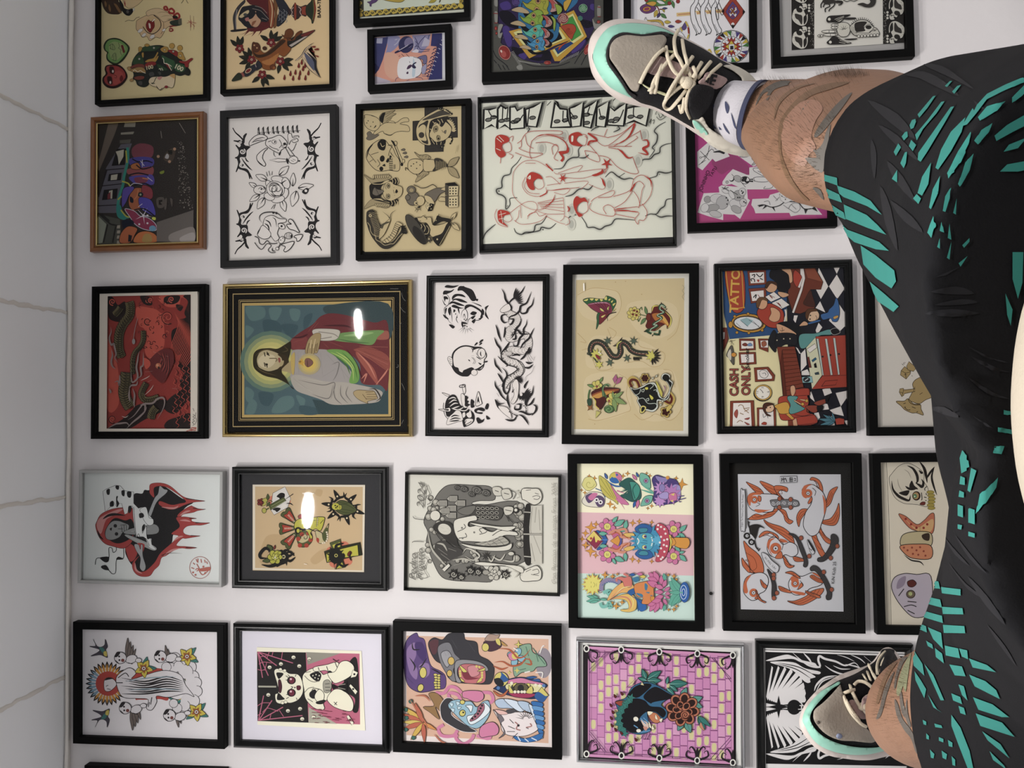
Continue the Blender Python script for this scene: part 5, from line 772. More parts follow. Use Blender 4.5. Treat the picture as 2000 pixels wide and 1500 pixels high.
@art
def butterfly():
 A=Art(1100,530,.14);b=A.blob;L=A.lines;D='25221d';y0=1071
 A.poly('c5b48a','180,120 1690,95 1675,%d 150,%d'%(1155+y0,1130+y0));A.polys('cbbb94','220,300 400,240 700,250 800,400 780,560 560,700 300,640 200,480/900,460 1300,400 1560,480 1600,700 1480,880 1200,940 960,740/320,1300 380,940 640,900 1060,960 1360,1130 1380,1300 1200,1340 560,1360/320,1480 800,1420 930,1700 900,1960 500,2080 330,1940/940,1480 1400,1370 1560,1440 1640,1900 1500,2060 1100,2040')
 L('b29a6c',7,'200,330 380,240 560,240 760,290 810,450 760,600 640,690/640,780 740,850 680,930 620,800/260,1100 360,1090 420,1250 480,1370 600,1380 700,1340/880,1280 1080,1250 1240,1330 1380,1290 1400,1130 1080,1050 1060,930/350,2060 460,2080 620,2050 860,1970 940,1920 880,1720 900,1520 780,1430/990,1990 1090,2070 1200,2040 1300,1990 1480,2080 1600,2000 1660,1890/1560,1620 1520,1400 1400,1370/1450,960 1580,840 1640,600/240,980 320,990 200,860');A.dots('a98f62',7,'730,150 870,140 1095,320 440,2130 1240,2010')
 # butterfly
 b('2f5a3a','275,400 370,370 560,385 605,340 720,385 740,440 700,530 650,590 560,610 420,540 340,470',5,D);b('7a2f45','340,460 480,430 620,430 670,480 680,560 640,590 540,590 430,540',0);L('b9849a',14,'340,465 480,440 600,440 650,470','m');A.polys('c9c26a','280,405 350,380 330,415/365,380 430,378 400,410/440,385 495,385 460,415/510,385 560,395 530,420/570,390 605,345 610,400/625,400 660,375 650,410/665,420 700,400 680,440/690,455 735,440 700,485/510,510 550,530 570,560 530,550/610,520 640,485 630,540/700,540 740,520 710,555',ol=3);L(D,4,'620,580 400,420/620,580 450,420/625,575 500,420/630,575 560,420/640,570 620,420/650,570 670,440');b('2f5a3a','480,585 520,590 500,700 495,740 460,810 470,700 465,640',4,D);b('6d2a30','515,590 640,595 580,680 510,740 500,700',4,D);b('c9c26a','530,630 590,605 550,645');L(D,12,'600,640 660,590 740,570');L(D,5,'610,620 620,690/660,590 720,540')
 # rose and heart wrapped in thorns
 A.petals('c4b660',985,590,60,8,38,10,5);A.petals('c4b660',985,590,30,5,30,0,4);A.dots('6d3028',17,'990,545 1030,560 1020,610 970,600');L('3f5a34',10,'1060,600 1150,620/1060,540 1090,500 1100,540/1040,660 1050,700 1080,640');A.leaf('5a7a4c',1165,600,1140,490,.35,4);A.leaf('5a7a4c',1150,650,1080,740,.4,4)
 b('5a201c','1180,590 1230,580 1240,500 1300,470 1370,500 1440,560 1510,650 1500,740 1450,800 1440,740 1380,760 1280,830 1180,800 1150,760 1170,700',5,D);b('a8662c','1240,600 1350,590 1450,700 1470,770 1390,720 1290,690');b('c99a44','1330,600 1400,620 1470,730 1440,740');L('c9c05a',18,'1240,560 1260,490 1330,480/1420,560 1500,650 1490,750 1455,790/1290,820 1360,760','m');A.ell('6a2c20',1190,640,34,52,0,5);L('2f4a34',30,'1430,510 1370,460 1340,520 1410,570 1310,620 1380,650 1250,740 1320,760 1210,810 1160,830 1230,870/1260,870 1330,880 1350,820');L('a9c0a4',10,'1420,500 1370,470 1350,530 1400,570 1310,610 1370,660 1260,740 1310,750 1220,810 1240,850 1330,830');A.polys(D,'1360,460 1365,425 1385,465/1430,520 1460,520 1430,540/1150,820 1120,840 1150,850/1240,880 1240,910 1260,890/1340,870 1350,900 1320,885',False)
 # dragon
 body='420,1180 380,1100 410,1010 480,985 560,1020 620,1100 680,1180 760,1190 800,1120 790,1030 830,990 900,1030 950,1100 1040,1140 1180,1150'
 q=spl(nums(body),False,6);s=strip(q,75);A.poly('34382f',[a for a,_ in s]+[c for _,c in s[::-1]],False,6,D);L('b79a7c',9,body);A.line('6a2c34',[(x*.6+u*.4,y*.6+v*.4) for(x,y),(u,v) in s],9);A.dots(D,6,' '.join('%d,%d'%p for p in q[::2]));L('c0ba60',22,'750,1080 760,1010 820,970/590,1070 660,1060/950,1060 1020,1080/970,1180 1070,1190','m');A.star('4a5a4c',620,970,70,25,7,0,3);A.star('4a5a4c',980,970,72,24,7,20,3);A.star('4a5a4c',650,1270,66,24,6,10,3);A.star('4a5a4c',890,1210,66,22,6,10,3)
 for k in range(7):A.leaf(D,740-k*2+k*12,1040-k*14,690+k*22,1040-k*20,.3);A.leaf(D,980+k*16,1190,990+k*18,1250-(k>4)*20,.3)
 A.star('c2bc58',460,1165,95,50,9,0,4);b('7d2c30','450,1160 500,1180 520,1230 470,1210',3);A.dots('d8d2b8',13,'520,1150 500,1130');L('3a4238',16,'400,1130 330,1140/400,1180 330,1150/420,1200 480,1280');A.star('c2bc58',500,1300,65,28,6,30,4);A.star('c2bc58',1230,1180,90,45,8,10,4)
 for k in range(7):a=math.radians(-50+k*23);A.leaf(D,1240+30*math.cos(a),1180+30*math.sin(a),1240+130*math.cos(a),1180+130*math.sin(a),.25)
 P=lambda t:[(u,w+y0) for u,w in nums(t)];B=lambda c,t,o=0:A.poly(c,P(t),True,o,D);N=lambda c,w,t:[A.line(c,P(z),w) for z in t.split('/')]
 # arrowed heart
 N('4a6a40',20,'370,580 350,680 370,800 360,860');A.petals('c2b85c',470,520+y0,36,5,40,0,5);A.dots('7a4038',18,'470,%d'%(535+y0));A.leaf('6a8a50',510,480+y0,550,405+y0,.4,4);A.leaf('6a8a50',430,540+y0,335,510+y0,.4,4);N('b8ac74',13,'780,400 640,640 480,930');A.polys('a05a7c','/'.join(' '.join('%d,%d'%z for z in P(t)) for t in('690,430 735,365 755,420 720,500','755,420 825,405 790,480 730,510')),False,4);B('4a1f1e','390,640 430,590 560,550 780,565 760,630 700,640 600,740 530,850 470,830 450,750',6);B('8c4a2a','400,650 560,590 770,570 740,600 560,640 450,690');B('c28c3c','410,670 560,610 720,600 560,670 480,700');N('c9b850',14,'400,680 450,740 450,800 500,850');N('3f5a38',26,'560,680 550,560 590,510 640,530/560,600 600,690');N('7a9a70',8,'560,670 555,570 600,500 660,530')
 A.petals('c6bc5c',700,720+y0,56,6,46,0,5);A.petals('c6bc5c',715,745+y0,26,5,28,20,4);A.dots('8a4a40',18,'%d,%d %d,%d'%(640,735+y0,720,780+y0));[A.leaf('7a9258',700,700+y0,u,w+y0,.35,4) for u,w in((835,610),(880,780),(690,600),(735,890))];A.ell('4a6a40',640,850+y0,70,55,0,6);N('8aa870',7,'590,820 640,800 680,850 640,890 600,860 640,840');A.poly('b8b264',P('450,980 460,870 525,900'),False,5);B('2f4a3a','335,720 390,710 395,790 350,800',4);A.star('8a5a34',375,830+y0,60,20,4,40,3)
 # bound panther
 N('b39a4e',62,'1070,560 1030,460 960,420 920,470 950,540/1470,620 1530,700 1500,780 1420,740');N('5a241c',34,'1070,560 1030,460 960,440 930,480 960,540/1470,630 1515,700 1490,765 1420,735');A.petals('b39a4e',1140,420+y0,38,6,34,0,5);A.petals('3a1814',1140,420+y0,26,6,26);A.petals('b39a4e',1430,890+y0,44,5,40,0,5);A.petals('3a1814',1430,890+y0,30,5,28);B('c0ab58','1440,830 1490,790 1520,820 1450,890',4)
 B('c9cec4','930,540 1000,570 1100,530 1180,490 1270,480 1330,570 1350,660 1400,700 1450,650 1480,560 1440,470 1370,430 1380,370 1430,350 1490,380 1490,440 1530,480 1500,570 1470,700 1390,740 1320,740 1320,830 1250,890 1150,870 1110,910 1070,900 1070,820 1030,740 1040,690 980,630',6);B('1b1c1a','950,560 1000,580 1110,545 1180,505 1260,500 1310,580 1330,670 1400,715 1460,660 1490,560 1450,470 1385,430 1395,380 1430,365 1475,390 1475,450 1515,490 1490,570 1460,690 1390,725 1310,720 1300,820 1240,865 1150,850 1100,890 1080,880 1090,820 1045,740 1055,690 990,630');N('aeb8ac',9,'1000,660 1060,630 1080,570/1050,710 1120,700 1180,770 1280,770 1300,790/1090,590 1130,570 1120,610 1090,600/1150,720 1190,700 1190,730 1150,735/1220,490 1260,520 1210,570/1310,590 1340,680 1400,710/1260,590 1300,580 1300,610');B('c9c244','1140,550 1180,545 1185,575 1150,580',3);B('c9c244','1200,650 1240,670 1260,700 1230,720',3);B('b9b04c','1290,450 1340,520 1390,640 1370,680 1330,600',4);B('a8709a','1400,520 1430,560 1400,640 1380,660 1420,580',3);B('c9bd64','1070,900 1080,820 1120,800 1160,830 1120,900',5);B('1b1c1a','1090,880 1095,830 1125,820 1140,840 1110,885');A.ell('1b1c1a',1440,420+y0,45,40);[A.ell('b8b8a4',u,w+y0,14,20,20,5) for u,w in((1250,420),(1300,390),(1360,790),(1385,740))]
 L('8f8a74',5,'1660,190 1690,230 1660,270 1690,310 1660,350 1690,400');b('f2efe4','278,175 295,175 298,265 282,268');return A
@art
def cash():
 A=Art(1390,500,.145);b=A.blob;L=A.lines;p=A.poly;D='1c1b1d';y0=965;R='a4402f';BR='7c3b2a';W='e0dad4';S='cfa07a'
 p('e0d6a4','130,180 1790,135 1830,%d 180,%d'%(1330+y0,1340+y0));p('2f4f7a','140,190 1100,160 1000,780 880,1060 240,1120 160,760')
 # checkered floor
 p('22222a','1000,150 1795,135 1830,%d 1050,%d'%(1330+y0,1340+y0))
 A.polys(W,'1440,150 1570,410 1470,580 1405,450/1640,150 1730,145 1685,240/1685,250 1790,440 1690,580 1580,410/1460,610 1530,760 1400,700/1690,610 1790,760 1800,940 1730,1010 1580,870/1440,900 1490,960 1420,1060 1400,1000/1110,800 1160,800 1130,900 1100,860/1200,1330 1260,1250 1270,1480 1200,1400',False)
 for t in('1130,260 1160,280 1200,350 1180,350','1200,350 1260,290 1280,500 1200,590','1210,590 1290,560 1330,640 1210,640','1490,830 1590,810 1620,880 1520,920','1670,880 1820,850 1830,930 1740,1060','1590,1110 1740,1060 1780,1190 1640,1160','1310,880 1340,860 1390,1000 1330,950','1380,1150 1440,1140 1460,1210 1390,1300','1780,1250 1830,1250 1830,1330','1400,1000 1560,1030 1580,1100 1490,1110','1590,1200 1640,1180 1660,1330 1560,1330'):p(W,[(u,w+y0) for u,w in nums(t)])
 P=lambda t:[(u,w+y0) for u,w in nums(t)];B=lambda c,t,o=6,sm=False:p(c,P(t),sm,o,D)
 # sign, framed flash, mirror
 p('a5432f','180,190 415,180 440,690 270,720',True,7);A.line('c9962f','190,200 250,680 290,710 430,690 430,660 405,190',12);A.text('d2a945','TATTOO',322,395,160,-87,1.12,.025)
 for t,u in(('480,200 730,190 740,380 500,400','510,225 705,215 710,360 525,370'),('495,440 730,425 740,600 530,640','525,480 700,460 705,590 545,610')):p(BR,t,False,6);p(W,u,False,4)
 b('a03a30','610,320 640,320 635,350 620,345');L(D,13,'540,340 530,310 570,310 580,350/540,260 580,250 570,290/600,240 650,280 690,240/650,300 690,320/560,560 600,520 590,570');L('8a3a34',8,'620,520 650,560 640,580');A.ell('b9882c',500,905,235,128,4,8);A.ell('5a4a38',495,905,205,98,4,6);A.ell('d3d7d8',490,905,185,84,4);A.poly('8fb0b4','380,860 470,830 560,870 480,950',False);L(D,5,'390,870 490,950/330,900 390,960/500,860 640,950/560,880 650,970',smooth=False);A.ell('b9882c',255,925,30,44,0,6);A.dots('b9882c',20,'310,815 490,780 340,1030 500,1035 680,1000',5)
 # desk and red books
 p('6f3626','1070,160 1390,150 1500,350 1470,450 1330,450 1390,700 1190,780 1090,760 1020,540',False,7);p('8a4a34','1250,165 1380,155 1500,350 1290,300',False,5);p(W,'1190,160 1240,170 1260,300 1220,470 1110,770 1080,760 1200,420',False,6);p('4a2a22','1330,460 1360,540 1390,680 1240,650 1270,560',True,5);b('a8402f','1100,240 1130,190 1210,270 1200,330 1150,420 1100,340',6);p(W,'1215,290 1225,310 1190,430 1160,420',False,4)
 # generic visitors: seated in black, standing in red, vest and teal trousers, child in blue
 b('1e1d20','800,190 900,170 1010,230 1040,330 1060,420 960,500 880,440 860,350 780,280',5);b(S,'940,180 1060,170 1090,330 1050,360 1030,250',6);A.ell(S,800,420,82,72,0,7);b('4a3020','720,400 760,340 860,350 880,400 800,370 740,440',4);b(S,'900,480 1010,500 1040,530 960,560 900,520',6);p(W,'720,550 840,480 930,560 800,620',False,7);p(W,'810,630 940,570 1050,660 870,750',False,7);L('8a3a34',14,'780,530 820,570/890,630 930,670');L(D,6,'870,620 950,700/850,760 1040,690/770,520 850,560')
 b(R,'610,780 640,700 760,640 850,660 960,740 970,860 920,960 780,960 670,880',7);A.ell(S,680,640,72,80,10,7);b('6a4a30','600,620 640,560 720,560 760,610 680,590 640,680 610,700',5);b(S,'790,700 850,700 920,760 910,860 840,890 770,850 800,770',6);L(W,18,'990,720 1000,800 980,880 960,930',smooth=True)
 b('1f2023','880,920 1040,880 1160,930 1200,1000 1280,1040 1160,1060 1000,1040',5);b(S,'870,930 920,920 1050,980 1140,1060 930,1050',6);b('26262a','840,1060 1120,1050 1140,1200 1000,1190 870,1240',6);b('26262a','760,1160 830,1000 870,1050 850,1160 870,1270 840,1290',5);A.dots('c9bda0',9,'880,1135 970,1115 1055,1115');p('5a9490','1190,1060 1400,1040 1560,990 1610,1000 1610,1060 1440,1080 1280,1230 1190,1230',True,7);b(D,'1600,1000 1680,970 1730,1030 1640,1060',5,'b8b4b0');L(D,6,'950,960 950,1010 920,1000/950,1010 980,995')
 b('d8b592','1280,780 1340,730 1420,740 1450,800 1420,860 1310,880',7);b('5a3a24','1260,800 1290,720 1400,710 1420,740 1330,760 1290,860',5);A.dots(D,10,'1330,800 1325,850');L(D,6,'1400,800 1420,840 1400,860');b('3a6498','1470,790 1560,760 1580,720 1640,660 1670,570 1700,590 1720,700 1720,800 1690,880 1630,880 1600,840 1500,860',6);b('3a6498','1300,900 1440,860 1460,880 1310,920',5);b(S,'1180,940 1240,880 1290,900 1290,930 1230,940',5);b('c99a4a','1640,820 1700,800 1700,830 1650,850',4)
 # yellow wall: flash frames, lamp, clock, lettering
 for t,u in(('370,150 580,150 590,300 375,310','395,175 560,180 565,280 400,285'),('365,335 590,330 600,490 375,500','390,360 565,355 570,465 400,475'),('625,150 760,150 760,330 640,280','655,175 760,170 760,270 665,265'),('570,540 760,530 850,640 840,715 585,730','610,570 740,560 815,660 810,690 620,700'),('250,990 565,980 580,1335 245,1335','290,1015 525,1010 540,1335 280,1335'),('610,1080 860,1075 865,1335 615,1335','640,1100 830,1100 840,1335 640,1335')):B(BR,t);B(W,u,4)
 for t,c in(('410,230 450,205 490,235 450,250','7a3a30'),('480,230 520,205 550,240 500,250','6f8ab0'),('300,1160 340,1100 355,1150 335,1220','9a4a40'),('440,1230 510,1210 490,1240','9a4a44'),('440,1270 510,1300 480,1310','9a4a44'),('670,1300 700,1270 740,1280 730,1310','a04030'),('670,200 720,180 740,230 690,260','9a5a40')):B(c,t,3,True)
 A.text(D,'Smoker',480,412+y0,74,-92,1.2,.01);[A.line('8a6a40',P(t),9) for t in('360,1060 380,1040 420,1050 440,1100 500,1150','430,1090 510,1080','440,1130 500,1100','340,1280 380,1250 420,1270','380,1150 430,1170')];[A.line('4a4a50',P(t),6) for t in('640,600 680,570 740,590 760,640 720,680 660,660 640,610','680,620 720,610 730,640','690,1160 700,1210 740,1180 760,1220')]
 B('6f3429','150,0 200,0 225,150 150,350');B('d8d4cc','150,60 180,60 175,150 150,160');B('5a5650','200,370 240,270 275,245 300,370 300,490 280,490 230,410',6,True);B('c8c2b0','210,370 250,290 265,370 255,440',0,True);A.ell('c98a34',297,365+y0,34,30,0,5);A.line('4a4038',P('230,190 320,170'),5);A.line('4a4038',P('240,160 300,230'),5);A.line('4a4038',P('270,160 260,230'),5)
 A.text('3a1c18','CASH',305,735+y0,158,-90,.93,.045);A.text('9a4a42','CASH',305,735+y0,158,-90,.93,.0);A.text('3a1c18','ONLY',465,715+y0,160,-90,.92,.045);A.text('9a4a42','ONLY',465,715+y0,160,-90,.92,.0)
 A.ell('2e2a26',685,885+y0,122,108,0,4);A.ell('c19a48',692,875+y0,118,106,0,5);A.ell('e0dcd2',690,875+y0,96,88,0,4);A.line(D,P('650,825 690,870 685,880'),7);A.text(D,'12',612,872+y0,46,-90);A.text(D,'6',762,865+y0,46,-90);A.text(D,'9',690,932+y0,46,-90);A.text(D,'3',685,810+y0,46,-90)
 # panelling, workbench, sofa
 B(BR,'880,260 1120,255 1240,800 1260,900 1350,1335 1030,1335 960,920 920,500');B('e4dcaa','880,1180 1020,1180 1030,1335 880,1335',0);[A.line('3a1c14',P('%d,%d %d,%d'%(950+k*4,300+k*55,1130+k*11,300+k*50)),6,smooth=False) for k in range(11)];B('5e2c20','920,500 950,300 1010,920 970,930',4)
 B('cfcfae','1270,270 1400,130 1490,640 1350,830',7);B(R,'1400,120 1810,100 1830,640 1490,650');B(R,'1490,650 1830,640 1835,800 1350,830');[B('b9c9c4',t,5) for t in('1410,150 1440,150 1510,640 1490,640','1525,150 1555,150 1630,635 1600,640','1635,140 1665,140 1725,630 1700,635')];A.line(D,P('1480,790 1530,720 1700,705 1670,770 1480,790'),6,smooth=False);A.dots(D,14,'1600,%d 1715,%d 1495,%d'%(370+y0,355+y0,390+y0));B(W,'1280,290 1390,215 1415,270 1320,340',6);B('6a3028','1285,400 1310,390 1345,540 1310,540',5);B('2a5a78','1345,440 1400,400 1415,425 1360,465',4);B(D,'1375,490 1405,470 1420,540 1385,540',0);B('3a4a52','1385,610 1440,595 1450,630 1395,635',4);B('86b4b8','1215,665 1350,655 1365,740 1225,745',6);A.ell('2a2c30',1278,700+y0,46,34,0,4);A.line('c4c8c8',P('1255,715 1300,685'),12)
 B(R,'900,960 960,920 1060,910 1130,830 1300,815 1320,910 1290,920 1310,1000 1280,1130 1390,1180 1410,1290 1150,1320 1100,1250 940,1240 900,1100',7,True);B(R,'1120,830 1300,815 1320,910 1140,920');B(R,'1110,1210 1390,1175 1410,1285 1150,1315');A.line(D,P('1110,1170 1240,1190 1370,1150'),6)
 B('c99a3a','850,1050 1000,1000 1050,1060 1040,1150 920,1160 880,1100',6,True);B('c99a3a','1040,1150 1110,1220 1080,1240 1000,1170',5);B('5a9490','1040,920 1160,930 1130,1000 1210,1060 1250,1100 1080,1165 1040,1120 1060,1040 1020,960',6,True);B('8a4030','1260,1060 1420,1050 1420,1130 1350,1140',6,True);B('8a4030','1380,1010 1530,960 1540,1010 1440,1050',6,True);B(D,'1420,1060 1500,1050 1490,1110 1430,1120',5,True);B(D,'1530,960 1560,910 1585,930 1545,1010',5,True);B(S,'1060,800 1110,780 1130,850 1100,920 1070,900',6,True);B(S,'1110,970 1220,1030 1210,1050 1110,990',5);B(S,'1180,960 1290,970 1290,1000 1200,980',5);A.dots('c99a3a',22,'1225,%d 1280,%d'%(1030+y0,985+y0),5);A.ell('d8b592',770,1080+y0,72,62,0,7);B('4a2c20','690,1100 700,1030 760,1010 840,1030 780,1050 730,1080 740,1150 800,1190 740,1180',5,True);A.dots(D,9,'740,%d 790,%d'%(1080+y0,1075+y0));B(S,'1090,1250 1140,1220 1160,1330 1100,1330',5)
 B(R,'1660,1230 1720,1215 1785,1230 1785,1300 1680,1310',6);[A.leaf('4a7a88',1660,1265+y0,u,w+y0,.22,4) for u,w in((1500,1170),(1440,1230),(1460,1310),(1570,1180),(1620,1140),(1560,1320))]
 return A
@art
def reaper():
 A=Art(150,910,.2364);b=A.blob;L=A.lines;D='262526';R='a8423f';K2='c98a86';W='d9dcda'
 b(D,'470,240 540,230 560,200 600,200 650,150 740,180 870,270 960,300 900,340 840,420 880,480 800,560 780,640 700,720 640,830 560,900 480,840 430,780 400,690 440,560 460,400',3)
 for p in('600,200 610,150 690,140 770,165 860,240 910,265 990,280 1060,290 970,300 900,320 830,350 760,360 680,320 690,290 780,320 850,310 900,290 800,210 720,170 640,180 640,260 605,230','830,410 870,370 940,330 960,335 1010,355 1065,358 1000,370 960,385 880,400 850,430','820,430 880,420 930,425 990,435 950,440 960,460 1040,470 1100,470 1030,490 970,490 910,500 880,530 890,560 940,575 1020,578 960,590 900,600 870,600 830,640 830,660 900,665 990,675 930,685 860,680 800,700 740,740 700,760 680,820 640,860 600,910 520,910 470,870 460,800 520,740 480,800 500,860 560,870 640,800 690,720 780,640 840,580 780,560 850,500','400,660 440,640 500,700 480,770 440,790 410,720'):b(R,p,2)
 for p in('700,340 800,350 840,330','850,410 900,380 940,370','850,450 900,450 940,460','800,620 840,590 880,580','720,740 780,700 850,680','480,800 490,860 540,890'):A.line(K2,p,16,taper='m')
 b(R,'155,500 165,460 200,400 280,360 370,345 460,350 500,420 470,520 460,620 390,680 300,665 230,640 180,580',3);b(K2,'165,500 180,440 240,400 340,360 380,360 300,410 240,450 200,560');A.line(D,'215,440 260,410 320,400 400,410',22,taper='m');A.line(D,'170,530 190,580 220,610',14,taper='m')
 b(D,'230,560 270,470 320,430 400,450 450,440 480,520 440,600 350,640 280,620');b('8f9190','235,550 260,490 300,455 350,455 390,470 430,490 420,530 380,550 350,590 290,612 245,600',3);A.dots(D,15,'318,495 328,562');b(D,'270,520 290,510 285,535');L('3c3c3c',5,'340,520 380,520/360,490 410,485/370,540 400,560/370,500 375,545/390,490 392,545/410,490 410,540')
 A.poly('8d8f8e','410,530 640,480 660,560 420,565',True,3);A.poly('9da09e','400,580 430,570 600,640 660,680 630,700 520,650',True,3);L(W,10,'450,540 600,520/440,590 580,650','m');b(R,'500,640 560,650 540,720 510,700')
 b('a2a5a6','685,165 720,190 750,200 735,230 660,300 610,420 590,400 640,270 670,230',3);b('a2a5a6','475,650 510,650 525,690 530,650 545,660 545,740 570,830 550,870 520,840 525,760 490,700',3)
 A.poly(W,'215,210 245,190 270,180 320,160 360,165 395,205 470,215 470,310 510,350 540,340 580,350 590,400 630,440 620,480 560,500 540,520 520,560 490,590 480,540 465,420 460,330 430,330 420,390 395,400 370,310 350,310 330,340 300,290 275,340 235,380',False,3)
 b(W,'520,360 570,340 590,400 600,430 630,440 630,480 590,490 550,440 540,400',3);b(W,'500,420 535,430 540,560 575,500 580,600 615,600 620,650 650,690 600,670 560,590 500,580 480,520',0);L(D,4,'470,340 490,570 510,560 530,600 570,600 600,660/560,490 575,500 580,590 610,600 620,650');A.polys(D,'245,200 272,190 270,235 250,235/320,165 348,165 345,195 325,190/370,205 395,205 392,250 372,240/415,215 450,215 445,260 420,255/275,300 300,290 305,330 275,335/325,260 340,250 335,280 350,310 330,340/425,340 450,330 450,370 430,390/515,395 545,390 555,420 520,430/540,500 560,480 560,520 540,540')
 L(D,5,'325,670 325,700 300,715 290,680 265,680 265,760 235,790 190,760 160,770 152,815/385,680 385,760 340,770 325,790 320,880 290,890 260,860 200,840');A.polys(D,'190,760 235,750 265,755 260,790 230,795/200,830 240,820 265,860 220,855/325,770 345,750 385,770 340,775');L(D,6,'900,270 1060,292/960,350 1065,360/980,470 1100,470/940,575 1025,578/900,675 1000,676/700,740 770,720 870,725/930,435 990,436','e')
 A.line('b5837c',[(1018+86*math.cos(k/4),840+90*math.sin(k/4)) for k in range(25)],5,True);L('b8695c',7,'985,770 995,795/1000,765 1000,800/1025,770 1030,800/1055,775 1060,800/1070,790 1080,810/960,800 975,815/945,840 970,850/980,860 1000,850 1040,900 1100,850/990,810 1010,850 990,870');b('b8695c','1015,850 1100,835 1095,865 1020,870');A.dots('b8695c',8,'960,880 980,900 1060,885 1045,832');return A
@art
def cards():
 A=Art(480,930,.1975);b=A.blob;L=A.lines;D='1f1e1c';Y='b5b038';G='4e5530'
 A.poly('dcd2bd','65,80 1182,84 1172,948 65,925');A.poly('c4aa82','92,102 1158,106 1152,932 92,908');A.polys('b99e74','200,600 380,590 400,700 300,860 140,850/640,820 760,720 850,740 700,870/700,130 760,140 740,200 690,180')
 for x,y in((390,250),(270,240),(850,740),(970,690),(880,860),(1000,840)):A.ell('c9745a',x,y,55,46)
 A.poly('cfccc6','270,165 390,105 500,310 285,385' if 0 else '268,168 388,104 445,222 415,310 280,384 245,330',False,4);b(D,'305,200 345,165 385,175 380,215 345,235 330,215');b(D,'265,330 300,310 345,320 310,355 290,340');b('d8d4cc','345,300 370,275 405,290 370,320');L(D,9,'370,240 400,222 470,175','s');A.poly(G,'225,290 375,205 400,240 245,335',False,5);L('7c8458',7,'250,300 375,230/255,320 390,245');L(D,12,'400,270 440,270 470,290','m');L(G,14,'180,345 230,315',smooth=False);A.ell('a8a44a',182,340,22,26,0,5)
 A.petals('7a2f2a',150,258,18,5,22,0,4);A.ell('7a2f2a',148,258,18,18,0,4);b('a8a44a','160,235 200,215 215,250 190,290 160,290 180,260',4);A.leaf('4a5530',220,235,218,175,.5,4);A.leaf('4a5530',240,255,205,300,.4,4);L('4a5530',8,'200,260 240,240 265,255')
 for x,y in((905,200),(1040,230),(820,280),(1105,350),(865,375),(1000,415)):
  a=math.degrees(math.atan2(y-300,x-960));ca,sa=math.cos(math.radians(a)),math.sin(math.radians(a));T=lambda u,w:(x+u*ca-w*sa,y+u*sa+w*ca)
  b(D,[T(-30,-18),T(20,-20),T(75,0),T(20,20),T(-30,18)]);A.line(D,[T(10,-75),T(-30,-55),T(-20,0),T(-30,55),T(10,75)],26,taper='m');A.ell('d0c09a',x,y,9)
 b(G,'880,290 930,240 1020,260 1095,330 1060,365 980,385 900,350',5);L('323820',5,'900,290 990,280 1080,330/890,320 980,330 1070,345/910,345 990,360 1040,365/920,260 1010,270');A.ell(Y,890,300,40,36,0,4);b(Y,'910,290 945,290 945,325 910,330',3);A.dots(D,8,'885,290 892,312 905,300');L(D,4,'925,295 925,325/937,295 937,322')
 for(px,py,qx,qy) in((490,460,385,345),(480,515,335,520),(490,570,385,690)):
  dx,dy=qx-px,qy-py;l=math.hypot(dx,dy);nx,ny=-dy/l,dx/l;T=lambda t,k:(px+dx*t+nx*k,py+dy*t+ny*k)
  b(G,[T(0,-14),T(.5,-38),T(.95,-58),T(1.03,-20),T(.95,0),T(1.03,25),T(.95,58),T(.5,38),T(0,14)],5);b('a03c2c',[T(.2,-16),T(.8,-38),T(.78,0),T(.8,38),T(.2,16)],4);L('d2c4a8',6,'/'.join('%d,%d %d,%d'%(*T(.1+k*.09,-9),*T(.1+k*.09,9)) for k in range(7)))
 b(G,'500,600 520,560 590,530 650,570 650,650 590,700 530,690',5);b('b9ad82','520,640 560,660 620,630 620,580 560,570 540,620');A.dots('a03c2c',22,'520,620 555,575 620,565 640,630 600,685 535,685');A.spiral(D,585,605,42,6,1.2,160);b('b9ad82','690,540 750,560 760,580 800,500 820,470 810,530 800,600 770,660 720,660 700,610',5);b(G,'755,580 790,510 815,530 800,620 770,640');A.dots('d8cdb4',9,'800,555 806,575 808,597 806,620 798,640 780,658 760,662');b('a03c2c','700,610 725,620 720,660 700,640')
 b('8f3a2e','515,400 560,370 640,380 665,420 660,450 560,440',4);b(Y,'480,510 490,450 540,420 600,440 660,410 770,405 775,450 740,540 690,520 640,560 660,600 640,620 600,540 520,550',5);A.ell('42484a',610,490,28,38,0,5);A.ell('8a9494',612,490,10);L(D,20,'490,530 520,510 560,530 620,520 690,550','m');A.ell(D,512,538,28,34);A.ell(Y,518,540,15,20);L(D,5,'710,405 700,500/700,420 725,425/698,440 722,442/696,460 720,462/694,480 718,480/640,430 690,440/735,470 770,430');L('d2c4a8',4,'712,410 704,495')
 A.leaf('4a5530',260,740,212,680,.7,5);A.leaf('4a5530',250,830,165,840,.5,5);A.leaf('7c2f2a',280,725,290,682,.4,4);L(D,34,'210,810 150,810 140,770 190,715 230,730 225,755','m');L(D,44,'155,875 240,890 320,860 370,800 430,790 480,760','m');b(D,'330,740 380,740 420,780 410,850 350,880 300,890');L(D,26,'400,760 440,750 480,790/400,820 440,840 490,800/360,760 390,735 430,735','m');A.polys(D,'385,840 405,890 410,830',False);A.ell('b9ad82',375,797,18,20,0,0);A.ell(D,375,797,10);A.petals('aaa838',288,800,36,6,38,0,5);A.petals('b5b248',290,800,18,5,20,20,4);A.star('d0ccb0',290,805,24,6,3,30);A.ell('aaa838',335,758,18,16,0,4)
 for p,c in(('830,660 935,622 945,690 850,720',G),('775,745 900,700 960,690 1130,655 1150,780 1000,810 800,855','2a2c1c'),('885,920 900,870 960,830 985,900','2a2c1c')):A.poly(c,p,False,5)
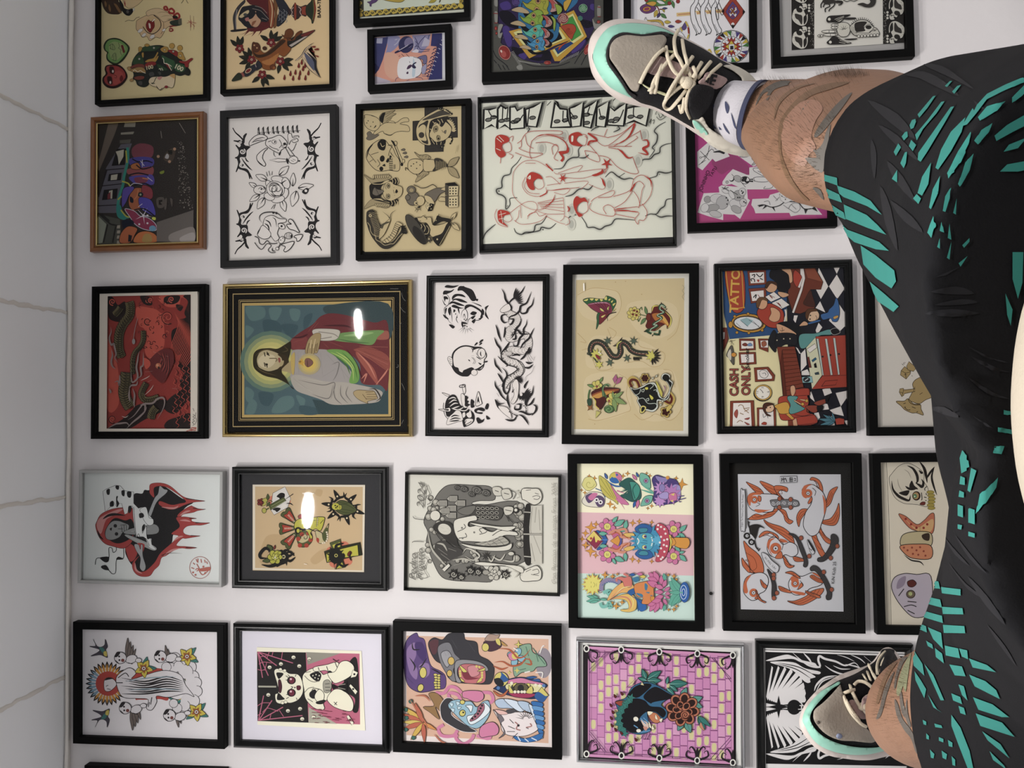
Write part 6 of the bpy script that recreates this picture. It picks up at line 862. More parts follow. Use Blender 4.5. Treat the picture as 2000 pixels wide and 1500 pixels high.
 A.poly(Y,'795,765 960,715 1105,680 1115,785 990,805 805,850',False,4);A.poly(Y,'855,680 930,650 935,700 870,715',False,3);A.poly(Y,'895,915 950,850 975,900',False,3);A.ell(D,890,790,70,76);L(D,26,'830,700 850,760/880,730 900,680 970,665/960,760 970,790 940,850/900,850 960,890 1015,870/870,860 880,920/830,820 810,800','m');A.ell('b9b05a',893,785,18,20,0,0);A.ell(D,893,785,11);A.star(D,890,785,100,45,8,10);A.ell('b9b05a',893,785,17);A.ell(D,893,785,10);b('6a2a22','1005,770 1030,740 1050,760 1020,795',4);L(D,16,'1040,740 1030,800 1045,840/1000,790 1070,790','m');L('e6decb',12,'560,170 675,172');L('efe6d2',6,'575,868 605,872');return A
@art
def backpiece():
 A=Art(785,920,.2522);b=A.blob;L=A.lines;D='33312f';W='d0cdc0';G='86847c';M='6f6d67'
 b(M,'170,380 240,240 300,150 380,105 560,110 690,125 720,220 600,230 540,250 620,265 940,260 950,700 560,715 620,730 700,850 550,855 380,845 300,810 240,700 190,560 200,470',5,D)
 rn=random.Random(8)
 for x,y,r in[(rn.uniform(190,330),rn.uniform(200,800),rn.uniform(14,26)) for _ in range(26)]+[(rn.uniform(880,940),rn.uniform(270,690),rn.uniform(18,30)) for _ in range(26)]+[(rn.uniform(330,600),rn.uniform(600,700),18) for _ in range(10)]:
  if r>0 and not(x<300 and abs(y-470)>330-(x-180)):A.ell('9a978c',x,y,r,r,0,4,D);A.ell('b7b4a8',x-4,y-4,r*.5)
 A.ell(W,258,345,40,40,0,4,D)
 for x,y in((310,250),(390,215),(380,290),(450,250),(380,345),(330,310)):
  A.poly('a3a095',[(x-45,y),(x-20,y-24),(x+40,y-24),(x+40,y+22),(x-20,y+22)],False,4,D);[A.line(M,[(x-20+k*12,y-18),(x-20+k*12,y+18)],5,smooth=False) for k in range(5)]
 b('4a4844','480,300 560,260 680,270 780,300 750,380 640,370 540,350',3,D);[A.ell('2b2a28',590+(k%5)*36,290+(k//5)*34,14,9,20,4,'a5a296') for k in range(15)];b('6f6d66','430,310 480,280 570,270 540,330 480,340',4,D)
 for x,y,s in((480,140,30),(580,150,40),(650,170,34),(430,130,24),(540,180,26)):A.ell('6d6b65',x,y,s,s*.7,20,4,D);A.spiral(D,x,y,s*.7,5,1.5)
 A.polys('c4c1b4','700,130 760,125 790,180 720,190/770,150 830,140 850,200 790,220/790,280 860,280 850,330 800,340',ol=4,oc=D);L(D,5,'720,150 750,160/790,170 830,180/840,150 880,170 860,220/800,300 850,310/800,340 860,400/810,350 830,390');A.ell(D,885,305,24);A.ell(W,882,302,12)
 L('b5b2a6',9,'890,150 920,190 890,210/930,150 900,170 930,210');b(W,'930,140 1010,135 1060,140 1085,190 1070,240 1020,262 950,225 930,215',5,D);L(D,4,'1010,200 1040,190 1070,200 1050,220 1020,215/960,150 1000,145/1030,170 1060,180');b(W,'920,790 1000,745 1050,735 1080,780 1070,840 1010,852 930,850',5,D);L(D,4,'1010,770 1050,760 1060,790 1020,800/1000,800 1060,810/960,780 1000,760')
 # figure with long hair and drape
 b('3a3835','240,440 270,400 330,390 390,420 440,580 500,600 430,590 350,540 300,500');b(W,'400,400 430,370 520,350 570,345 580,380 520,395 520,430 600,420 640,450 700,470 770,440 880,470 890,500 790,500 700,560 600,550 520,545 450,540 410,480',5,D);A.ell('c7c4b7',330,450,55,42,25,4,D);L(D,6,'300,435 325,445/320,470 345,465/345,440 360,450/365,460 380,455/290,420 270,470 330,500 400,560 470,590/280,410 250,450 310,540 420,600','m');L(D,5,'430,470 490,440 480,410/440,520 500,510 490,480/410,480 430,540/620,480 600,450 650,440/600,490 640,480 660,465/700,500 770,460 880,470');A.dots(M,8,'560,475 465,440 470,520')
 b(W,'520,400 640,415 760,430 880,430 820,465 700,440 600,430',4,D);b(W,'450,560 560,580 700,590 800,580 850,560 830,610 700,620 540,600',4,D);b('a5a296','560,560 700,540 770,505 830,550 780,575 640,580',4,D);L(M,4,'600,570 760,510/700,560 790,520/640,575 820,545/740,520 790,570/700,540 740,575/660,555 690,580')
 b('454340','260,560 330,540 400,590 450,600 470,640 400,680 330,700 260,640');L('b0ada0',14,'200,470 230,600 300,690 350,740/270,560 320,570 350,620/280,600 350,650/360,600 420,620/390,690 480,680 540,700/400,730 470,710/300,640 370,690','m');A.poly(W,'310,760 360,715 375,735 330,780',False,4,D);L('c0bdb0',12,'470,640 500,600 560,620 600,660 550,690 490,660/650,640 690,700 720,650/700,660 760,690 800,640/780,690 860,700 870,650','m');A.star('3a3835',650,660,45,14,8);A.ell('c4c1b4',845,640,24,16,0,4,D)
 for x,y,s in((400,800,46),(530,770,44),(590,780,40),(460,820,34),(800,800,44)):A.star('2f2d2b',x,y,s,s*.5,7,x,4);A.spiral('a5a296',x,y,s*.5,7,1.4)
 A.petals('b8b5a9',710,790,32,6,28,0,4,D);A.petals('c4c1b4',710,790,14,5,16,20,4,D);A.ell('9a978c',650,785,26,20,0,4,D);L('b5b2a6',12,'860,770 900,790 870,830/900,830 930,800','m')
 b(W,'560,715 620,705 760,720 920,740 930,790 800,735 640,735',3,D);A.poly('c0bdb1','985,270 1085,265 1085,722 990,715');L('9b988c',6,'1010,280 1000,480 1080,480/1020,500 1075,640/1040,280 1030,400/1000,560 1030,700/1060,300 1070,460');b('2c2a28','955,275 998,275 985,480 1000,710 950,700 940,480');A.polys('b3b0a4','945,312 1000,316 1000,326 945,322/940,482 1085,484 1085,496 940,494/945,655 1000,660 1000,670 945,666',False,3,D)
 L(D,4,'85,350 105,370 180,378/80,555 95,545 170,548');A.text(M,'Pedro',88,745,78,-88,1.1,0,.35);A.text(M,'Frigatto',142,725,74,-88,1.05,0,.35);A.line(M,'150,640 110,640 115,780 150,845',4);A.line(M,'160,660 200,690 170,760 200,820 170,830',4);A.text(M,'2024',150,195,82,-86,1.2,0,.3);A.line(M,'165,280 185,120 200,140 215,180 190,200 220,240 195,260',5);A.text('a3a095','Con Permiso de mi amigo Frivan 2025',1178,490,48,-90,1.05,0,.35);return A
@art
def triptych():
 A=Art(1110,890,.2207);b=A.blob;L=A.lines;D='2b2730';O='cf9238';P='c4709a';T='5fa894'
 A.poly('d9b2b8','70,500 1110,525 1110,1065 70,1050');A.poly('c4dcd2','70,1040 1110,1062 1120,1540 70,1540')
 for x,y,s in((185,182,22),(232,200,26),(118,305,18),(147,328,22),(370,428,38),(408,460,26),(485,180,26),(525,158,26),(694,155,16),(722,178,22),(704,465,18),(738,445,22),(955,200,24),(1005,252,56),(200,635,56),(245,606,32),(152,686,36),(122,738,30),(152,795,36),(198,845,54),(242,882,30),(570,596,34),(628,582,28),(738,590,24),(568,916,34),(622,932,26),(738,936,24)):A.star(O,x,y,s,s*.33,4,5,3,D)
 # cream strip
 b('d2cc80','125,240 150,195 210,190 245,240 245,270 190,310 150,300 120,260',3,D);A.spiral('a39e50',185,250,45,5,1,0);b('d8d4c4','120,400 160,340 210,320 290,330 325,380 305,450 220,455 150,440',4,D);A.polys('5a4a6a','150,360 210,330 230,380 180,420/230,380 270,350 320,380 310,440 260,450');b(P,'175,370 220,330 260,340 210,395');A.dots('e2dede',20,'250,392 285,412');A.dots(D,9,'250,392 285,412');L('2f5f8f',7,'240,290 290,310 340,330 320,370')
 b('bdb350','270,180 330,210 380,260 420,340 440,430 400,400 330,360 290,300',3,D);L('8f863a',5,'285,200 400,380/280,260 380,370/330,220 420,390');b(P,'370,250 430,330 500,390 535,435 460,420 420,360',2,D);L(P,12,'420,380 470,430 500,480/430,310 520,340','e');L('2f5f9f',14,'350,230 420,270 520,265','m');A.ell('c9bb4c',418,195,54,50,0,3,D);b(P,'418,145 470,180 465,230 430,200 420,180');b('2f66a8','365,205 420,195 450,235 420,246 380,235');A.dots('2f66a8',10,'430,170 388,198')
 b('2c5c56','450,260 480,220 540,195 600,240 640,300 640,380 570,410 500,380 460,350 540,320',2,D);[A.leaf('2c5c56',540,300,450+(k*37)%60,210+k*22,.12) for k in range(9)];b('3f9080','545,230 600,240 635,290 620,360 580,395 560,320 550,270',4,D);A.line('2c5c56','600,250 570,300 590,380',9)
 for p,q in(((640,155),(725,290)),((745,355),(640,445))):A.leaf('6fb09c',*p,*q,.55,4,D);x,y=(p[0]+q[0])/2,(p[1]+q[1])/2;A.ell('9a8ab0',x+5,y,20,20,0,3,D);A.ell('8a3a5a',x+4,y,10)
 L(T,16,'640,300 740,330 790,330/640,250 700,290 760,330','m');[A.leaf(c,x0,y0,x1,y1,.4,3,D) for c,x0,y0,x1,y1 in((P,605,215,565,165),('2f5f9f',620,190,600,148),('2f5f9f',595,400,575,460),(P,620,390,605,468),('3f5f9f',345,205,320,155))]
 b('4c3f78','740,210 780,170 850,190 900,200 960,220 990,300 990,380 940,420 880,430 800,440 750,400 760,300',3,D);b('8a7fb4','770,180 830,190 880,200 860,240 800,230',3,D);b('9a8fc4','930,260 985,270 990,360 940,400 900,330');A.star('b88ac4',820,290,75,40,11,0,3,D);A.star('b07ab4',910,340,100,55,11,10,3,D);A.star('b88ac4',810,400,60,35,9,10,3,D);A.ell('8a7fb4',830,285,26,36,0,3,D);b('a496c8','800,350 850,320 885,330 880,380 820,380',3,D);b(P,'890,340 950,330 960,390 900,400',3,D);A.polys('d8c860','905,345 940,330 935,355/900,400 930,390 925,412',False);A.dots(O,16,'878,195');L('4c3f78',8,'985,390 1040,375/980,360 1025,355/980,408 1000,408')
 # pink strip
 A.poly('8a2f4a','155,740 240,825 305,750 240,665',False,4,D);A.poly('d8c460','160,735 225,665 300,745 240,770 230,710 200,765',False,4,D);A.dots('a83a3a',11,'202,732 265,758');b('2f5f9f','245,665 300,680 345,745 300,820 250,830 310,745',3,D);L('4a7ac0',10,'290,745 350,745')
 for x,y in((345,628),(345,875),(932,650),(932,890)):A.petals(P,x,y,44,6,32,15,3,D);A.ell('d2cc6a',x,y,31,31,0,3,D);L('6a6a3a',4,'%d,%d %d,%d/%d,%d %d,%d'%(x-8,y-10,x-4,y+12,x+6,y-8,x+8,y+12))
 for x0,y0,x1,y1 in((390,590,435,540),(410,620,495,570),(500,650,515,570),(440,650,520,660),(390,910,420,960),(410,900,495,935),(500,860,510,935),(270,690,345,690),(275,800,345,800),(985,670,1045,615),(975,690,1035,720),(985,880,1045,935),(980,860,1030,850),(945,745,990,700),(945,800,990,850)):A.leaf(T,x0,y0,x1,y1,.5,3,D,'8fccb4')
 b('b8608a','380,680 450,690 470,760 450,830 380,820 410,760',2,D);A.poly(O,'370,755 440,705 460,750 440,800',False,4,D);b('4a5aa0','445,700 470,720 470,780 445,800 460,750');L('c98a70',22,'360,690 420,660 460,690 470,720 530,720/350,820 420,845 460,820 480,790 530,780/440,660 500,650 520,690 540,740/440,850 500,850 540,770');L('b5603a',10,'380,700 430,680 460,710/380,810 430,830 465,800/480,700 530,730/480,805 530,775');b('d8b45c','490,690 570,685 585,715 520,720',3,D);b('d8b45c','490,820 570,795 585,820 520,845',3,D)
 A.star('3f8fb4',700,755,160,110,22,0,3,D);b('2f5f9a','590,640 640,605 700,610 740,640 720,690 640,690 600,670',3,D);b('2f5f9a','590,870 640,910 700,915 750,890 720,840 640,830',3,D);b('4aa0b8','600,740 640,690 730,690 760,755 730,830 640,830 605,790',3,D);A.polys('3f8a9a','620,650 650,640 700,645 690,675 640,680/620,865 650,840 700,850 700,880 640,880',ol=3,oc=D);A.dots('d4d08a',20,'672,715 672,810',3);A.dots('5a3a7a',11,'680,715 680,810');L('d8dcd4',10,'610,730 625,755 610,785/735,720 745,755 735,800');A.star('56a8c8',790,750,60,35,9,0,2,D);L('2f6f90',6,'660,750 700,755/640,770 700,775')
 b('b8485c','770,650 790,600 840,610 880,650 890,700 895,760 890,810 870,880 820,935 770,930 800,850 820,760 800,700',3,D);A.dots('e6dcd8',10,'795,615 820,630 790,650 850,650 820,718 860,690 848,748 810,768 845,790 875,740 820,820 870,800 850,850 795,888 835,900 820,915');b('cfc04c','890,700 915,720 915,800 890,845 900,770',3,D);b(O,'930,730 1000,725 1060,730 1075,775 1050,820 1000,820 940,795',4,D);b(O,'905,720 940,740 950,780 910,800 920,760',3,D)
 B2=Art(1110,1060,.1891);b=B2.blob;L=B2.lines
 for x,y,s in((378,334,44),(456,348,34),(506,325,22),(1032,334,22),(1090,345,32),(1116,380,24),(1036,692,22),(1090,690,30),(1118,657,26),(495,655,44),(455,620,22),(555,615,34),(180,25,46)):B2.star(O,x,y,s,s*.33,4,5,3,D)
 B2.star(O,250,430,105,60,12,15,3,D);B2.star('d4cc68',250,430,120,72,12,0,3,D);L('8a8440',4,'235,400 235,420/235,445 235,465/260,410 275,435 260,460/290,420 290,450')
 B2.line('8a7fa0','340,500 345,430 390,390 450,390 540,410',44);[B2.line('3f6a9a',[(345+k*22,440-50*math.sin(k/2.6)),(365+k*22,395-20*math.sin(k/2)+36)],7) for k in range(9)];L('8a4a5a',7,'310,490 340,500/320,520 350,510/540,400 545,440')
 for x0,y0,x1,y1 in((300,580,190,550),(330,590,185,605),(310,570,240,540),(310,600,220,620),(400,590,320,580)):B2.leaf(T,x0,y0,x1,y1,.3,3,D)
 L('74b4a8',34,'400,540 430,510 400,500 360,520/330,620 350,660 400,650 420,620 440,660 410,670');b('d8a860','400,600 450,500 540,420 620,400 680,460 640,510 540,520 470,560',3,D);b('c9746a','500,370 540,350 580,360 640,350 660,420 640,460 580,450 560,400',3,D);L('c9746a',22,'500,400 500,370 530,365/570,320 620,345');b('d8b45c','430,590 540,540 640,530 700,580 700,680 640,715 560,710 540,690 620,680 600,600 500,580',3,D);L('c47a6a',14,'430,590 520,560 610,570 650,640 620,700/440,570 540,490 640,430','m');L('d8d08a',10,'480,540 560,470 650,450/640,550 670,600 660,680','m')
 b('2f5f9a','610,515 680,470 690,520 660,550 760,600 750,640 720,710 700,590',2,D);b('cf8448','680,440 740,410 850,400 880,470 880,580 850,630 760,630 770,570 720,560 690,520',4,D);B2.polys('3f7a9a','660,370 720,350 730,390 690,410/790,420 820,440 810,490 790,480/700,520 760,530 770,560 730,550/800,510 840,510 830,525/840,545 870,540 860,550/750,380 770,375 765,392');b(O,'850,410 890,400 890,470 870,460',3,D);b(O,'850,560 890,560 880,620 860,610',3,D);b('2f66a8','710,590 760,630 800,640 800,690 740,705',2,D);[B2.leaf(c,x0,y0,x1,y1,.5,3,D) for c,x0,y0,x1,y1 in(('2f5f9f',690,330,630,330),(P,770,325,705,322),('d0c050',800,352,735,350))]
 for x0,y0,x1,y1 in((930,400,830,310),(930,390,880,295),(960,430,960,335),(980,460,1010,380),(990,500,1050,460),(1000,530,1065,515),(1000,550,1050,575),(980,580,1020,640),(950,600,960,690),(930,610,890,720),(900,610,840,710),(900,620,820,650),(920,400,820,360),(930,450,815,400),(980,470,890,440),(980,510,890,510),(980,550,890,580),(960,590,860,610)):B2.leaf(P,x0,y0,x1,y1,.5,4,'7a2a54')
 for x0,y0,x1,y1,w in((1170,510,1040,400,.6),(1170,520,1040,640,.6),(1170,510,1060,360,.3),(1170,520,1060,660,.3),(1000,390,985,315,.5),(1000,640,985,705,.5),(1180,515,1040,515,.3)):B2.leaf(T,x0,y0,x1,y1,w,3,'2f6a60','2f6a60')
 B2.ell('2f5fa4',1200,512,52,106,0,3,D);[B2.line('c8d8e4',[(1190+r*.45*math.cos(k/3),512+r*math.sin(k/3)) for k in range(19)],6,True) for r in(72,36)];B2.line(T,'1060,512 1185,515',12);return[A,B2]
@art
def fish():
 A=Art(1410,900,.2207);b=A.blob;L=A.lines;D='2a2828';O='b9623c';W='c3c4c8';y0=589
 def eye(x,y,r):A.ell(O,x,y,r,r);A.ell(W,x,y,r*.45,r*.45,0,4,D);A.ell(D,x,y,r*.15)
 F=lambda p,n=0:(b(O,p,5,D),[A.line('6a3018',[(x*(1-t)+u*t,y*(1-t)+w*t) for(x,y),(u,w) in zip(nums(p)[:len(nums(p))//2],nums(p)[::-1])],4) for t in(.33,.66)])
 for p in('215,190 250,200 330,240 370,290 340,300 290,270','335,185 380,190 480,240 510,300 550,340 510,340 400,260','460,230 520,220 580,240 575,275 530,260 500,280 540,330 500,310','300,470 370,480 450,430 500,425 440,490 330,520 240,520 250,500','490,420 560,440 590,510 630,535 600,560 560,530 540,470','780,170 800,145 860,170 890,230 890,300 860,360 830,360 860,240 830,180','910,420 960,380 990,300 1025,230 960,260 930,330 920,370','880,530 960,510 1010,440 1035,375 1040,490 1000,570 900,560','770,430 700,430 660,500 680,585 700,520 750,450','370,520 420,550 540,590 620,660 640,740 580,700 500,640 400,570','330,680 350,640 400,620 480,650 500,690 420,640','820,550 860,560 900,650 960,700 980,740 920,720 870,650'):F(p)
 F('780,620 820,620 850,700 900,800 930,840 880,850 830,760')
 for p in('190,720 240,760 340,850 370,980 300,1000 220,920 180,860 175,890 190,940 250,980','580,1240 640,1240 740,1200 800,1150 900,1130 860,1200 720,1275 620,1260','500,1110 540,1120 620,1160 600,1170 520,1150'):F(p)
 # bodies
 for p in('225,350 240,300 290,280 340,290 480,300 520,340 470,400 440,450 320,450 250,420','710,270 740,220 800,210 850,240 900,290 925,380 910,470 880,560 850,640 790,665 740,620 720,560 740,460 790,380 790,310','400,760 420,690 480,680 540,740 600,720 660,750 670,820 620,850 560,830 520,860 450,850 410,810','190,1120 210,1040 280,1000 350,990 400,1020 410,1080 380,1150 330,1180 320,1220 260,1235 200,1180','590,1080 620,1030 670,1020 720,1020 800,990 860,1020 890,1080 850,1110 780,1130 720,1180 640,1185 600,1140'):b(W,p,6,D)
 for p in('225,340 250,290 330,280 345,300 270,310 250,400','440,430 330,460 290,430 400,435','705,280 730,220 800,210 760,230 730,290 750,330 720,320','890,300 925,380 905,480 900,380','400,760 415,700 470,685 430,720 420,800 450,840','510,690 560,700 580,720 520,720','540,1000 580,1020','190,1110 215,1040 260,1010 220,1080 230,1160 200,1170','610,1030 650,1020 680,1060 620,1070','600,1150 660,1180 730,1190 720,1165','800,990 860,1010 880,1040 820,1010'):b(O,p)
 for x,y,r in((287,344,34),(762,288,38),(475,775,50),(280,1168,38),(648,1085,36)):eye(x,y,r)
 A.polys(O,'320,310 345,320 345,355 325,360/790,320 800,345 775,380 760,370/520,800 535,860 470,860/290,1220 310,1200 330,1225/700,1080 715,1110 670,1140',ol=4,oc=D);L(D,4,'310,370 335,385 300,405/800,240 830,270 820,310/500,700 540,730 530,790/690,1060 720,1100 690,1130 660,1140');F('340,1050 370,1080 400,1110 380,1130 350,1100');F('300,1140 340,1220 390,1250 370,1255 320,1220');F('800,1010 840,1030 900,1060 910,1080 850,1075 780,1030');F('740,1150 800,1170 870,1200 850,1215 760,1180');F('560,990 620,980 690,1030 680,1040 610,1005');F('540,840 570,870 600,920 640,930 600,950 560,920');F('630,850 680,855 740,880 720,890 650,890')
 # skateboards
 A.poly('6a6a6c','430,365 450,345 640,345 680,375 660,405 470,410',True,5,D);[A.spiral('c3c4c8',455+k*48,377,20,5,1.5,k*80) for k in range(5)]
 for p in('590,645 640,650 690,700 740,820 760,900 745,940 720,930 725,880 690,790 650,690','965,660 1000,650 1030,690 1020,750 960,840 900,890 850,890 850,860 900,840 960,740','780,950 810,925 860,950 930,1050 970,1150 965,1220 930,1230 920,1200 930,1160 890,1060 830,980 790,975','400,960 440,1000 475,1080 480,1160 450,1230 440,1180 440,1080'):b('3b393a',p,5,D)
 [A.ell('98523a',x,y,18,20,0,4,D) for x,y in((510,335),(608,342),(508,412),(608,412),(700,683),(772,844),(1020,755),(962,860),(900,985),(970,1140),(457,1010),(457,1040),(485,1170),(460,1215))]
 # ink creature, ribbons and lettering
 b(D,'240,590 270,565 330,565 380,600 330,590 310,660 290,700 260,680');A.dots(D,30,'220,665 262,718');A.dots(W,14,'222,664 262,720');A.dots(D,5,'224,664 264,720');b(W,'255,650 290,690 280,700 250,670');L(D,12,'290,700 300,760 330,800/250,610 235,570 230,520','m');L(D,8,'230,540 245,550/310,780 320,770/320,800 335,775/225,520 235,510')
 b(W,'165,270 185,260 205,290 205,600 185,620 165,590',5,D);A.line('6a6a6a','205,250 215,300 212,400 215,500 210,600',8);A.text(D,'Jugan Te Patina y Crean Te Pintan',181,440,22,-88,.95);b(W,'350,815 400,830 440,880 500,930 500,970 480,990 440,970 380,900',5,D);A.text(D,'HEY, TINI VA',428,905,26,228,.95);L('6a6a6a',4,'430,860 480,900/480,900 520,940/400,820 440,850')
 A.poly('b5b6ba','515,138 662,135 664,190 516,196',False,4,D);L(D,7,'530,150 530,185/545,145 550,190/530,165 565,160/560,150 575,185/600,150 600,185 625,183 625,150 600,150/600,167 625,166/612,150 612,184/640,155 655,160/640,175 655,172',smooth=False);b(W,'755,710 770,705 820,790 805,830 780,800',4,D);b(D,'770,705 820,790 812,800 762,715');L(D,4,'770,770 800,800/785,790 805,780');A.text(D,'KiN Kids 25',990,990,40,-85,1.0);return A
@art
def skulls():
 A=Art(1700,880,.1261);b=A.blob;L=A.lines;D='241f1c';W='d6cebb'
 L(D,6,'248,170 268,600 285,1000 330,3000',smooth=False);b('cfc7b4','290,450 330,360 440,240 560,195 660,220 780,300 830,380 830,480 880,560 900,640 890,860 740,840 640,830 500,810 360,700',7,D)
 L(D,44,'330,470 350,600 430,700 520,750 600,770 620,690/570,235 660,280 720,380 730,470 700,510/700,500 750,530 800,560 820,500 790,440/540,550 600,590 680,590 720,570','m');A.polys(D,'440,655 600,615 560,700/605,570 640,465 680,540 740,600/750,300 815,345 780,360');L(D,46,'760,170 830,270 860,380 880,500','m');L(D,34,'860,450 920,350 995,250/990,260 950,400 980,550 1030,690','m');L('9c9484',12,'520,290 590,340 630,430/420,430 440,540 500,640/360,480 400,600','m')
 A.ell('3a1c16',712,702,62,70,0,5);A.ell('a88a5a',705,700,46,54);A.ell('3f7a54',690,705,28,32);A.ell('d8d4b0',686,710,12);b('6a2a22','765,830 800,795 850,800 840,840 800,845',5);L(D,12,'850,620 840,590 880,550/790,650 800,740 790,770/860,660 870,690/830,720 870,730/850,770 870,775')
 for x,y in((930,645),(940,695),(950,745),(945,795),(935,845),(945,890)):A.ell('a08f3c',x,y,58,27,0,5,'5a4c18')
 B=Art(1300,975,.35);b=B.blob;L=B.lines
 b('b86a4c','1300,85 1340,95 1400,140 1440,120 1480,80 1500,90 1490,190 1420,180 1360,160',3,D);b('c9a06a','1330,100 1400,160 1490,110 1480,180 1400,175');B.dots('8a2a24',7,'1340,110 1370,140 1400,160 1440,160 1460,140');b('b9ad86','1310,230 1330,195 1400,180 1480,190 1480,260 1400,250 1320,260',4,D);b('3a2c22','1430,200 1470,190 1470,230 1440,225');b('c47f58','1310,260 1400,250 1480,260 1480,330 1380,330 1330,300',4,D);B.dots('8c4030',6,'1330,270 1350,285 1375,270 1400,285 1420,268 1380,305 1410,310 1440,290 1450,315');L(D,8,'1330,310 1370,340 1420,350 1440,370/1390,180 1400,150/1420,180 1420,150','m')
 b('b3a9b4','1262,500 1275,440 1330,415 1400,420 1480,430 1480,620 1390,660 1310,590',4,D);b('8c7f90','1300,450 1340,430 1330,480 1290,500');b('5a2620','1350,460 1380,450 1400,470 1380,490 1355,485',3);B.ell('6a5a48',1368,530,24,22,0,4,D);B.ell('a8b070',1366,528,11);L(D,5,'1330,600 1370,590 1400,600/1350,620 1390,640/1350,570 1400,575/1300,540 1330,500');return[A,B]
@art
def sack():
 A=Art(1700,700,.15);b=A.blob;L=A.lines;D='3a2f22';S='a8905e'
 A.poly(S,'390,215 400,160 445,105 525,170 520,200 465,270',False,7,D);L(D,6,'400,160 455,190 525,175/455,190 465,265/440,215 475,205/450,195 465,235/410,70 430,90/430,55 440,80/445,50 455,60/540,220 545,235',smooth=False);A.poly(S,'470,105 500,40 600,120 560,170 490,150',False,7,D)
 b(S,'560,400 550,330 600,270 700,250 820,400 850,480 720,540 640,590 560,570 500,540 530,470',7,D);A.poly(S,'375,440 385,395 430,390 440,410 585,395 580,430 440,460 435,480 410,500',False,7,D);L(D,6,'430,405 425,445 410,490/385,440 425,450/580,370 560,430/640,470 680,445');b(S,'335,560 440,555 490,525 560,590 650,600 660,660 690,738 600,710 540,710 450,670 400,620',7,D);L(D,8,'490,530 520,580 580,605 650,605/430,590 460,580/440,630 480,670 520,670/540,630 590,650/460,630 450,640/600,700 620,690');return A
@art
def dogs():
 A=Art(150,1220,.2364);b=A.blob;L=A.lines;D='2a2628';W='d9d5d7'
 for k in range(28):
  a=k*2*math.pi/28+math.pi;c,s=math.cos(a),math.sin(a);A.leaf(D,250+110*c,487+115*s,250+178*c,487+183*s,.42);A.leaf('7fa0b4' if c<-.75 else 'c98f3a',250+85*c,487+90*s,250+158*c,487+163*s,.28)
 A.ell('b0423a',260,487,105,102)
 for f in(1,-1):
  y=lambda v:487+(v-487)*f
  P=lambda t:[(u+(0 if f>0 else 16),y(w)-(0 if f>0 else 6)) for u,w in nums(t)]
  b('4a4550',P('105,180 155,175 135,120 165,175 200,185 230,165 235,120 255,180 240,210 255,270 225,262 190,250 115,260 170,230 185,205'),3,D);b('3f7a72',P('185,190 215,190 235,220 215,235'),0);b('c9b850',P('220,225 245,220 250,262 225,255'),2,D)
 b('b0423a','470,390 740,380 760,610 680,615 520,620 480,600');b('3a7f78','860,405 920,440 950,520 920,610 840,650 740,590 830,620 890,590 910,530 900,470',4,D);A.line('c9b04a','880,420 920,500 905,580 830,630',12,taper='m')
 for x,y,r in((810,280,50),(880,300,50),(940,350,48),(960,430,50),(985,480,46),(990,550,46),(960,630,54),(890,670,46),(830,690,40),(780,370,55),(740,350,40),(840,340,40),(900,390,60),(800,650,36)):A.ell(W,x,y,r,r,0,4,D)
 b(W,'770,380 850,320 940,380 990,500 950,610 860,640 880,560 900,440 850,390');b(W,'325,440 400,370 450,360 490,400 460,450 700,380 850,410 900,500 970,595 900,570 760,600 660,590 660,640 620,705 575,690 590,620 500,610 400,605 350,560',5,D);[A.line(D,[(370+30*(k%3),440+k*22),(560+20*(k%2),470+k*17),(740,430+k*20),(880,470+k*14)],13,taper='m') for k in range(7)];L('8fa4ae',10,'400,470 600,440 820,430/420,540 640,530 860,540','m');L(D,7,'340,440 400,400 430,430/600,640 590,680/620,600 610,660/380,480 300,480');b(W,'225,470 250,440 300,450 325,480 320,510 270,550 230,540',4,D);b(D,'230,460 260,435 300,445 260,455');L(D,5,'240,510 260,500/250,530 280,535')
 for x,y in((553,362),(910,263),(988,722)):
  [A.leaf('3f7a72',x,y,x+105*math.cos(q),y+100*math.sin(q),.42,3,D) for q in((-1.3,0) if x<600 else(.5,-.8) if x<950 else(2.5,.4,-.8))];[A.leaf('c9b63c',x,y,x+78*math.cos(.2+k*1.257),y+78*math.sin(.2+k*1.257),.62,4,D) for k in range(5)];A.star('98582a',x,y,45,24,5,11);A.ell(W,x,y,17,17,0,4,D);A.ell('7a3a34',x,y,8)
 for x,y,wx,wy in((360,275,420,110),(690,265,730,170),(400,690,460,875),(765,750,840,850)):
  s=-1 if wy<y else 1;[A.leaf('6d625c',x+55+k*14,y-s*5,wx+k*22,wy-s*k*30,.2,3,D) for k in range(4)];A.ell(W,x+90,y+10,48,34,-20,4,D);A.ell(W,x,y,50,48,0,5,D);A.ell('7a4440',x+20,y+20,14);b(D,[(x-48,y-10),(x-30,y-48),(x,y-45),(x-25,y-10)]);A.dots(D,8,'%d,%d %d,%d'%(x-10,y-12,x-8,y+18));L(D,6,'%d,%d %d,%d/%d,%d %d,%d'%(x-40,y+20,x-10,y+50,x+60,y+40,x+100,y+50));A.ell(W,x+150,y-s*20,26,18,0,4,D)
 return A
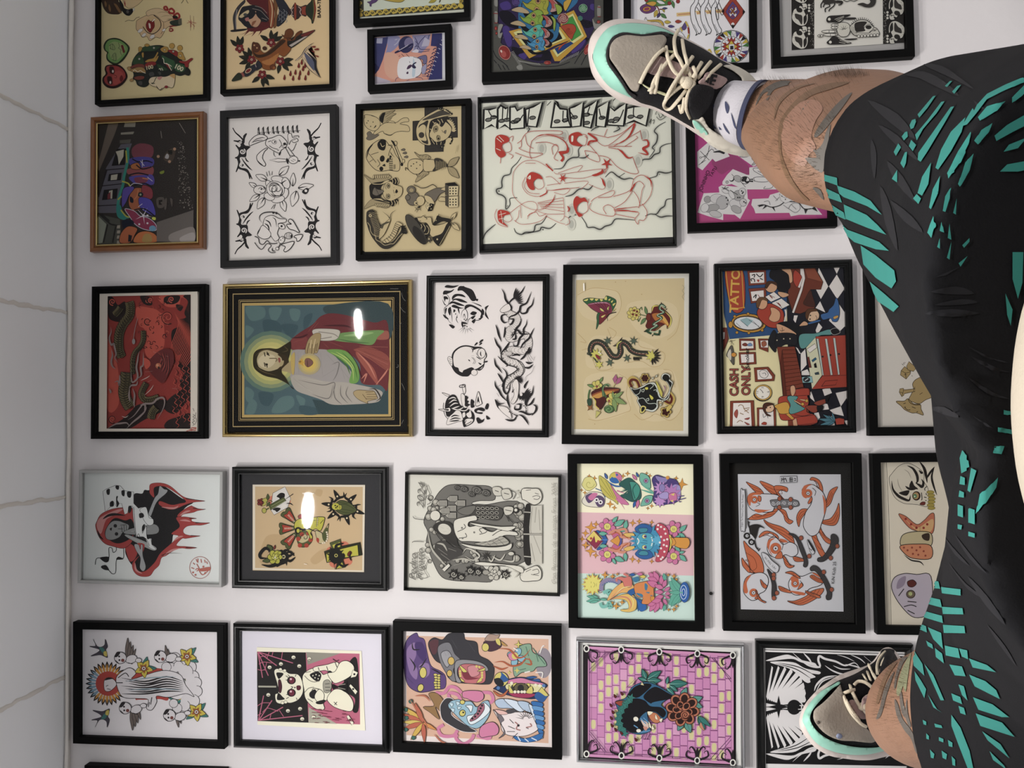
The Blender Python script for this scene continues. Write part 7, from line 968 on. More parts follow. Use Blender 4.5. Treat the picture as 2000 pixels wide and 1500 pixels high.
@art
def catgirl():
 A=Art(480,1250,.2049);b=A.blob;L=A.lines;p=A.poly;D='262424';W='e4e1ca';P='b8647c'
 p(P,'108,110 1085,130 1090,805 110,770');p('8f8d80','575,115 900,128 590,235');p('a9a796','600,640 870,800 598,790');p(D,'108,112 572,118 598,788 108,772');p(D,'960,260 1060,180 1080,640 1020,680 1040,560 940,470',True)
 L(P,9,'115,115 160,360/115,115 215,340/120,115 295,245/125,115 450,220/120,770 170,530/125,765 250,575/130,765 355,640/130,765 540,720',smooth=False);L(P,6,'115,280 150,290 180,280/125,230 170,210 250,220/180,290 200,215/140,160 200,150/200,180 225,110/250,150 260,112/340,180 350,115/110,630 160,600 240,600/160,690 210,650 310,680/230,750 240,710/320,670 360,730/110,720 150,700')
 for x,y in((455,165),(335,228),(227,260),(510,248),(215,523),(518,655),(402,675),(538,752),(605,180),(645,735)):A.ell(W,x,y,20,18,0,3,D);A.dots(D,5,'%d,%d %d,%d'%(x-4,y+6,x+8,y+6))
 L('a9a796',16,'120,443 290,445')
 b(W,'270,310 290,275 340,280 385,300 420,320 500,330 540,400 545,500 500,570 430,600 380,595 340,610 290,590 280,520 310,500 300,420',5,D);b(D,'295,310 360,320 320,370 300,350');b(D,'300,570 370,565 350,540 310,505');b('4a2430','310,390 330,380 345,440 335,500 315,490',4,D);[A.ell(W,x,y,16,14,0,3,D) for x,y in((330,280),(370,292),(350,600),(380,592))]
 for y in(385,503):A.ell(D,435,y,42,38);A.ell('6a2a3c',438,y,26,30);A.ell('d8b4bc',430,y-12,10)
 L(D,6,'380,340 410,360/400,330 425,355/380,380 400,385/385,520 405,520/385,560 410,545/470,350 480,330/480,550 490,570/430,445 450,450 430,465');b('5a2434','485,440 515,435 525,455 515,475 490,475',3,D);A.dots(D,7,'468,453')
 b(W,'540,350 590,290 660,270 720,310 740,330 800,320 820,440 780,560 740,600 750,650 720,670 640,640 570,560 555,470',5,D);b(D,'610,330 680,300 720,330 700,395 650,380');A.dots(W,6,'640,340 670,330 700,340 660,360 690,370');b(D,'610,500 660,470 680,520 650,560 610,540');L('77756a',7,'560,340 600,380 650,400 700,390/560,500 600,460 650,450/590,560 640,590/570,310 620,300');b('9a988a','740,400 790,380 820,440 790,500 745,490',4,D);L(D,5,'755,420 800,415/755,450 805,450/760,480 800,480')
 b(W,'650,260 770,235 870,210 890,260 850,330 800,320 760,290 660,300',5,D);b(D,'800,290 840,320 820,340 790,310');L(D,7,'770,250 790,310/850,210 870,260/690,260 700,290/830,180 860,200 890,190')
 b(W,'780,320 850,300 900,215 970,200 1030,250 1020,320 960,370 870,410 830,400',5,D);b(W,'775,560 830,480 900,470 980,520 1025,600 1010,675 930,670 830,630',5,D);b('1a1919','830,420 880,440 960,390 970,440 960,500 880,460 830,470');L('8a887c',8,'880,430 950,420/880,455 950,470');b(W,'660,520 700,470 745,510 740,570 690,590 660,560',5,D);b(D,'670,590 740,570 760,580 730,610 680,610');L(D,6,'700,470 650,460 630,480/840,590 870,620/870,590 845,620')
 for q in('1000,360 1020,285 1070,310 1050,350','985,440 1000,420 1065,490 1045,520','960,730 980,715 1030,790 1010,812'):p(W,q,False,4,D);x,y=[sum(z)/4 for z in zip(*nums(q))];A.ell(D,x,y,10)
 rn=random.Random(4);[A.line('7a3448',[(x,y),(x+rn.uniform(20,60),y+4)],4) for x,y in((rn.uniform(620,1000),rn.uniform(650,790)) for _ in range(40)) if y>640+(x-620)*.1];return A
@art
def gorilla():
 A=Art(770,1220,.2679);b=A.blob;L=A.lines;D='2b2a2c';Y='cbbf62';PK='c77a9c';T='8fb4c4'
 A.poly('d0aa92','90,80 1125,105 1125,865 90,805');A.ell('8f8890',1090,280,60,110)
 b('5c4678','70,180 100,100 160,60 180,90 220,110 240,200 270,300 340,340 375,380 370,460 300,475 240,490 170,490 100,440 70,320',4,D);b('8a6f9c','90,190 150,130 160,220 140,280 170,330 160,400 110,340');b('4a3868','150,140 200,130 235,200 220,270 170,220');b('8a6f9c','180,300 240,280 260,320 250,370 200,390');A.ell(Y,210,350,26,40,0,5,D);A.ell(Y,192,460,22,28,20,5,D);L(D,10,'110,240 150,300 140,340/130,130 140,180 190,180/200,120 210,160/240,240 200,300 180,310/90,380 140,430/270,320 310,340 360,370','m')
 for k in range(6):A.ell(Y,300+3*(k%3),365+k*19,14,9,0,3,D);A.ell(Y,325,370+k*18,12,9,0,3,D)
 b('3b3a3f','250,130 290,95 350,110 400,65 500,60 520,110 600,130 620,220 690,260 730,320 710,420 660,435 560,430 450,420 390,380 360,300 300,260 260,190',4,D);b('5a3a40','255,130 320,110 310,200 280,215');b('77777c','320,160 400,130 440,210 480,260 430,330 460,400 420,410 370,340 330,260',4,D);b('9b9b9f','340,210 390,190 420,240 390,310 360,280',4,D);A.ell('c9aa58',415,265,24,30,0,4,D);A.ell('c9aa58',403,355,20,24,0,4,D);b('8a8a8e','440,290 480,255 600,265 670,300 670,340 490,300 460,360 490,420 450,410',5,D);b('b86a70','470,310 520,285 640,300 665,340 660,415 600,430 500,420 470,370',4,D);b('c4848a','535,310 600,300 620,360 560,380',3,D);b('7a3440','490,330 530,340 560,380 620,390 520,400');[b(Y,t,3,D) for t in('475,295 530,340 500,345','605,340 660,315 655,335','480,385 515,415 490,412','600,425 630,385 640,410')];A.dots(Y,9,'480,340 480,358 482,374 640,350 640,368 640,385 600,305 620,310');L('6a6a70',8,'350,170 380,230/370,160 400,220/360,320 400,310/380,390 440,380/420,110 460,180/540,130 590,200','m')
 b('4a3440','650,130 700,115 770,110 780,160 730,190 680,190',3,D);b('a98f80','660,110 690,70 740,75 770,75 740,115 690,120',3,D);A.ell(Y,665,165,26,30,0,4,D);b(Y,'740,110 765,105 775,150 750,140');b('b08a4c','780,120 825,155 790,150',2,D)
 b('7fa088','900,170 990,140 1010,200 1080,240 1110,300 1040,310 1010,340 930,350 880,380 870,300 930,270',4,D);L('4f7060',6,'1010,170 1060,240 1100,290/960,160 980,230/1030,190 1050,270/880,340 960,320');A.petals('7fb0c4',890,235,40,4,30,20,4,D);b(PK,'830,215 890,200 900,250 850,260',3,D);A.ell(Y,880,228,24);L('a8583a',14,'730,275 790,270 850,300 920,290 960,250 1010,270/760,175 830,180 870,210 900,240 950,230 990,180/720,300 780,325 830,310/950,280 1000,290 980,240','m');A.star(Y,905,145,32,10,4,0,3);A.star(Y,895,335,24,8,4);A.star(Y,838,350,18,6,4);L('dcd8d4',9,'1060,210 1080,160 1095,155/1030,350 1080,350 1075,390/870,170 900,190/950,350 990,340')
 b('27365a','730,460 830,400 950,385 1110,435 1080,480 1030,540 850,520 740,475',4,D);b(PK,'820,410 920,390 1000,410 1100,435 1000,440 840,430');b('d4cf9a','830,430 1080,440 1060,490 850,490',3,D);b('3a3a34','860,440 990,440 1010,490 880,490');A.ell('5f5a40',925,462,52,36,0,4);A.ell(D,922,465,24,28);b('9c3458','830,490 900,500 1030,505 980,535 870,525',4,D);[b(Y,t,3,D) for t in('835,440 870,495 840,495','960,495 1000,445 1010,500','870,430 895,425 865,455','965,430 985,455 990,430')];A.dots('e0dcc4',11,'880,490 905,490 930,490 950,490 855,425 1030,440 1060,445');A.ell(Y,780,398,52,52,0,4,D);b('2f5a94','780,346 832,398 800,420 770,400 780,370',0);b('25262c','728,398 770,390 800,430 780,450 740,430');A.dots(D,8,'753,400');A.dots('2f5a94',8,'798,380');b('2f5a94','960,385 1010,375 1040,385 1000,395',2,D);b('2f5a94','1000,405 1050,395 1065,415',2,D);A.poly(Y,'1075,455 1125,515 1075,572 1020,525',False,4,D);A.poly('2f5a94','1050,490 1100,520 1118,520 1075,570 1022,525',True);b('b0603c','720,480 780,510 830,470 820,500 790,525 750,520',2,D);A.dots('4f7ab0',13,'758,462 1090,445')
 L(PK,24,'300,495 360,500 400,455 450,460 490,500/400,540 400,500 460,510 490,560/640,495 700,500 720,550 680,580/340,590 290,550 290,500/360,730 320,760 350,810 430,810 460,770/460,800 450,830 500,870 560,840 580,800/600,810 690,830 700,780');b(PK,'500,490 560,480 640,490 650,540 600,565 530,540 500,530',4,D);b(PK,'620,770 650,730 720,710 760,750 750,800 690,815 630,820',4,D);b('8f7048','250,505 310,500 360,560 350,640 300,600 330,690 260,640 210,600 290,590',3,D);b('3a3a3e','340,580 380,535 430,545 440,600 420,660 540,740 600,780 500,780 400,730 350,690 335,630',4,'d8d4d4');b(T,'395,600 410,560 470,545 500,560 560,560 600,600 650,560 690,560 700,630 670,700 610,755 540,740 480,690 450,660',4,D);b('d6dfe2','530,670 590,650 640,590 660,570 700,620 650,680 560,730',4,D);b('9c6070','555,690 600,640 610,600 650,575 655,620 610,680 560,705',4,D);A.dots(D,8,'570,685 590,670 610,650 620,630 630,610 640,590');A.ell(Y,497,645,22,24,20,5,D);A.ell(D,503,640,7);A.ell(Y,497,565,18,16,0,4,D);b('d6dfe2','520,590 570,590 560,640 540,610',4,D);A.polys('bcd4dc','400,570 430,575 420,600/410,610 440,615 430,640/450,560 480,570 460,590/460,600 490,600 470,620',ol=3,oc=D)
 b('dcd3d2','720,620 760,650 830,640 960,640 1030,680 1050,760 960,810 850,810 790,780 770,710',4,D);b('6f6a70','740,620 800,690 780,720 810,790 760,830 800,780 765,700',3,D);b('d8b0a8','735,620 800,630 830,650 770,655',3,D);b('4a484c','820,620 900,620 880,640 830,650');[b(c,t,4,D) for c,t in(('a9bcd0','735,560 780,540 860,560 900,610 830,610 760,605'),('c8d4e0','800,545 900,560 950,620 900,630'),('a9bcd0','900,560 980,570 1010,640 940,620'),('c8d4e0','980,580 1040,630 1050,740 1020,690'))];[b(('2f6aa8','5f94c4')[k%2],[(1000+k*8,560+k*33),(1060+(10-abs(k-4))*3,570+k*34),(1060+(10-abs(k-4))*3,600+k*33),(1020+k*6,600+k*32)],3,D) for k in range(8)];b('2f6aa8','870,810 960,830 1080,790 1060,840 960,858 890,840',3,D);L('c8d4e0',8,'900,815 920,850/950,830 980,855/1000,825 1040,845');A.rays(D,960,690,20,75,190,340,9,5);L('a0706c',8,'880,710 900,730 890,760 920,770/960,750 1000,740 990,720');A.ell(D,905,735,9);L(D,4,'880,760 830,740/880,780 820,780/900,790 860,830/960,750 980,760/870,720 840,690')
 [A.leaf(c,210,715,u,w,.22,3,'6a4a2c') for c,u,w in(('c9a84a',70,600),('b5604c',60,650),('c9b45a',60,710),('b5604c',60,760),('c9a84a',120,840),('b5604c',220,860),('c98a4a',310,770),('b5604c',150,570))];A.dots('3f6a60',15,'85,620 90,680 85,765 140,825 120,560',3);L('b06a50',12,'110,540 160,620 230,720 240,770/150,520 220,520 260,560/290,800 340,850 375,860','m');return A
@art
def panther():
 A=Art(1120,1245,.2679);b=A.blob;L=A.lines;p=A.poly;D='221d20';P='c98cb4';T='2f7068'
 p(D,'70,55 1185,108 1185,950 70,875');p(P,'105,85 1165,140 1165,905 105,850')
 M=A;A=Art(1120,1245,.2679);b=A.blob;p=A.poly;rn=random.Random(6)
 for c in range(19):
  x=118+c*55;y=90+c*2.4-(c%3)*37
  while y<880:
   h=84;q=rn.random();p(('c484b0','d09abc','c98ab6')[int(q*3)],[(x+2,y),(x+52,y+2),(x+52,y+h-3),(x+2,y+h-5)]);rn.random()<.5 and b('cdc890',[(x+14,y+12),(x+42,y+14),(x+40,y+h-16),(x+14,y+h-18)]);A.line('8f4a80',[(x,y),(x+55,y+2)],4,smooth=False);y+=h
  A.line('a0609a',[(x,88+c*2.4),(x,870)],4,smooth=False)
 A.clip([(1120+x*.2679,1245+y*.2679)for x,y in nums('105,85 1165,140 1165,905 105,850')]);M.items+=A.items;A=M;b=A.blob;p=A.poly
 for t in('105,85 1165,140 1165,120 105,65','105,850 1165,905 1165,925 105,870','1150,140 1168,140 1168,905 1150,905'):p(P,t)
 L('5a3458',4,'115,105 1150,155 1150,895 115,832 115,105/235,110 115,235/255,112 115,260/1010,150 1150,300/1025,150 1150,325/115,680 240,835/115,700 220,832/1000,885 1150,720/1030,888 1150,745',smooth=False)
 for x,y,s in[(348,90,1),(626,105,1),(903,118,1),(95,82,1),(1162,130,1),(350,862,-1),(626,880,-1),(902,898,-1),(95,850,-1),(1162,913,-1)]:
  for f in((1,-1) if 200<x<1100 else((1,) if x<200 else(-1,))):
   A.line(D,[(x,y),(x+f*45,y+s*15),(x+f*80,y+s*35),(x+f*72,y+s*70),(x+f*50,y+s*60),(x+f*58,y+s*48)],18,taper='e');A.line(D,[(x,y),(x+f*12,y+s*60),(x+f*40,y+s*100),(x+f*58,y+s*85),(x+f*45,y+s*72)],17,taper='e')
  A.leaf(D,x,y,x,y+s*95,.25);A.ell('d8d8d0',x,y,22,26);A.ell(D,x,y,13,17)
 for x0,y0,x1,y1 in((530,310,500,228),(540,305,640,245),(535,315,470,295),(540,315,640,315),(550,325,610,350),(680,340,690,285),(700,340,830,335),(700,350,760,395),(620,360,650,430),(680,370,740,430)):A.leaf(T,x0,y0,x1,y1,.45,4,D,'8fc0b4')
 b('2f5f80','380,440 430,360 520,325 600,345 680,390 750,440 690,450 640,490 680,530 680,580 640,600 600,560 540,540 550,620 560,680 500,705 440,700 350,650 335,560 310,490 310,465',4,D);b('17161a','390,440 440,365 520,335 570,350 500,420 460,440');b('17161a','510,430 590,360 680,400 730,440 590,470 560,480');b('17161a','330,560 380,480 450,445 520,460 560,500 640,510 675,550 650,585 600,545 530,545 480,600 530,640 490,690 420,690 350,640');b('8a4030','305,470 380,460 385,490 340,500',4,D);b('b5704c','540,550 600,550 640,590 655,600 610,625 570,610',4,D);A.polys('d8d0b4','540,540 580,545 550,570/600,560 615,600 595,590/650,590 640,620 625,600/550,610 570,660 550,650/575,640 590,670 570,670',ol=2,oc=D);A.ell('d8d4c4',455,595,20,18,30,3,D);A.ell('d8d4c4',475,680,18,14,0,3,D);b('c4b0a4','490,600 540,620 550,660 520,660',3,D);L('5a8ab0',8,'490,590 530,630/510,585 545,620/490,690 560,680/440,640 470,660');b('b88070','510,650 540,655 530,680 515,670');L(D,4,'520,700 490,740/540,700 520,745/560,700 540,745')
 for k in range(14):t=k/13;x,y=420-90*math.sin(t*2.6),440+260*t;A.star(T,x,y,34,15,5,k*33,2)
 for x,y in((355,410),(305,428),(275,495),(290,545),(278,588),(283,642),(310,672),(352,697),(457,745)):b('5a1e20',[(x-10,y-14),(x+11,y+2),(x+2,y+14),(x-9,y+4)],3,D)
 for x0,y0,x1,y1 in((790,440,825,365),(850,470,940,435),(860,480,940,510),(800,610,760,680),(820,610,855,695),(720,580,710,605)):A.leaf('4f8a80',x0,y0,x1,y1,.55,4,D,D)
 for cx,cy,r,n,q in((795,525,75,8,50),(795,535,40,6,36)):A.petals('a8664c',cx,cy,r,n,q,10,5,'3a1c14');A.petals('2a1a18',cx,cy,r+4,n,q*.62,10)
 A.ell('a8664c',815,565,34,30,0,5,'3a1c14');A.spiral('3a1c14',815,565,28,6,1.8);L('b5745a',12,'740,520 800,490/760,540 830,530','m');[A.leaf(T,910,575,u,w,.3,3,D) for u,w in((925,650),(960,670),(1000,650))];b('b57a60','930,620 955,680 920,650',2,D);A.poly('c4b98a','500,325 515,350 490,345');A.poly('c4b98a','385,365 455,300 430,350 400,355',False,2);return A
@art
def wings():
 A=Art(1480,1250,.2626);b=A.blob;L=A.lines;D='161516';W='dedbda'
 A.poly(D,'55,88 1200,125 1210,940 60,920');L(D,5,'50,72 1200,110/50,60 55,1000',smooth=False)
 for f in(1,-1):
  y=lambda v:500+(v-500)*f;Q=lambda t:[(u,y(w)) for u,w in nums(t)]
  for k in range(9):a=math.radians(-86+k*9.3);r=330-abs(k-4)*10;A.poly(W,[(62+12*k,y(470-6*(8-k))),(62+r*math.cos(a)-22*math.sin(a)*.9,y(490+r*math.sin(a)-20*math.cos(a))),(62+(r+10)*math.cos(a+.06),y(490+(r+10)*math.sin(a+.06))),(62+r*math.cos(a+.11),y(490+r*math.sin(a+.11))),(75+14*k,y(482-4*(8-k)))])
  b(W,Q('65,150 200,110 260,120 330,150 420,170 440,190 470,210 440,200 320,165 250,140 100,155'));b(W,Q('90,165 260,165 350,210 460,235 455,255 400,250 430,275 390,290 390,315 350,310 250,220'));L(D,7,'/'.join(' '.join('%d,%d'%z for z in Q(t)) for t in('150,170 300,200 420,260','130,175 280,215 400,290')),'m')
  for t,w in(('260,95 310,140 380,190 460,200 450,150 460,120 500,140 580,160 650,190 720,170 760,210',17),('340,97 380,140 400,170',13),('420,380 440,330 500,280 590,265',16),('430,390 480,310 570,275',9),('500,190 560,230 640,255 720,240',12),('560,190 620,215 690,215',9),('650,180 740,200 790,230',11),('690,110 760,140 800,175',8),('790,120 850,170',18),('170,480 220,450 290,440 340,490',18),('180,470 230,420 300,400',12),('590,110 660,130 720,160',6),('900,130 940,200 1000,230 1100,300 1200,330',18),('950,120 1050,190 1190,210',14)):A.line(W,Q(t),w,taper='m')
 A.star(W,160,498,5);A.poly(W,'62,470 140,485 220,490 330,480 330,520 220,512 140,512 62,530');A.star(D,155,498,85,22,4);A.ell(D,270,500,52,56);A.poly(D,'62,496 150,490 150,505 62,500');L(D,10,'270,470 340,490/270,510 330,512','e');L(W,6,'300,515 340,515/310,487 345,490');return A
def all_pictures():
    P = picture
    P('masks', 'black framed cream print with green and red heart masks and headdress heads', '181 -110 402 -118 404 190 189 204', 8, 'flat', 'black', None, 'd9c793')
    P('bara', 'black framed tan print with tiger on dagger and lettering at the edge', '427 -130 649 -138 651 169 433 184', 8, 'flat', 'black', None, 'e3c795')
    P('yellowborder', 'black framed print with yellow scroll border above the small postcard frame', '688 -255 914 -268 918 32 691 48', 11, 'flat', 'black', None, 'dfe3d2')
    P('small', 'smallest black frame with blue and orange postcard of a graffiti wall', '717.5 58 880 45 882 168 717 178', 12.5, 'flat', 'black', '731 67 870 56.5 873 159 731 168', 'dcdce0')
    P('psy', 'wide black frame with psychedelic green and purple space painting behind shoe', '938 -150 1194 -158 1199 146 944 160.5', 18, 'flat', 'black', None, '2c2442')
    P('women', 'black framed white print with three naked outlines, diamond and colour wheel', '1214 -165 1476 -175 1481 134 1222 147', 14, 'flat', 'black', None, 'e6e4e6', lip=None)
    P('skullcards', 'black framed print with winged hand between black strips of skulls', '1499 -265 1777 -285 1786.5 106.8 1510.7 129.5', 15, 'flat', 'black', '1543 -200 1762 -215 1769 83 1546 98', 'e5e2d8', matcol='b4b2b0')
    P('train', 'brown wooden frame with photograph of a graffiti covered train carriage', '174 226.8 395.5 216.3 395.5 484.8 174 491', 12, 'round', 'brown', None, '2b2726', lip='gold')
    P('tribal', 'charcoal frame with black ink rabbit, rose and four tribal ornaments', '428.8 216.3 655.2 203 659.8 516.3 429.8 521.5', 14, 'flat', 'char', None, 'e6e0da')
    P('babies', 'black framed tan sheet of grey ink babies, skull, snake and dice', '693.8 203.7 918.8 190.8 921.3 503 694.5 506.5', 11, 'flat', 'black',
      '709 211 714 209.5 896 202 901 205 901 486 897 489.5 713 492 708.5 489', 'cbb98c', matcol='242424')
    P('ladies', 'large thin black frame with red robed women under black graffiti letters', '931.8 187.3 1317 167 1322.7 479.5 935.3 494.5', 7, 'round', 'gloss', '938.5 202 1313 183 1317 462.7 942 476.7', 'dfe0d0', matcol='2e2e2e')
    P('collage', 'black frame with torn grey sketches on a magenta ground behind the calf', '1338 182 1630 168 1636 442 1345.5 452.6', 16, 'flat', 'black', None, 'ae3f80')
    P('dragonred', 'black framed red and black dragon print signed in the corner', '177.8 558.8 400 554.3 400 857 175 857.7', 15, 'step', 'black', None, 'd8d0c2')
    P('portrait', 'gold and black framed portrait of a haloed bearded man with glowing heart', '433.3 553.2 802.3 545.5 804 853.5 432.3 854.2', 9.5, 'round', 'gold', None, '0d0c0b')
    P('tiger', 'black framed black ink sheet with tiger head and long flaming dragon', '832 537.8 1072.8 535 1071 854.6 830.3 851.8', 13, 'step', 'gloss', None, 'e3dcd8')
    P('butterfly', 'black framed tea stained sheet with butterfly, dragon, heart and panther', '1099.8 517.5 1365.8 513.3 1363.7 872 1097 866.8', 18, 'flat', 'black', None, 'd5d3c8')
    P('cash', 'black framed cartoon of a tattoo parlour with CASH ONLY sign', '1395.6 515 1665 505.3 1673.8 845.8 1401.5 847.6', 14, 'step', 'gloss', None, 'ecdfae')
    P('sack', 'black frame with tan cloth creature and cube half hidden by the shorts', '1690.5 505 1960 496 1972 850 1697.3 851', 16, 'flat', 'black', None, 'd8d2c8')
    P('reaper', 'thin grey frame with red hooded skeleton wreathed in white smoke', '154 917.6 434 921.8 433.3 1147.6 150.5 1138.8', 6, 'flat', 'grey', None, 'dde1de')
    P('cards', 'black frame with dark mat round tan sheet of winged skull and cards', '451.5 913 755.7 912 755 1155.3 452.2 1149', 15, 'step', 'gloss', '493.5 946.5 713 947 711 1117.5 493.5 1114', 'ceb48a', matcol='353537')
    P('backpiece', 'thin black frame with pencil drawing of a tattooed back and belt', '790.7 921.8 1094.5 927.7 1094.5 1166.5 786.5 1154.2', 5.5, 'round', 'gloss', None, 'd2d0c4')
    P('triptych', 'black frame with three pastel strips of monsters, flowers and lotus', '1107.8 886.8 1372.8 888.5 1377.7 1234.7 1111 1226.3', 18, 'flat', 'black', None, 'ece8c8')
    P('fish', 'black frame with black mat round grey sheet of orange skating goldfish', '1406 886.8 1683.3 886 1691 1238.2 1413.8 1232.3', 17, 'flat', 'black', '1441 926 1642 926.5 1647.5 1194.5 1447 1190', 'c3c4c8', matcol='1c1b19')
    P('skulls', 'black frame with airbrushed skulls partly hidden behind the left thigh', '1700.8 886 1975 884 1985 1243 1714.8 1240', 16, 'flat', 'black', None, 'd9d0bc')
    P('dogs', 'black framed white print of a robed saint with winged dogs and swallows', '141.8 1215.5 437.5 1220 437.5 1463.3 141.8 1452.8', 15, 'flat', 'black', None, 'e4e0e2')
    P('catgirl', 'black frame with white mat round pink and black girl with cat ears', '453.3 1219 757.5 1225.3 759.6 1473.8 453.3 1462.6', 15, 'bevel', 'gloss', '501.5 1264 706 1271.5 713.5 1427 503 1415.5', 'e8e5cd', matcol='d9d6df')
    P('gorilla', 'black frame with colourful roaring gorilla, masks and cat on peach ground', '766.2 1213 1095.2 1222.8 1098 1486 768 1467.8', 19, 'flat', 'black', None, 'e2d8d4')
    P('panther', 'silver frame with black panther and rose on pink and yellow bricks', '1125 1248 1452.3 1261.3 1458 1508 1126 1489', 7, 'round', 'silver', None, 'dcdcd6')
    P('wings', 'black frame with black and white swirling wings behind the left shoe', '1476.8 1249.8 1785 1263.5 1792 1535 1481 1522', 14, 'bevel', 'gloss', None, 'e8e6e4')
    P('lower', 'black frame just entering the picture below the saint print', '165 1496 440 1504 440 1740 165 1730', 13, 'flat', 'black', None, 'd8d4d0')
all_pictures()
nm = thing('nail', 'small dark nail head in the wall between the triptych and the goldfish', 'nail', at_wall(1388.5, 1159, 0))
v = []; f = []
for r, hh in ((.0015, -.003), (.0015, .003), (.003, .003), (.0032, .004), (.002, .0048)):
    for k in range(12): v.append(at_wall(1388.5, 1159, hh) + Vector((r * math.cos(k * math.pi / 6), 0, r * math.sin(k * math.pi / 6))))
for j in range(4):
    for k in range(12): f.append((j * 12 + k, j * 12 + (k + 1) % 12, j * 12 + 12 + (k + 1) % 12, j * 12 + 12 + k))
f.append(tuple(range(48, 60))); obj('nail_head', v, f, mat('nail_metal', '3a3836', .4, metal=.8), nm, pivot=at_wall(1388.5, 1159, 0))
SC.view_settings.view_transform = 'Standard'; SC.view_settings.look = 'None'; SC.view_settings.gamma = 1
SC.view_settings.use_curve_mapping = False; SC.view_settings.exposure = EXPO
# ------------------------------------------------------------------ the reclining person
def loft_geo(stations, n=28, plane=False, v0=None, f0=None):
    """stations: (px, py, depth, half width, half height) in photo pixels at that depth"""
    cs = [at_depth(s[0], s[1], s[2]) for s in stations]; v = v0 if v0 is not None else []; f = f0 if f0 is not None else []
    b = len(v); fx, fy = -Y, X     # picture down, picture right
    for i, s in enumerate(stations):
        a, c = cs[max(i - 1, 0)], cs[min(i + 1, len(cs) - 1)]; t = (c - a).normalized()
        if plane: e1, e2 = X, -Y
        else:
            e2 = t.cross(-Z).normalized() if t.cross(-Z).length > .05 else -Y
            e1 = e2.cross(t).normalized()
        k = s[2] / FOC
        for j in range(n):
            q = 2 * math.pi * j / n; v.append(cs[i] + e1 * math.cos(q) * s[3] * k + e2 * math.sin(q) * s[4] * k)
    for i in range(len(cs) - 1):
        for j in range(n): f.append((b + i * n + j, b + i * n + (j + 1) % n, b + (i + 1) * n + (j + 1) % n, b + (i + 1) * n + j))
    f.append(tuple(range(b, b + n))[::-1]); f.append(tuple(range(b + (len(cs) - 1) * n, b + len(cs) * n)))
    return v, f
def ball_geo(c, r, v, f):       # ellipsoid (world centre, three radii along picture right, down, depth)
    b = len(v); nu, nv = 24, 14
    for i in range(nv + 1):
        a = math.pi * i / nv
        for j in range(nu):
            q = 2 * math.pi * j / nu
            v.append(c + X * r[0] * math.sin(a) * math.cos(q) - Y * r[1] * math.sin(a) * math.sin(q) - Z * r[2] * math.cos(a))
    for i in range(nv):
        for j in range(nu): f.append((b + i * nu + j, b + i * nu + (j + 1) % nu, b + (i + 1) * nu + (j + 1) % nu, b + (i + 1) * nu + j))
def fuse(name, v, f, m, parent, voxel, smooth, pivot):
    me = bpy.data.meshes.new('t'); me.from_pydata([tuple(q) for q in v], [], f)
    bm = bmesh.new(); bm.from_mesh(me); bmesh.ops.recalc_face_normals(bm, faces=bm.faces); bm.to_mesh(me); bm.free()
    o = bpy.data.objects.new('t', me); C.objects.link(o)
    r = o.modifiers.new('r', 'REMESH'); r.mode = 'VOXEL'; r.voxel_size = voxel; r.use_smooth_shade = True
    s = o.modifiers.new('s', 'SMOOTH'); s.factor = .5; s.iterations = smooth
    dg = bpy.context.evaluated_depsgraph_get(); m2 = bpy.data.meshes.new_from_object(o.evaluated_get(dg))
    vs = [q.co.copy() for q in m2.vertices]; fs = [tuple(p.vertices) for p in m2.polygons]
    bpy.data.objects.remove(o); bpy.data.meshes.remove(me); bpy.data.meshes.remove(m2)
    return vs, fs
EYE = Vector((0, 0, CZ))
def grid_poly(poly, step):      # triangulate a pixel polygon with inner points
    n = len(poly); pts = []
    for i in range(n):
        a, b = poly[i], poly[(i + 1) % n]; k = max(1, int(math.hypot(b[0] - a[0], b[1] - a[1]) / step))
        pts += [(a[0] + (b[0] - a[0]) * t / k, a[1] + (b[1] - a[1]) * t / k) for t in range(k)]
    m = len(pts); ed = [(i, (i + 1) % m) for i in range(m)]
    xs = [p[0] for p in pts]; ys = [p[1] for p in pts]
    y = min(ys) + step / 2; r = 0
    while y < max(ys):
        x = min(xs) + (step / 2 if r % 2 else 0)
        while x < max(xs):
            if pin(x, y, pts): pts.append((x, y))
            x += step
        y += step * .87; r += 1
    res = delaunay_2d_cdt([Vector(p) for p in pts], ed, [], 1, 1e-4)
    return [tuple(q) for q in res[0]], [tuple(q) for q in res[2]]
def pin(x, y, p):
    c = False; j = len(p) - 1
    for i in range(len(p)):
        if (p[i][1] > y) != (p[j][1] > y) and x < (p[j][0] - p[i][0]) * (y - p[i][1]) / (p[j][1] - p[i][1]) + p[i][0]: c = not c
        j = i
    return c
def px_list(txt, x0, y0, s): return [[(x0 + a * s, y0 + b * s) for a, b in nums(t)] for t in txt.strip().split('/') if t.strip()]
def cloth_marks(bvh, polys, v, f, fm, idx, lift=.0006, step=6, smooth=True):  # printed marks laid on a surface
    for p in polys:
        if smooth and len(p) > 3: p = spl(p, True, 3)
        q, tr = grid_poly(p, step); b = len(v); ok = []
        for x, y in q:
            d = (at_depth(x, y, 1) - EYE).normalized(); h = bvh.ray_cast(EYE, d)
            if h[0] is None or (h[0] - EYE).length > 1.5: ok.append(None); v.append(EYE + d); continue
            nn = h[1] if h[1].dot(d) < 0 else -h[1]
            ok.append(h[0]); v.append(h[0] + nn * lift - d * lift * .5)
        for t in tr:
            if all(ok[i] is not None for i in t) and max((ok[t[0]] - ok[t[1]]).length, (ok[t[1]] - ok[t[2]]).length) < .06:
                a, bb, c = (v[b + i] for i in t); nn = (bb - a).cross(c - a)
                f.append(tuple(b + i for i in (t if nn.dot(a - EYE) < 0 else t[::-1]))); fm.append(idx)
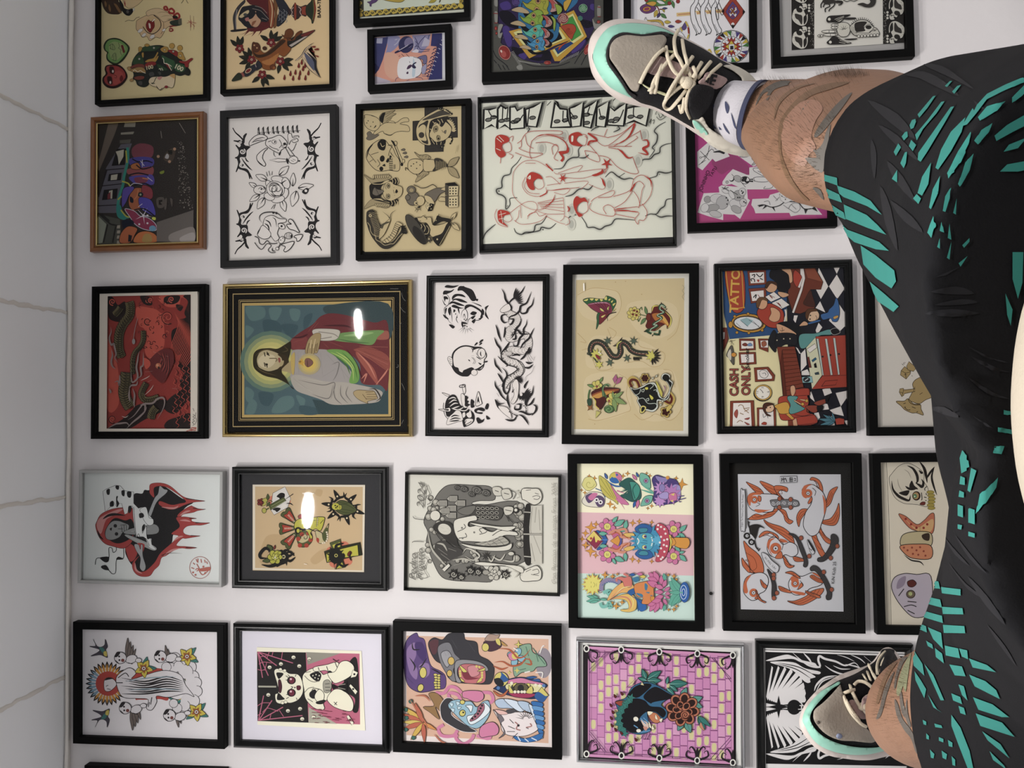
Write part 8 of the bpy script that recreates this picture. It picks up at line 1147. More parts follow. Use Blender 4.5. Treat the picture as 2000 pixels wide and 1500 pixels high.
hip = at_depth(2230, 760, .42)
person = thing('person', 'person reclining with legs stretched to the wall in black and teal shorts and skate shoes', 'person', hip)
skin = mat('skin', '876651', .55, spec=.3, noise=.12, nscale=45, bump=.3, bscale=160)
inkg = mat('tattoo_ink', '565049', .55, noise=.15, nscale=60); inkb = mat('tattoo_brown', '6e533c', .55, noise=.2, nscale=60)
inkl = mat('tattoo_green', '76795c', .55, noise=.15, nscale=60); pinkskin = mat('skin_flush', '936e5b', .55, noise=.1, nscale=50)
LEGR = [(2200, 500, .42, 290, 290), (1960, 420, .58, 200, 210), (1775, 335, .78, 118, 128), (1735, 306, .82, 115, 195), (1690, 284, .86, 112, 192), (1640, 256, .90, 102, 172), (1594, 238, .94, 86, 144),
        (1556, 231, .98, 66, 118), (1520, 227, 1.03, 46, 84), (1420, 212, 1.08, 48, 52), (1370, 205, 1.10, 52, 50)]
LEGL = [(2230, 1010, .42, 290, 290), (2060, 1180, .58, 180, 200), (1950, 1330, .76, 135, 150), (1880, 1375, .86, 120, 150), (1830, 1385, .92, 108, 140), (1800, 1380, .98, 70, 100), (1780, 1375, 1.03, 55, 70), (1765, 1370, 1.07, 48, 52)]
v, f = loft_geo(LEGR); loft_geo(LEGL, v0=v, f0=f)
ball_geo(at_depth(2260, 760, .40), (.07, .125, .085), v, f); ball_geo(at_depth(2600, 785, .33), (.06, .10, .06), v, f)
ball_geo(at_depth(3400, 790, .26), (.09, .12, .06), v, f); ball_geo(at_depth(4700, 790, .18), (.08, .13, .06), v, f)
vs, fs = fuse('body', v, f, skin, person, .005, 4, hip)
bvh = BVHTree.FromPolygons(vs, fs); fm = [0] * len(fs); nb = len(fs)
k2 = (1440, 60, .22); k4 = (1540, 1200, .2)
cloth_marks(bvh, px_list('430,780 560,640 700,620 760,700 700,800 660,940 700,1040 640,1100 600,1200 480,1150 400,1000 400,880', *k2), vs, fs, fm, 4)
cloth_marks(bvh, px_list('165,670 185,600 230,530 320,470 420,445 520,470 430,490 340,520 300,560 275,620 250,600 275,545 225,570 / 685,930 720,860 800,750 920,620 1020,550 960,650 860,780 760,900 700,950 / 640,1040 700,1060 760,1000 790,900 830,840 780,1150 745,1260 600,1130 700,1130 690,1080 / 670,1390 740,1410 770,1500 720,1450 / 560,750 600,660 650,630 590,700', *k2)
            + px_list('1190,330 1110,420 1060,560 1035,700 1050,720 1075,600 1130,470 1190,390 / 1040,830 1060,980 1130,1120 1200,1210 1240,1330 1260,1340 1215,1150 1120,1020 1075,880 / 1090,800 1110,760 1130,880 1160,1010 1110,960 / 860,1020 900,900 930,760 980,640 1040,560 1000,680 960,800 930,920 900,1000 / 1160,820 1170,960 1200,1080 1180,1090 1145,980', *k4), vs, fs, fm, 1)
cloth_marks(bvh, px_list('330,800 350,650 440,550 560,490 700,470 560,510 450,580 370,670 / 365,960 385,800 500,640 640,530 820,470 1000,460 840,520 660,580 540,680 430,800 395,960 400,1100 470,1280 560,1420 640,1500 600,1500 520,1410 430,1290 380,1110', *k2)
            + px_list('860,860 900,700 960,560 1080,400 1200,300 1200,330 1100,430 1000,570 940,700 890,860', *k4), vs, fs, fm, 2)
cloth_marks(bvh, px_list('1200,380 1130,500 1080,640 1060,760 1080,800 1110,740 1125,700 1150,760 1170,620 1190,480', *k4), vs, fs, fm, 3)
body = obj('body', vs, fs, [skin, inkg, inkb, inkl, pinkskin], person, fm, True, hip)
# leg hair
hm = mat('leg_hair', '4f3d2b', .6); hv = []; hf = []
def hair(poly, n, ang):
    xs = [p[0] for p in poly]; ys = [p[1] for p in poly]; k = 0
    while k < n:
        x, y = rnd.uniform(min(xs), max(xs)), rnd.uniform(min(ys), max(ys))
        if not pin(x, y, poly): continue
        k += 1; d = (at_depth(x, y, 1) - EYE).normalized(); h = bvh.ray_cast(EYE, d)
        if h[0] is None or (h[0] - EYE).length > 1.4: continue
        nn = h[1] if h[1].dot(d) < 0 else -h[1]
        q = math.radians(ang + rnd.uniform(-35, 35)); t = X * math.cos(q) - Y * math.sin(q)
        L = rnd.uniform(.004, .009); side = t.cross(nn).normalized() * .00013; b = len(hv)
        p0 = h[0]; p1 = p0 + (t * .7 + nn * .4) * L * .5; p2 = p0 + (t * .95 + nn * .35) * L
        hv.extend([p0 - side, p0 + side, p1 - side * .7, p1 + side * .7, p2]); hf.extend([(b, b + 1, b + 3, b + 2), (b + 2, b + 3, b + 4)])
hair(px_list('190,470 350,400 600,340 800,310 1000,340 1170,400 900,640 780,950 740,1250 780,1500 650,1500 450,1300 300,1180 150,1000 90,700', *k2)[0], 1500, 200)
hair(px_list('220,455 350,390 600,335 800,308 1000,335 1180,400 1000,420 700,400 400,460', *k2)[0], 1800, 215)
hair(px_list('1200,240 1000,330 930,560 820,950 950,1200 1200,1450 1300,1500 1180,1000 1200,500', *k4)[0], 700, 200)
ho = obj('leg_hair', hv, hf, hm, person, pivot=hip); ho['kind'] = 'stuff'
# ---- shorts
SHR = [(1772, 328, .775, 166, 170), (1800, 335, .745, 182, 190), (1900, 380, .64, 255, 275), (2060, 460, .51, 360, 380), (2200, 520, .42, 455, 470), (2350, 560, .36, 540, 540)]
SHL = [(1972, 1372, .75, 196, 285), (1985, 1350, .73, 206, 300), (2050, 1250, .61, 240, 300), (2140, 1130, .50, 300, 330), (2230, 1030, .42, 380, 390), (2350, 1000, .36, 440, 440)]
v, f = loft_geo(SHR, 40, True); loft_geo(SHL, 40, True, v, f)
ball_geo(at_depth(2230, 775, .42), (.093, .15, .11), v, f); ball_geo(at_depth(2520, 785, .35), (.085, .145, .085), v, f)
vs, fs = fuse('shorts', v, f, None, person, .004, 5, hip)
# cloth folds
fold = px_list('620,100 640,260 700,450 760,640 830,820 / 640,200 740,480 860,680 960,830 / 700,120 850,330 1010,480 / 900,1000 1050,1060 1250,1040 / 1000,1280 1250,1260 1450,1270 / 560,0 600,160 620,300 / 930,1300 960,1100 1050,900', 1600, 360, .2) + \
    px_list('1300,40 1550,160 1800,230 / 1250,400 1500,540 1800,600 / 1300,720 1500,800 1800,840 / 900,650 1200,700 1500,760 / 1280,960 1400,1030 1620,1080', 1700, 700, .15) + \
    px_list('1160,840 1220,1000 1260,1200 1340,1400 / 1060,700 1120,980 / 1190,600 1260,780 1400,960 / 1120,1100 1170,1290 1300,1500 / 950,900 1020,1200 / 1400,380 1600,470 1800,520', 1300, 0, .35) + \
    px_list('1520,150 1600,250 1750,420 1850,560 / 1650,380 1800,560 1900,760 / 1560,200 1640,330 / 1400,980 1440,1080 1520,1120', 1300, 975, .35)
fold = [spl(p, False, 8) for p in fold]
nrm = [Vector() for _ in vs]
for q in fs:
    nn = (vs[q[1]] - vs[q[0]]).cross(vs[q[2]] - vs[q[0]])
    for i in q: nrm[i] += nn
import mathutils
kd = mathutils.kdtree.KDTree(sum(len(p) for p in fold)); k = 0; fpts = []
for p in fold:
    for i, q in enumerate(p): kd.insert((q[0], q[1], 0), k); fpts.append(math.sin(math.pi * (i + .5) / len(p))); k += 1
kd.balance()
for i, p in enumerate(vs):
    x, y, d = to_px(p)
    if d < .2: continue
    nn = nrm[i].normalized()
    if nn.dot(p - EYE) > 0: continue
    h, ix, ds = kd.find((x, y, 0)); q = max(0, -nn.dot((p - EYE).normalized()) - .15)
    vs[i] = p + nn * q * (.0045 * fpts[ix] * math.exp(-(ds / 9) ** 2) - .0025 * fpts[ix] * math.exp(-((ds - 20) / 10) ** 2))
bvh = BVHTree.FromPolygons(vs, fs); fm = [0] * len(fs)
kc = (1300, 0, .35); kf = (1300, 500, .35); ki = (1300, 975, .35)
STREAK = px_list('1340,420 1440,400 1560,460 1640,540 1500,480 1420,440 / 1430,360 1540,370 1650,440 1720,500 1600,440 / 1150,780 1180,860 1170,1000 1150,900 / 1190,700 1300,760 1420,900 1300,820 / 1200,1040 1260,1160 1300,1400 1230,1250 / 1130,560 1300,640 1400,780 1260,690 / 1720,560 1800,620 1740,600 / 1240,900 1330,990 1400,1130 1290,1020 / 1260,1120 1380,1210 1440,1300 1330,1230', *kc) + \
    px_list('1450,320 1600,300 1750,320 1600,335 / 1480,200 1620,170 1720,210 1600,215 / 1500,270 1650,240 1740,260 1600,275 / 1700,560 1830,620 1920,650 1800,630 / 1690,680 1820,760 1920,800 1790,770 / 1680,500 1800,560 1920,600 1790,570 / 1700,880 1830,960 1790,950 / 1480,850 1560,840 1640,900 1550,880 / 1500,120 1640,60 1560,110', *kf) + \
    px_list('1540,180 1600,260 1700,370 1620,310 / 1620,200 1700,300 1800,420 1700,330 / 1580,350 1680,470 1800,560 1690,500 / 1690,430 1800,540 1900,700 1790,590 / 1800,700 1900,820 1960,930 1860,800', *ki)
cloth_marks(bvh, STREAK, vs, fs, fm, 2, .0004, 4)
TEAL = px_list('1770,585 1745,590 1610,750 1625,780 1700,690 / 1850,635 1820,640 1700,800 1590,930 1605,980 1660,880 1780,740 / 1935,680 1905,685 1740,920 1620,1090 1615,1150 1640,1170 1700,1080 1850,830 / 1590,790 1560,800 1540,845 1550,880 1575,870 1597,815 / 1520,900 1500,905 1470,945 1490,980 1525,945 / 1440,1005 1400,1080 1420,1115 1465,1040 / 1555,975 1535,1030 1570,1075 1600,1020 / 1520,1080 1500,1085 1460,1180 1490,1225 1510,1180 / 1915,455 1895,455 1850,500 1870,510 / 1995,490 1960,500 1915,550 1935,570', *k2) + \
    px_list('1995,440 1900,480 1800,530 1745,590 1720,640 1740,640 1800,560 1880,520 2010,460 / 1890,570 1800,600 1750,660 1760,680 1840,630 / 2000,480 1930,550 1930,580 2010,520 / 1720,610 1690,660 1660,710 1690,700 1740,640 / 1680,660 1600,740 1545,840 1515,940 1530,950 1600,850 1660,740 / 1710,740 1640,850 1580,970 1585,1000 1640,920 1700,800 / 1715,860 1670,910 1630,1030 1640,1045 1690,960 / 1490,910 1440,990 1415,1080 1440,1095 1475,1030 / 1540,985 1500,1060 1480,1160 1490,1170 1530,1080 / 1590,1050 1560,1100 1545,1180 1560,1185 1585,1110 / 1620,1110 1600,1190 1615,1200 / 1820,690 1760,730 1720,790 1740,810 1800,740 / 2005,640 1900,700 1830,760 1840,790 1930,740 2010,700 / 2010,770 1910,810 1880,850 1960,830 / 2010,900 1900,920 1860,960 1960,960 2010,950 / 1410,1085 1390,1110 1420,1140 1435,1110 / 1500,1210 1470,1300 1490,1330 1510,1260 / 1540,1240 1530,1290 1550,1300 / 1580,1250 1570,1330 1590,1340 / 1530,1330 1515,1380 1530,1390 / 1590,1350 1565,1440 1580,1450 / 1690,1330 1650,1370 1660,1385 1690,1350 / 1680,1430 1630,1470 1640,1490 / 1300,950 1270,1000 1300,1020', *kc)
TEAL += px_list('868,968 962,992 965,1035 880,1005 / 962,1035 1060,1070 1150,1120 1215,1200 1130,1150 1000,1100 975,1080 / 880,1040 975,1085 990,1130 905,1100 / 905,1125 1000,1185 1010,1225 935,1190 / 1000,1140 1130,1200 1190,1255 1240,1310 1130,1270 1010,1220 / 962,1225 1020,1280 1100,1310 1200,1350 1255,1400 1180,1390 1060,1350 1000,1300', *kc) + \
    px_list('1095,-60 1180,-5 1285,80 1295,140 1270,180 1180,120 1110,45 / 1145,140 1230,210 1310,280 1280,310 1190,250 1165,200 / 1930,-20 1990,-20 1985,150 1960,240 1930,130 / 1890,210 1930,300 1920,390 1900,330 / 1880,855 1935,870 1935,890 1880,880 / 1850,950 1930,970 1930,995 1850,975 / 1830,1055 1885,1060 1870,1105 1825,1100 / 1665,1085 1690,1115 1690,1200 1660,1215 1650,1130 / 1715,1185 1745,1200 1710,1320 1695,1310 / 1655,1230 1680,1240 1680,1280 1650,1275 / 1650,1310 1675,1320 1675,1350 1645,1345 / 1640,1390 1670,1400 1670,1460 1640,1450 / 1850,1235 1760,1330 1740,1440 1790,1370 1840,1290 / 1700,1410 1725,1420 1730,1470 1700,1490 / 1690,1140 1700,1145 1705,1180 1690,1185', *kf)
TEAL += px_list('1420,450 1530,460 1540,500 1415,495 / 1545,490 1655,500 1655,535 1550,525 / 1408,535 1540,560 1550,605 1400,570 / 1550,600 1665,605 1670,640 1555,640 / 1393,612 1550,650 1555,690 1388,645 / 1555,700 1675,705 1680,745 1560,745 / 1390,682 1460,710 1465,745 1392,715 / 1470,715 1545,745 1555,835 1500,780 / 1460,790 1495,810 1500,835 1470,820 / 1378,825 1440,920 1450,985 1390,930 / 1510,830 1550,860 1560,915 1515,880 / 1565,815 1640,830 1650,885 1570,870 / 1645,830 1690,840 1695,890 1660,875 / 1700,885 1800,920 1850,960 1720,935 / 1590,920 1660,930 1680,985 1620,980 / 1700,975 1790,1010 1850,1060 1870,1110 1730,1040 / 1640,1030 1670,1040 1690,1120 1660,1090 / 1720,1100 1830,1140 1920,1210 1880,1210 1750,1170 / 1600,1080 1650,1100 1660,1140 1610,1120 / 1735,1190 1880,1240 1950,1320 1760,1260', *ki)
TEAL += px_list('1450,920 1500,980 1560,1120 1540,1120 1490,1010 / 1395,960 1430,1010 1460,1060 1450,1110 1400,1010 / 1470,1090 1520,1170 1550,1190 1500,1160 / 1600,1200 1650,1270 1700,1400 1720,1500 1690,1500 1640,1370 1600,1260 / 1640,1150 1670,1160 1680,1200 1650,1190 / 1770,1290 1870,1360 1920,1440 1800,1340 / 1440,1230 1460,1240 1460,1260 1445,1255 / 1505,1250 1545,1260 1550,1275 1510,1270 / 1460,1305 1475,1320 1475,1340 1460,1335 / 1530,1325 1555,1335 1555,1355 1530,1345 / 1580,1340 1605,1355 1605,1380 1585,1375 / 1480,1395 1505,1420 1500,1445 1485,1440 / 1545,1400 1575,1420 1570,1450 1550,1440 / 1600,1430 1620,1450 1620,1485 1605,1480 / 1810,1400 1890,1480 1900,1500 1830,1450 / 1640,30 1670,40 1670,90 1640,85 / 1705,50 1735,60 1735,140 1700,130 / 1640,140 1665,145 1660,170 1640,165 / 1700,180 1735,190 1735,215 1700,205', *ki)
cloth_marks(bvh, TEAL, vs, fs, fm, 1, .0008, 3.5, False)
shm = mat('black_shorts_cloth', '131315', .9, spec=.12, bump=.12, bscale=900, noise=.1, nscale=15)
so = obj('shorts', vs, fs, [shm, mat('teal_leaf_print', '2d7169', .85, spec=.2, noise=.1, nscale=30), mat('grey_leaf_print', '1a1a1d', .9, spec=.2)], person, fm, True, hip)
so['label'] = 'black shorts with teal palm leaf print'
# ---- shirt
v = []; f = []
[ball_geo(at_depth(x, 790, d), r, v, f) for x, d, r in ((2420, .31, (.08, .12, .06)), (2850, .28, (.1, .135, .07)), (4000, .21, (.11, .16, .08)), (5600, .14, (.1, .17, .08)))]; ball_geo(at_depth(3300, 795, .25), (.12, .15, .08), v, f)
ball_geo(at_depth(4700, 790, .17), (.10, .17, .08), v, f)
vs, fs = fuse('shirt', v, f, None, person, .006, 14, hip)
mx = min(to_px(q)[0] for q in vs); print('shirt edge', mx)
o = obj('shirt', vs, fs, mat('cream_shirt', 'a39a8b', .85, spec=.2, bump=.3, bscale=400), person, None, True, hip); o['label'] = 'cream shirt'
# ---- socks
def tube_open(name, st, n, m, parent, rim=.0025):
    v, f = loft_geo(st, n); f = f[:-2]; N = len(st); b = len(v)
    cs = [at_depth(s[0], s[1], s[2]) for s in st]
    for i in range(N):
        for j in range(n):
            p = v[i * n + j]; v.append(p + (cs[i] - p).normalized() * rim)
    f += [tuple(b + q for q in fc[::-1]) for fc in f[:]]
    for e in (0, N - 1):
        for j in range(n): f.append((e * n + j, b + e * n + j, b + e * n + (j + 1) % n, e * n + (j + 1) % n))
    return v, f
def sock(st, marks, cuff):
    v, f = tube_open('sock', st, 40, None, person)
    b = BVHTree.FromPolygons(v, f)
    o = obj('sock', v, f, mat('white_sock', 'bcb9be', .9, spec=.1, bump=.4, bscale=300), person, None, True, hip)
    bpy.context.view_layer.update()
    e = [(a, b_, c, r1 + 1.2, r2 + 1.2) for a, b_, c, r1, r2 in cuff]
    v, f = tube_open('c', e, 40, None, None); c = obj('navy_cuff', v, f, mat('navy_sock_yarn', '3b3f58', .9), None, None, True, hip); c.parent = o; c.location = (0, 0, 0)
    for i, p in enumerate(marks):
        v = []; f = []; fm = []; cloth_marks(b, [p], v, f, fm, 0, .0008, 4)
        if f:
            c = obj('knit_stripe', v, f, mat('navy_sock_yarn', '3b3f58', .9), None, None, True, hip)
            c.parent = o; c.location = (0, 0, 0)
SOCKR = [(1372, 205, 1.098, 53, 51), (1400, 209, 1.085, 51, 52), (1430, 215, 1.073, 51, 56), (1455, 221, 1.06, 54, 62), (1479, 226, 1.047, 56, 67)]
kl = (1120, 0, .22)
sock(SOCKR, px_list('1210,960 1245,920 1250,950 1215,1000 / 1350,900 1385,950 1370,1010 1350,960 / 1400,1000 1425,1060 1450,1150 1425,1110 / 1330,1090 1370,1150 1390,1190 1350,1150 / 1290,1120 1320,1150 1300,1150 / 1240,1100 1275,1140 1250,1140', *kl), [(1472, 225, 1.05, 56, 66.5), (1481, 226, 1.046, 56.5, 67.5)])
SOCKL = [(1780, 1376, 1.03, 56, 71), (1768, 1372, 1.065, 50, 56), (1760, 1368, 1.09, 50, 52)]
sock(SOCKL, [], [(1782, 1376.5, 1.027, 57, 72), (1777, 1375, 1.037, 55, 70)])
# ---- shoes
def edge_dist(x, y, p):
    m = 1e9
    for i in range(len(p)):
        ax_, ay = p[i - 1]; bx, by = p[i]; dx, dy = bx - ax_, by - ay
        t = max(0, min(1, ((x - ax_) * dx + (y - ay) * dy) / (dx * dx + dy * dy + 1e-9)))
        m = min(m, (x - ax_ - t * dx) ** 2 + (y - ay - t * dy) ** 2)
    return math.sqrt(m)
def shoe(side, out, up, toe, heel, hts, parts, laces, knots, tongue, R, k, dome_w):
    out = spl(out, True, 3); up = spl(up, True, 3)
    tx, ty, td = toe; hx, hy, hd = heel; L2 = (hx - tx) ** 2 + (hy - ty) ** 2
    def plane(x, y): return td + (hd - td) * ((x - tx) * (hx - tx) + (y - ty) * (hy - ty)) / L2
    def hgt(x, y):
        s = max(0, min(1, ((x - tx) * (hx - tx) + (y - ty) * (hy - ty)) / L2))
        i = min(int(s * (len(hts) - 1)), len(hts) - 2); t = s * (len(hts) - 1) - i
        return hts[i] + (hts[i + 1] - hts[i]) * t
    def top(x, y):
        q = min(1, edge_dist(x, y, up) / dome_w) if pin(x, y, up) else 0
        return plane(x, y) - .026 - hgt(x, y) * math.sqrt(1 - (1 - q) ** 2)
    root = thing('skate_shoe', '', 'shoe', at_depth((tx + hx) / 2, (ty + hy) / 2, (td + hd) / 2))
    del root['label']; del root['category']
    root.parent = person; root.location = root.location - person.location
    bpy.context.view_layer.update(); piv = root.matrix_world.translation.copy()
    def shell(name, poly, fn, thick, m, step=7, bevel=0, smooth=True):
        q, tr = grid_poly(poly, step); v = [at_depth(x, y, fn(x, y)) for x, y in q]; n = len(v)
        v += [at_depth(x, y, fn(x, y) + (thick(x, y) if callable(thick) else thick)) for x, y in q]
        f = []; cnt = {}
        for t in tr:
            ar = (q[t[1]][0] - q[t[0]][0]) * (q[t[2]][1] - q[t[0]][1]) - (q[t[1]][1] - q[t[0]][1]) * (q[t[2]][0] - q[t[0]][0])
            if ar < 0: t = t[::-1]
            f.append(tuple(t[::-1])); f.append(tuple(i + n for i in t))
            for a, b in ((t[0], t[1]), (t[1], t[2]), (t[2], t[0])): cnt[(a, b)] = 1
        for a, b in list(cnt):
            if (b, a) not in cnt: f.append((a, b, b + n, a + n))
        return obj(name, v, f, m, root, None, smooth, piv)
    def rounded(x, y):
        q = min(1, edge_dist(x, y, out) / 16); return plane(x, y) - .026 * math.sqrt(1 - (1 - q) ** 2) - .004
    shell('sole', out, rounded, lambda x, y: plane(x, y) + .006 - rounded(x, y), mat('shoe_sole', 'cfc4bd', .7, noise=.06, nscale=40))
    shell('upper', up, top, lambda x, y: plane(x, y) - .01 - top(x, y), mat('shoe_black_mesh', '151417', .8, spec=.25, bump=.5, bscale=500))
    for (name, polys, m, lift, th) in parts:
        for p in polys:
            pp = spl(p, True, 3) if len(p) > 3 else p
            o = shell(name, pp, lambda x, y: top(x, y) - lift, th, m)
    lm = mat('cream_lace', 'd8ccb4', .85, bump=.5, bscale=600)
    for i, p in enumerate(laces):
        p = spl(p, False, 5); pts = []
        for j, (x, y) in enumerate(p): pts.append(at_depth(x, y, top(x, y) - .004 - .004 * math.sin(math.pi * j / len(p)) - .0012 * (i % 4)))
        v = []; f = []; n = 8
        for j, c in enumerate(pts):
            t = (pts[min(j + 1, len(pts) - 1)] - pts[max(j - 1, 0)]).normalized(); e1 = t.cross(Z).normalized(); e2 = t.cross(e1)
            for a in range(n): w_ = 2 * math.pi * a / n; v.append(c + e1 * math.cos(w_) * R * k + e2 * math.sin(w_) * R * k * .6)
        for j in range(len(pts) - 1):
            for a in range(n): f.append((j * n + a, j * n + (a + 1) % n, (j + 1) * n + (a + 1) % n, (j + 1) * n + a))
        f += [tuple(range(n))[::-1], tuple(range((len(pts) - 1) * n, len(pts) * n))]
        obj('lace', v, f, lm, root, None, True, piv)
    for (x, y, r) in knots:
        v = []; f = []; ball_geo(at_depth(x, y, top(x, y) - .008), (r, r * .9, r * .7), v, f); obj('lace_knot', v, f, lm, root, None, True, piv)
    return root, top, shell, piv
PL = lambda t, kk: px_list(t, *kk)
mint = mat('mint_band', '96cdb9', .6, noise=.05, nscale=30); dark = mat('shoe_dark_seam', '1a1518', .8); suede = mat('taupe_suede', '9d9488', .9, spec=.15, noise=.08, nscale=40, bump=.4, bscale=300)
pinkm = mat('pink_tongue_mesh', 'a88f8b', .85, bump=.4, bscale=300); eye = mat('pale_eyelet_trim', 'c9c79f', .7); padm = mat('padded_black_tongue', '121114', .9, bump=.4, bscale=400)
whitem = mat('white_midsole', 'c8c2b4', .7)
R_OUT = PL('130,480 135,400 160,320 230,235 330,180 480,165 650,185 800,230 950,310 1150,420 1300,520 1430,580 1560,650 1640,745 1700,900 1720,1100 1690,1270 1620,1345 1560,1390 1400,1370 1250,1310 1150,1230 1060,1170 1000,1130 860,1050 700,970 560,940 420,900 300,820 220,740 160,640', kl)[0]
R_UP = PL('168,510 190,420 240,320 330,232 480,203 650,213 800,250 930,318 1150,430 1300,525 1430,590 1550,660 1620,760 1670,900 1690,1080 1660,1230 1560,1330 1400,1330 1250,1270 1150,1190 1050,1130 980,1090 860,1020 720,950 600,915 520,870 400,820 300,752 210,625', kl)[0]
R_PARTS = [
    ('mint_band', PL('172,510 190,420 240,320 330,235 480,205 650,215 790,250 930,318 900,312 780,285 640,305 560,300 440,290 350,330 300,420 290,500 310,570 370,650 430,740 490,830 530,872 400,820 300,752 210,625', kl), mint, .0032, .004),
    ('seam_trim', PL('290,500 300,420 345,330 440,287 560,300 640,302 780,278 850,300 830,330 780,300 640,328 560,325 450,315 370,350 325,430 315,500 330,560 390,640 450,730 500,810 560,850 530,872 480,825 430,745 360,650 305,570', kl), dark, .0045, .006),
    ('toe_cap', PL('320,470 330,400 380,340 470,310 600,322 700,315 790,308 828,350 800,420 740,500 660,620 600,720 575,800 545,812 505,790 440,690 365,580 325,520', kl), suede, .0065, .007),
    ('tongue', PL('745,505 820,515 900,545 1010,590 1080,620 1030,740 930,710 860,690 650,640', kl), pinkm, .002, .004),
    ('eyelet_trim', PL('610,740 680,780 800,820 860,850 850,865 780,840 680,800 620,760 / 790,430 870,450 920,440 910,465 850,470 780,450', kl), eye, .0025, .003),
    ('tongue_label', PL('1190,640 1300,668 1368,712 1270,792 1110,740 1150,690', kl), pinkm, .010, .004),
    ('tongue_pad', PL('1100,750 1190,758 1250,800 1220,920 1130,1040 1070,1062 1030,980 1020,870 1050,790', kl), padm, .012, .014),
    ('heel_collar', PL('1330,585 1430,580 1560,650 1640,745 1590,750 1510,770 1490,690 1410,625', kl), whitem, .004, .006),
    ('heel_midsole', PL('1055,1070 1110,1060 1150,1040 1200,1130 1330,1215 1490,1275 1620,1300 1620,1345 1560,1390 1400,1370 1250,1310 1150,1230 1080,1150', kl), whitem, .012, .02),
    ('heel_stripe', PL('1058,1068 1105,1085 1150,1130 1195,1195 1130,1185 1075,1120', kl), mint, .0145, .004)]
R_LACES = PL('820,410 840,520 900,640 1000,700 1080,720 / 935,260 895,350 910,470 950,540 1000,660 / 965,350 985,470 1010,560 1000,640 / 810,430 730,500 650,620 590,740 / 900,480 800,590 715,720 690,830 / 790,570 750,680 725,830 / 720,740 690,790 670,800 / 1060,500 960,640 870,780 820,880 / 920,700 890,780 870,840 / 1000,800 930,890 860,965 815,960 805,920 850,850 960,765 1040,730 / 1050,770 1010,860 1000,960 1035,1050 / 1140,550 1060,690 / 1220,545 1160,620 1100,700 / 1310,570 1220,650 1140,740 / 1060,590 1085,650 1070,720 / 985,870 975,940 960,1000 940,930 / 1020,620 1040,680 1050,720', kl)
rs = shoe('r', R_OUT, R_UP, (1150, 105, 1.06), (1470, 285, 1.14), (.020, .034, .045, .05, .032, .012), R_PARTS, R_LACES, [(1120 + 1005 * .22, 735 * .22, .0085), (1120 + 965 * .22, 715 * .22, .006), (1120 + 1045 * .22, 745 * .22, .006)], None, 3.6, 1.05 / FOC, 42)
# the maker's mark on the tongue label: two interlocked letters and three small strokes
mk = [[(1120 + x * .22, y * .22) for x, y in nums(t)] for t in ('1225,655 1280,665 1275,690 1245,683 1240,700 1268,708 1262,728 1210,712', '1240,672 1268,680 1266,686 1238,678', '1195,690 1210,693 1200,740 1185,735', '1210,735 1252,748 1248,758 1206,745', '1215,712 1236,716 1222,752 1205,746', '1175,712 1190,716 1186,730 1172,726')]
for p in mk[:1] + mk[2:]: rs[2]('tongue_emblem', p, lambda x, y: rs[1](x, y) - .0112, .001, padm, 4, 0, False)
L_OUT = PL('105,1030 130,940 180,850 280,740 400,650 500,590 640,540 760,500 830,450 880,380 930,330 1000,325 1080,400 1160,560 1200,760 1210,960 1190,1150 1140,1300 1080,1370 950,1390 820,1420 700,1425 560,1410 400,1380 260,1300 170,1200 115,1110', k4)[0]
L_UP = PL('135,1030 160,940 220,850 320,750 430,680 500,640 640,585 770,510 840,460 890,390 940,345 1000,340 1060,420 1130,580 1165,760 1175,960 1150,1140 1090,1270 1000,1315 900,1345 760,1372 600,1372 450,1345 320,1290 230,1210 160,1090', k4)[0]
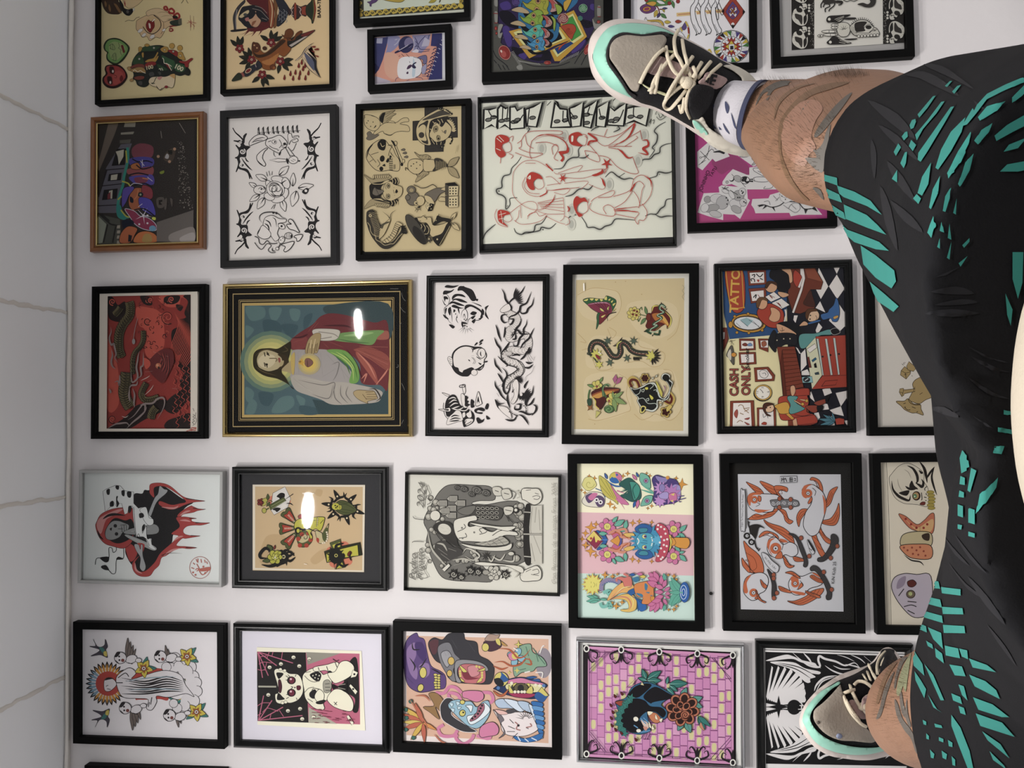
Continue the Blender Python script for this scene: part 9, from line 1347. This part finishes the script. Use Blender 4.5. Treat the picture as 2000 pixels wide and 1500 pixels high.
L_PARTS = [
    ('mint_band', PL('135,1030 160,940 220,850 320,750 430,690 490,655 500,680 420,730 330,820 260,900 220,965 215,1040 270,1130 370,1210 520,1270 700,1300 870,1298 990,1265 1000,1312 900,1343 760,1370 600,1370 450,1343 320,1290 230,1210 160,1090', k4), mint, .006, .006),
    ('toe_cap', PL('500,690 430,770 340,860 260,925 243,980 255,1045 330,1140 420,1200 520,1232 640,1238 760,1252 830,1250 857,1210 780,1130 700,1060 620,960 565,870 530,770 510,700', k4), suede, .0065, .007),
    ('toe_cap_stain', PL('465,1190 480,1165 510,1165 528,1190 510,1212 480,1212', k4), mat('blue_scuff', '8088a0', .9), .0072, .002),
    ('toe_cap_stain', PL('272,1055 290,1038 308,1055 290,1074', k4), mat('dark_scuff', '5a544e', .9), .0072, .002),
    ('tongue', PL('590,850 650,838 720,920 770,1010 700,1018 640,940', k4), pinkm, .003, .004),
    ('tongue_label', PL('740,800 860,785 900,900 880,1000 830,1000 760,960 715,890', k4), pinkm, .012, .004),
    ('eyelet_trim', PL('545,765 640,735 650,750 550,782 / 780,1065 830,1060 835,1075 785,1082', k4), eye, .0025, .003),
    ('tongue_pad', PL('900,360 960,335 1030,345 1030,400 980,520 930,640 900,600 890,500', k4), padm, .010, .012)]
L_LACES = PL('600,690 625,760 680,870 720,910 735,830 790,790 860,785 / 640,690 680,655 740,660 800,700 860,760 / 780,490 820,570 860,640 895,680 / 945,365 895,420 865,500 870,590 / 960,400 915,480 900,570 / 535,790 570,880 620,970 700,1060 760,1100 / 555,830 610,930 690,1040 / 720,910 780,990 840,1060 / 540,770 600,745 645,735 / 730,590 760,640 / 770,560 800,640', k4)
shoe('l', L_OUT, L_UP, (1560, 1405, 1.07), (1770, 1350, 1.17), (.020, .034, .045, .05, .05), L_PARTS, L_LACES, [(1540 + 725 * .2, 1200 + 900 * .2, .006)], None, 3.4, 1.05 / FOC, 46)

# ---- the couch that carries the person, below the picture
dg_ = [ (c.matrix_world @ Vector(b)).z for c in person.children for b in c.bound_box] if not bpy.context.view_layer.update() else []
cz = min(dg_) - .002
cb = thing('treatment_couch', 'black padded treatment couch under the reclining person', 'couch', (0, -.1, 0))
def cbox(name, x0, x1, y0, y1, z0, z1, m, bev=.02):
    bm = bmesh.new(); bmesh.ops.create_cube(bm, size=1)
    for q in bm.verts: q.co = Vector(((x0 + x1) / 2 + q.co.x * (x1 - x0), (y0 + y1) / 2 + q.co.y * (y1 - y0), (z0 + z1) / 2 + q.co.z * (z1 - z0)))
    bmesh.ops.bevel(bm, geom=bm.edges[:], offset=bev, segments=3, affect='EDGES')
    v = [q.co.copy() for q in bm.verts]; bm.verts.index_update(); f = [tuple(q.index for q in fc.verts) for fc in bm.faces]; bm.free()
    return obj(name, v, f, m, cb, pivot=(0, -.1, 0))
vin = mat('black_vinyl', '151515', .4)
cbox('seat_cushion', -.34, .34, -.75, .46, cz - .09, cz, vin, .03)
cbox('couch_frame', -.28, .28, -.7, .4, cz - .14, cz - .092, mat('couch_steel', '8d8f92', .3, metal=1), .01)
cbox('pedestal', -.14, .14, -.3, .1, .042, cz - .142, mat('couch_steel', '', .3), .02)
cbox('base_plate', -.3, .3, -.5, .3, .0, .04, mat('couch_steel', '', .3), .01)
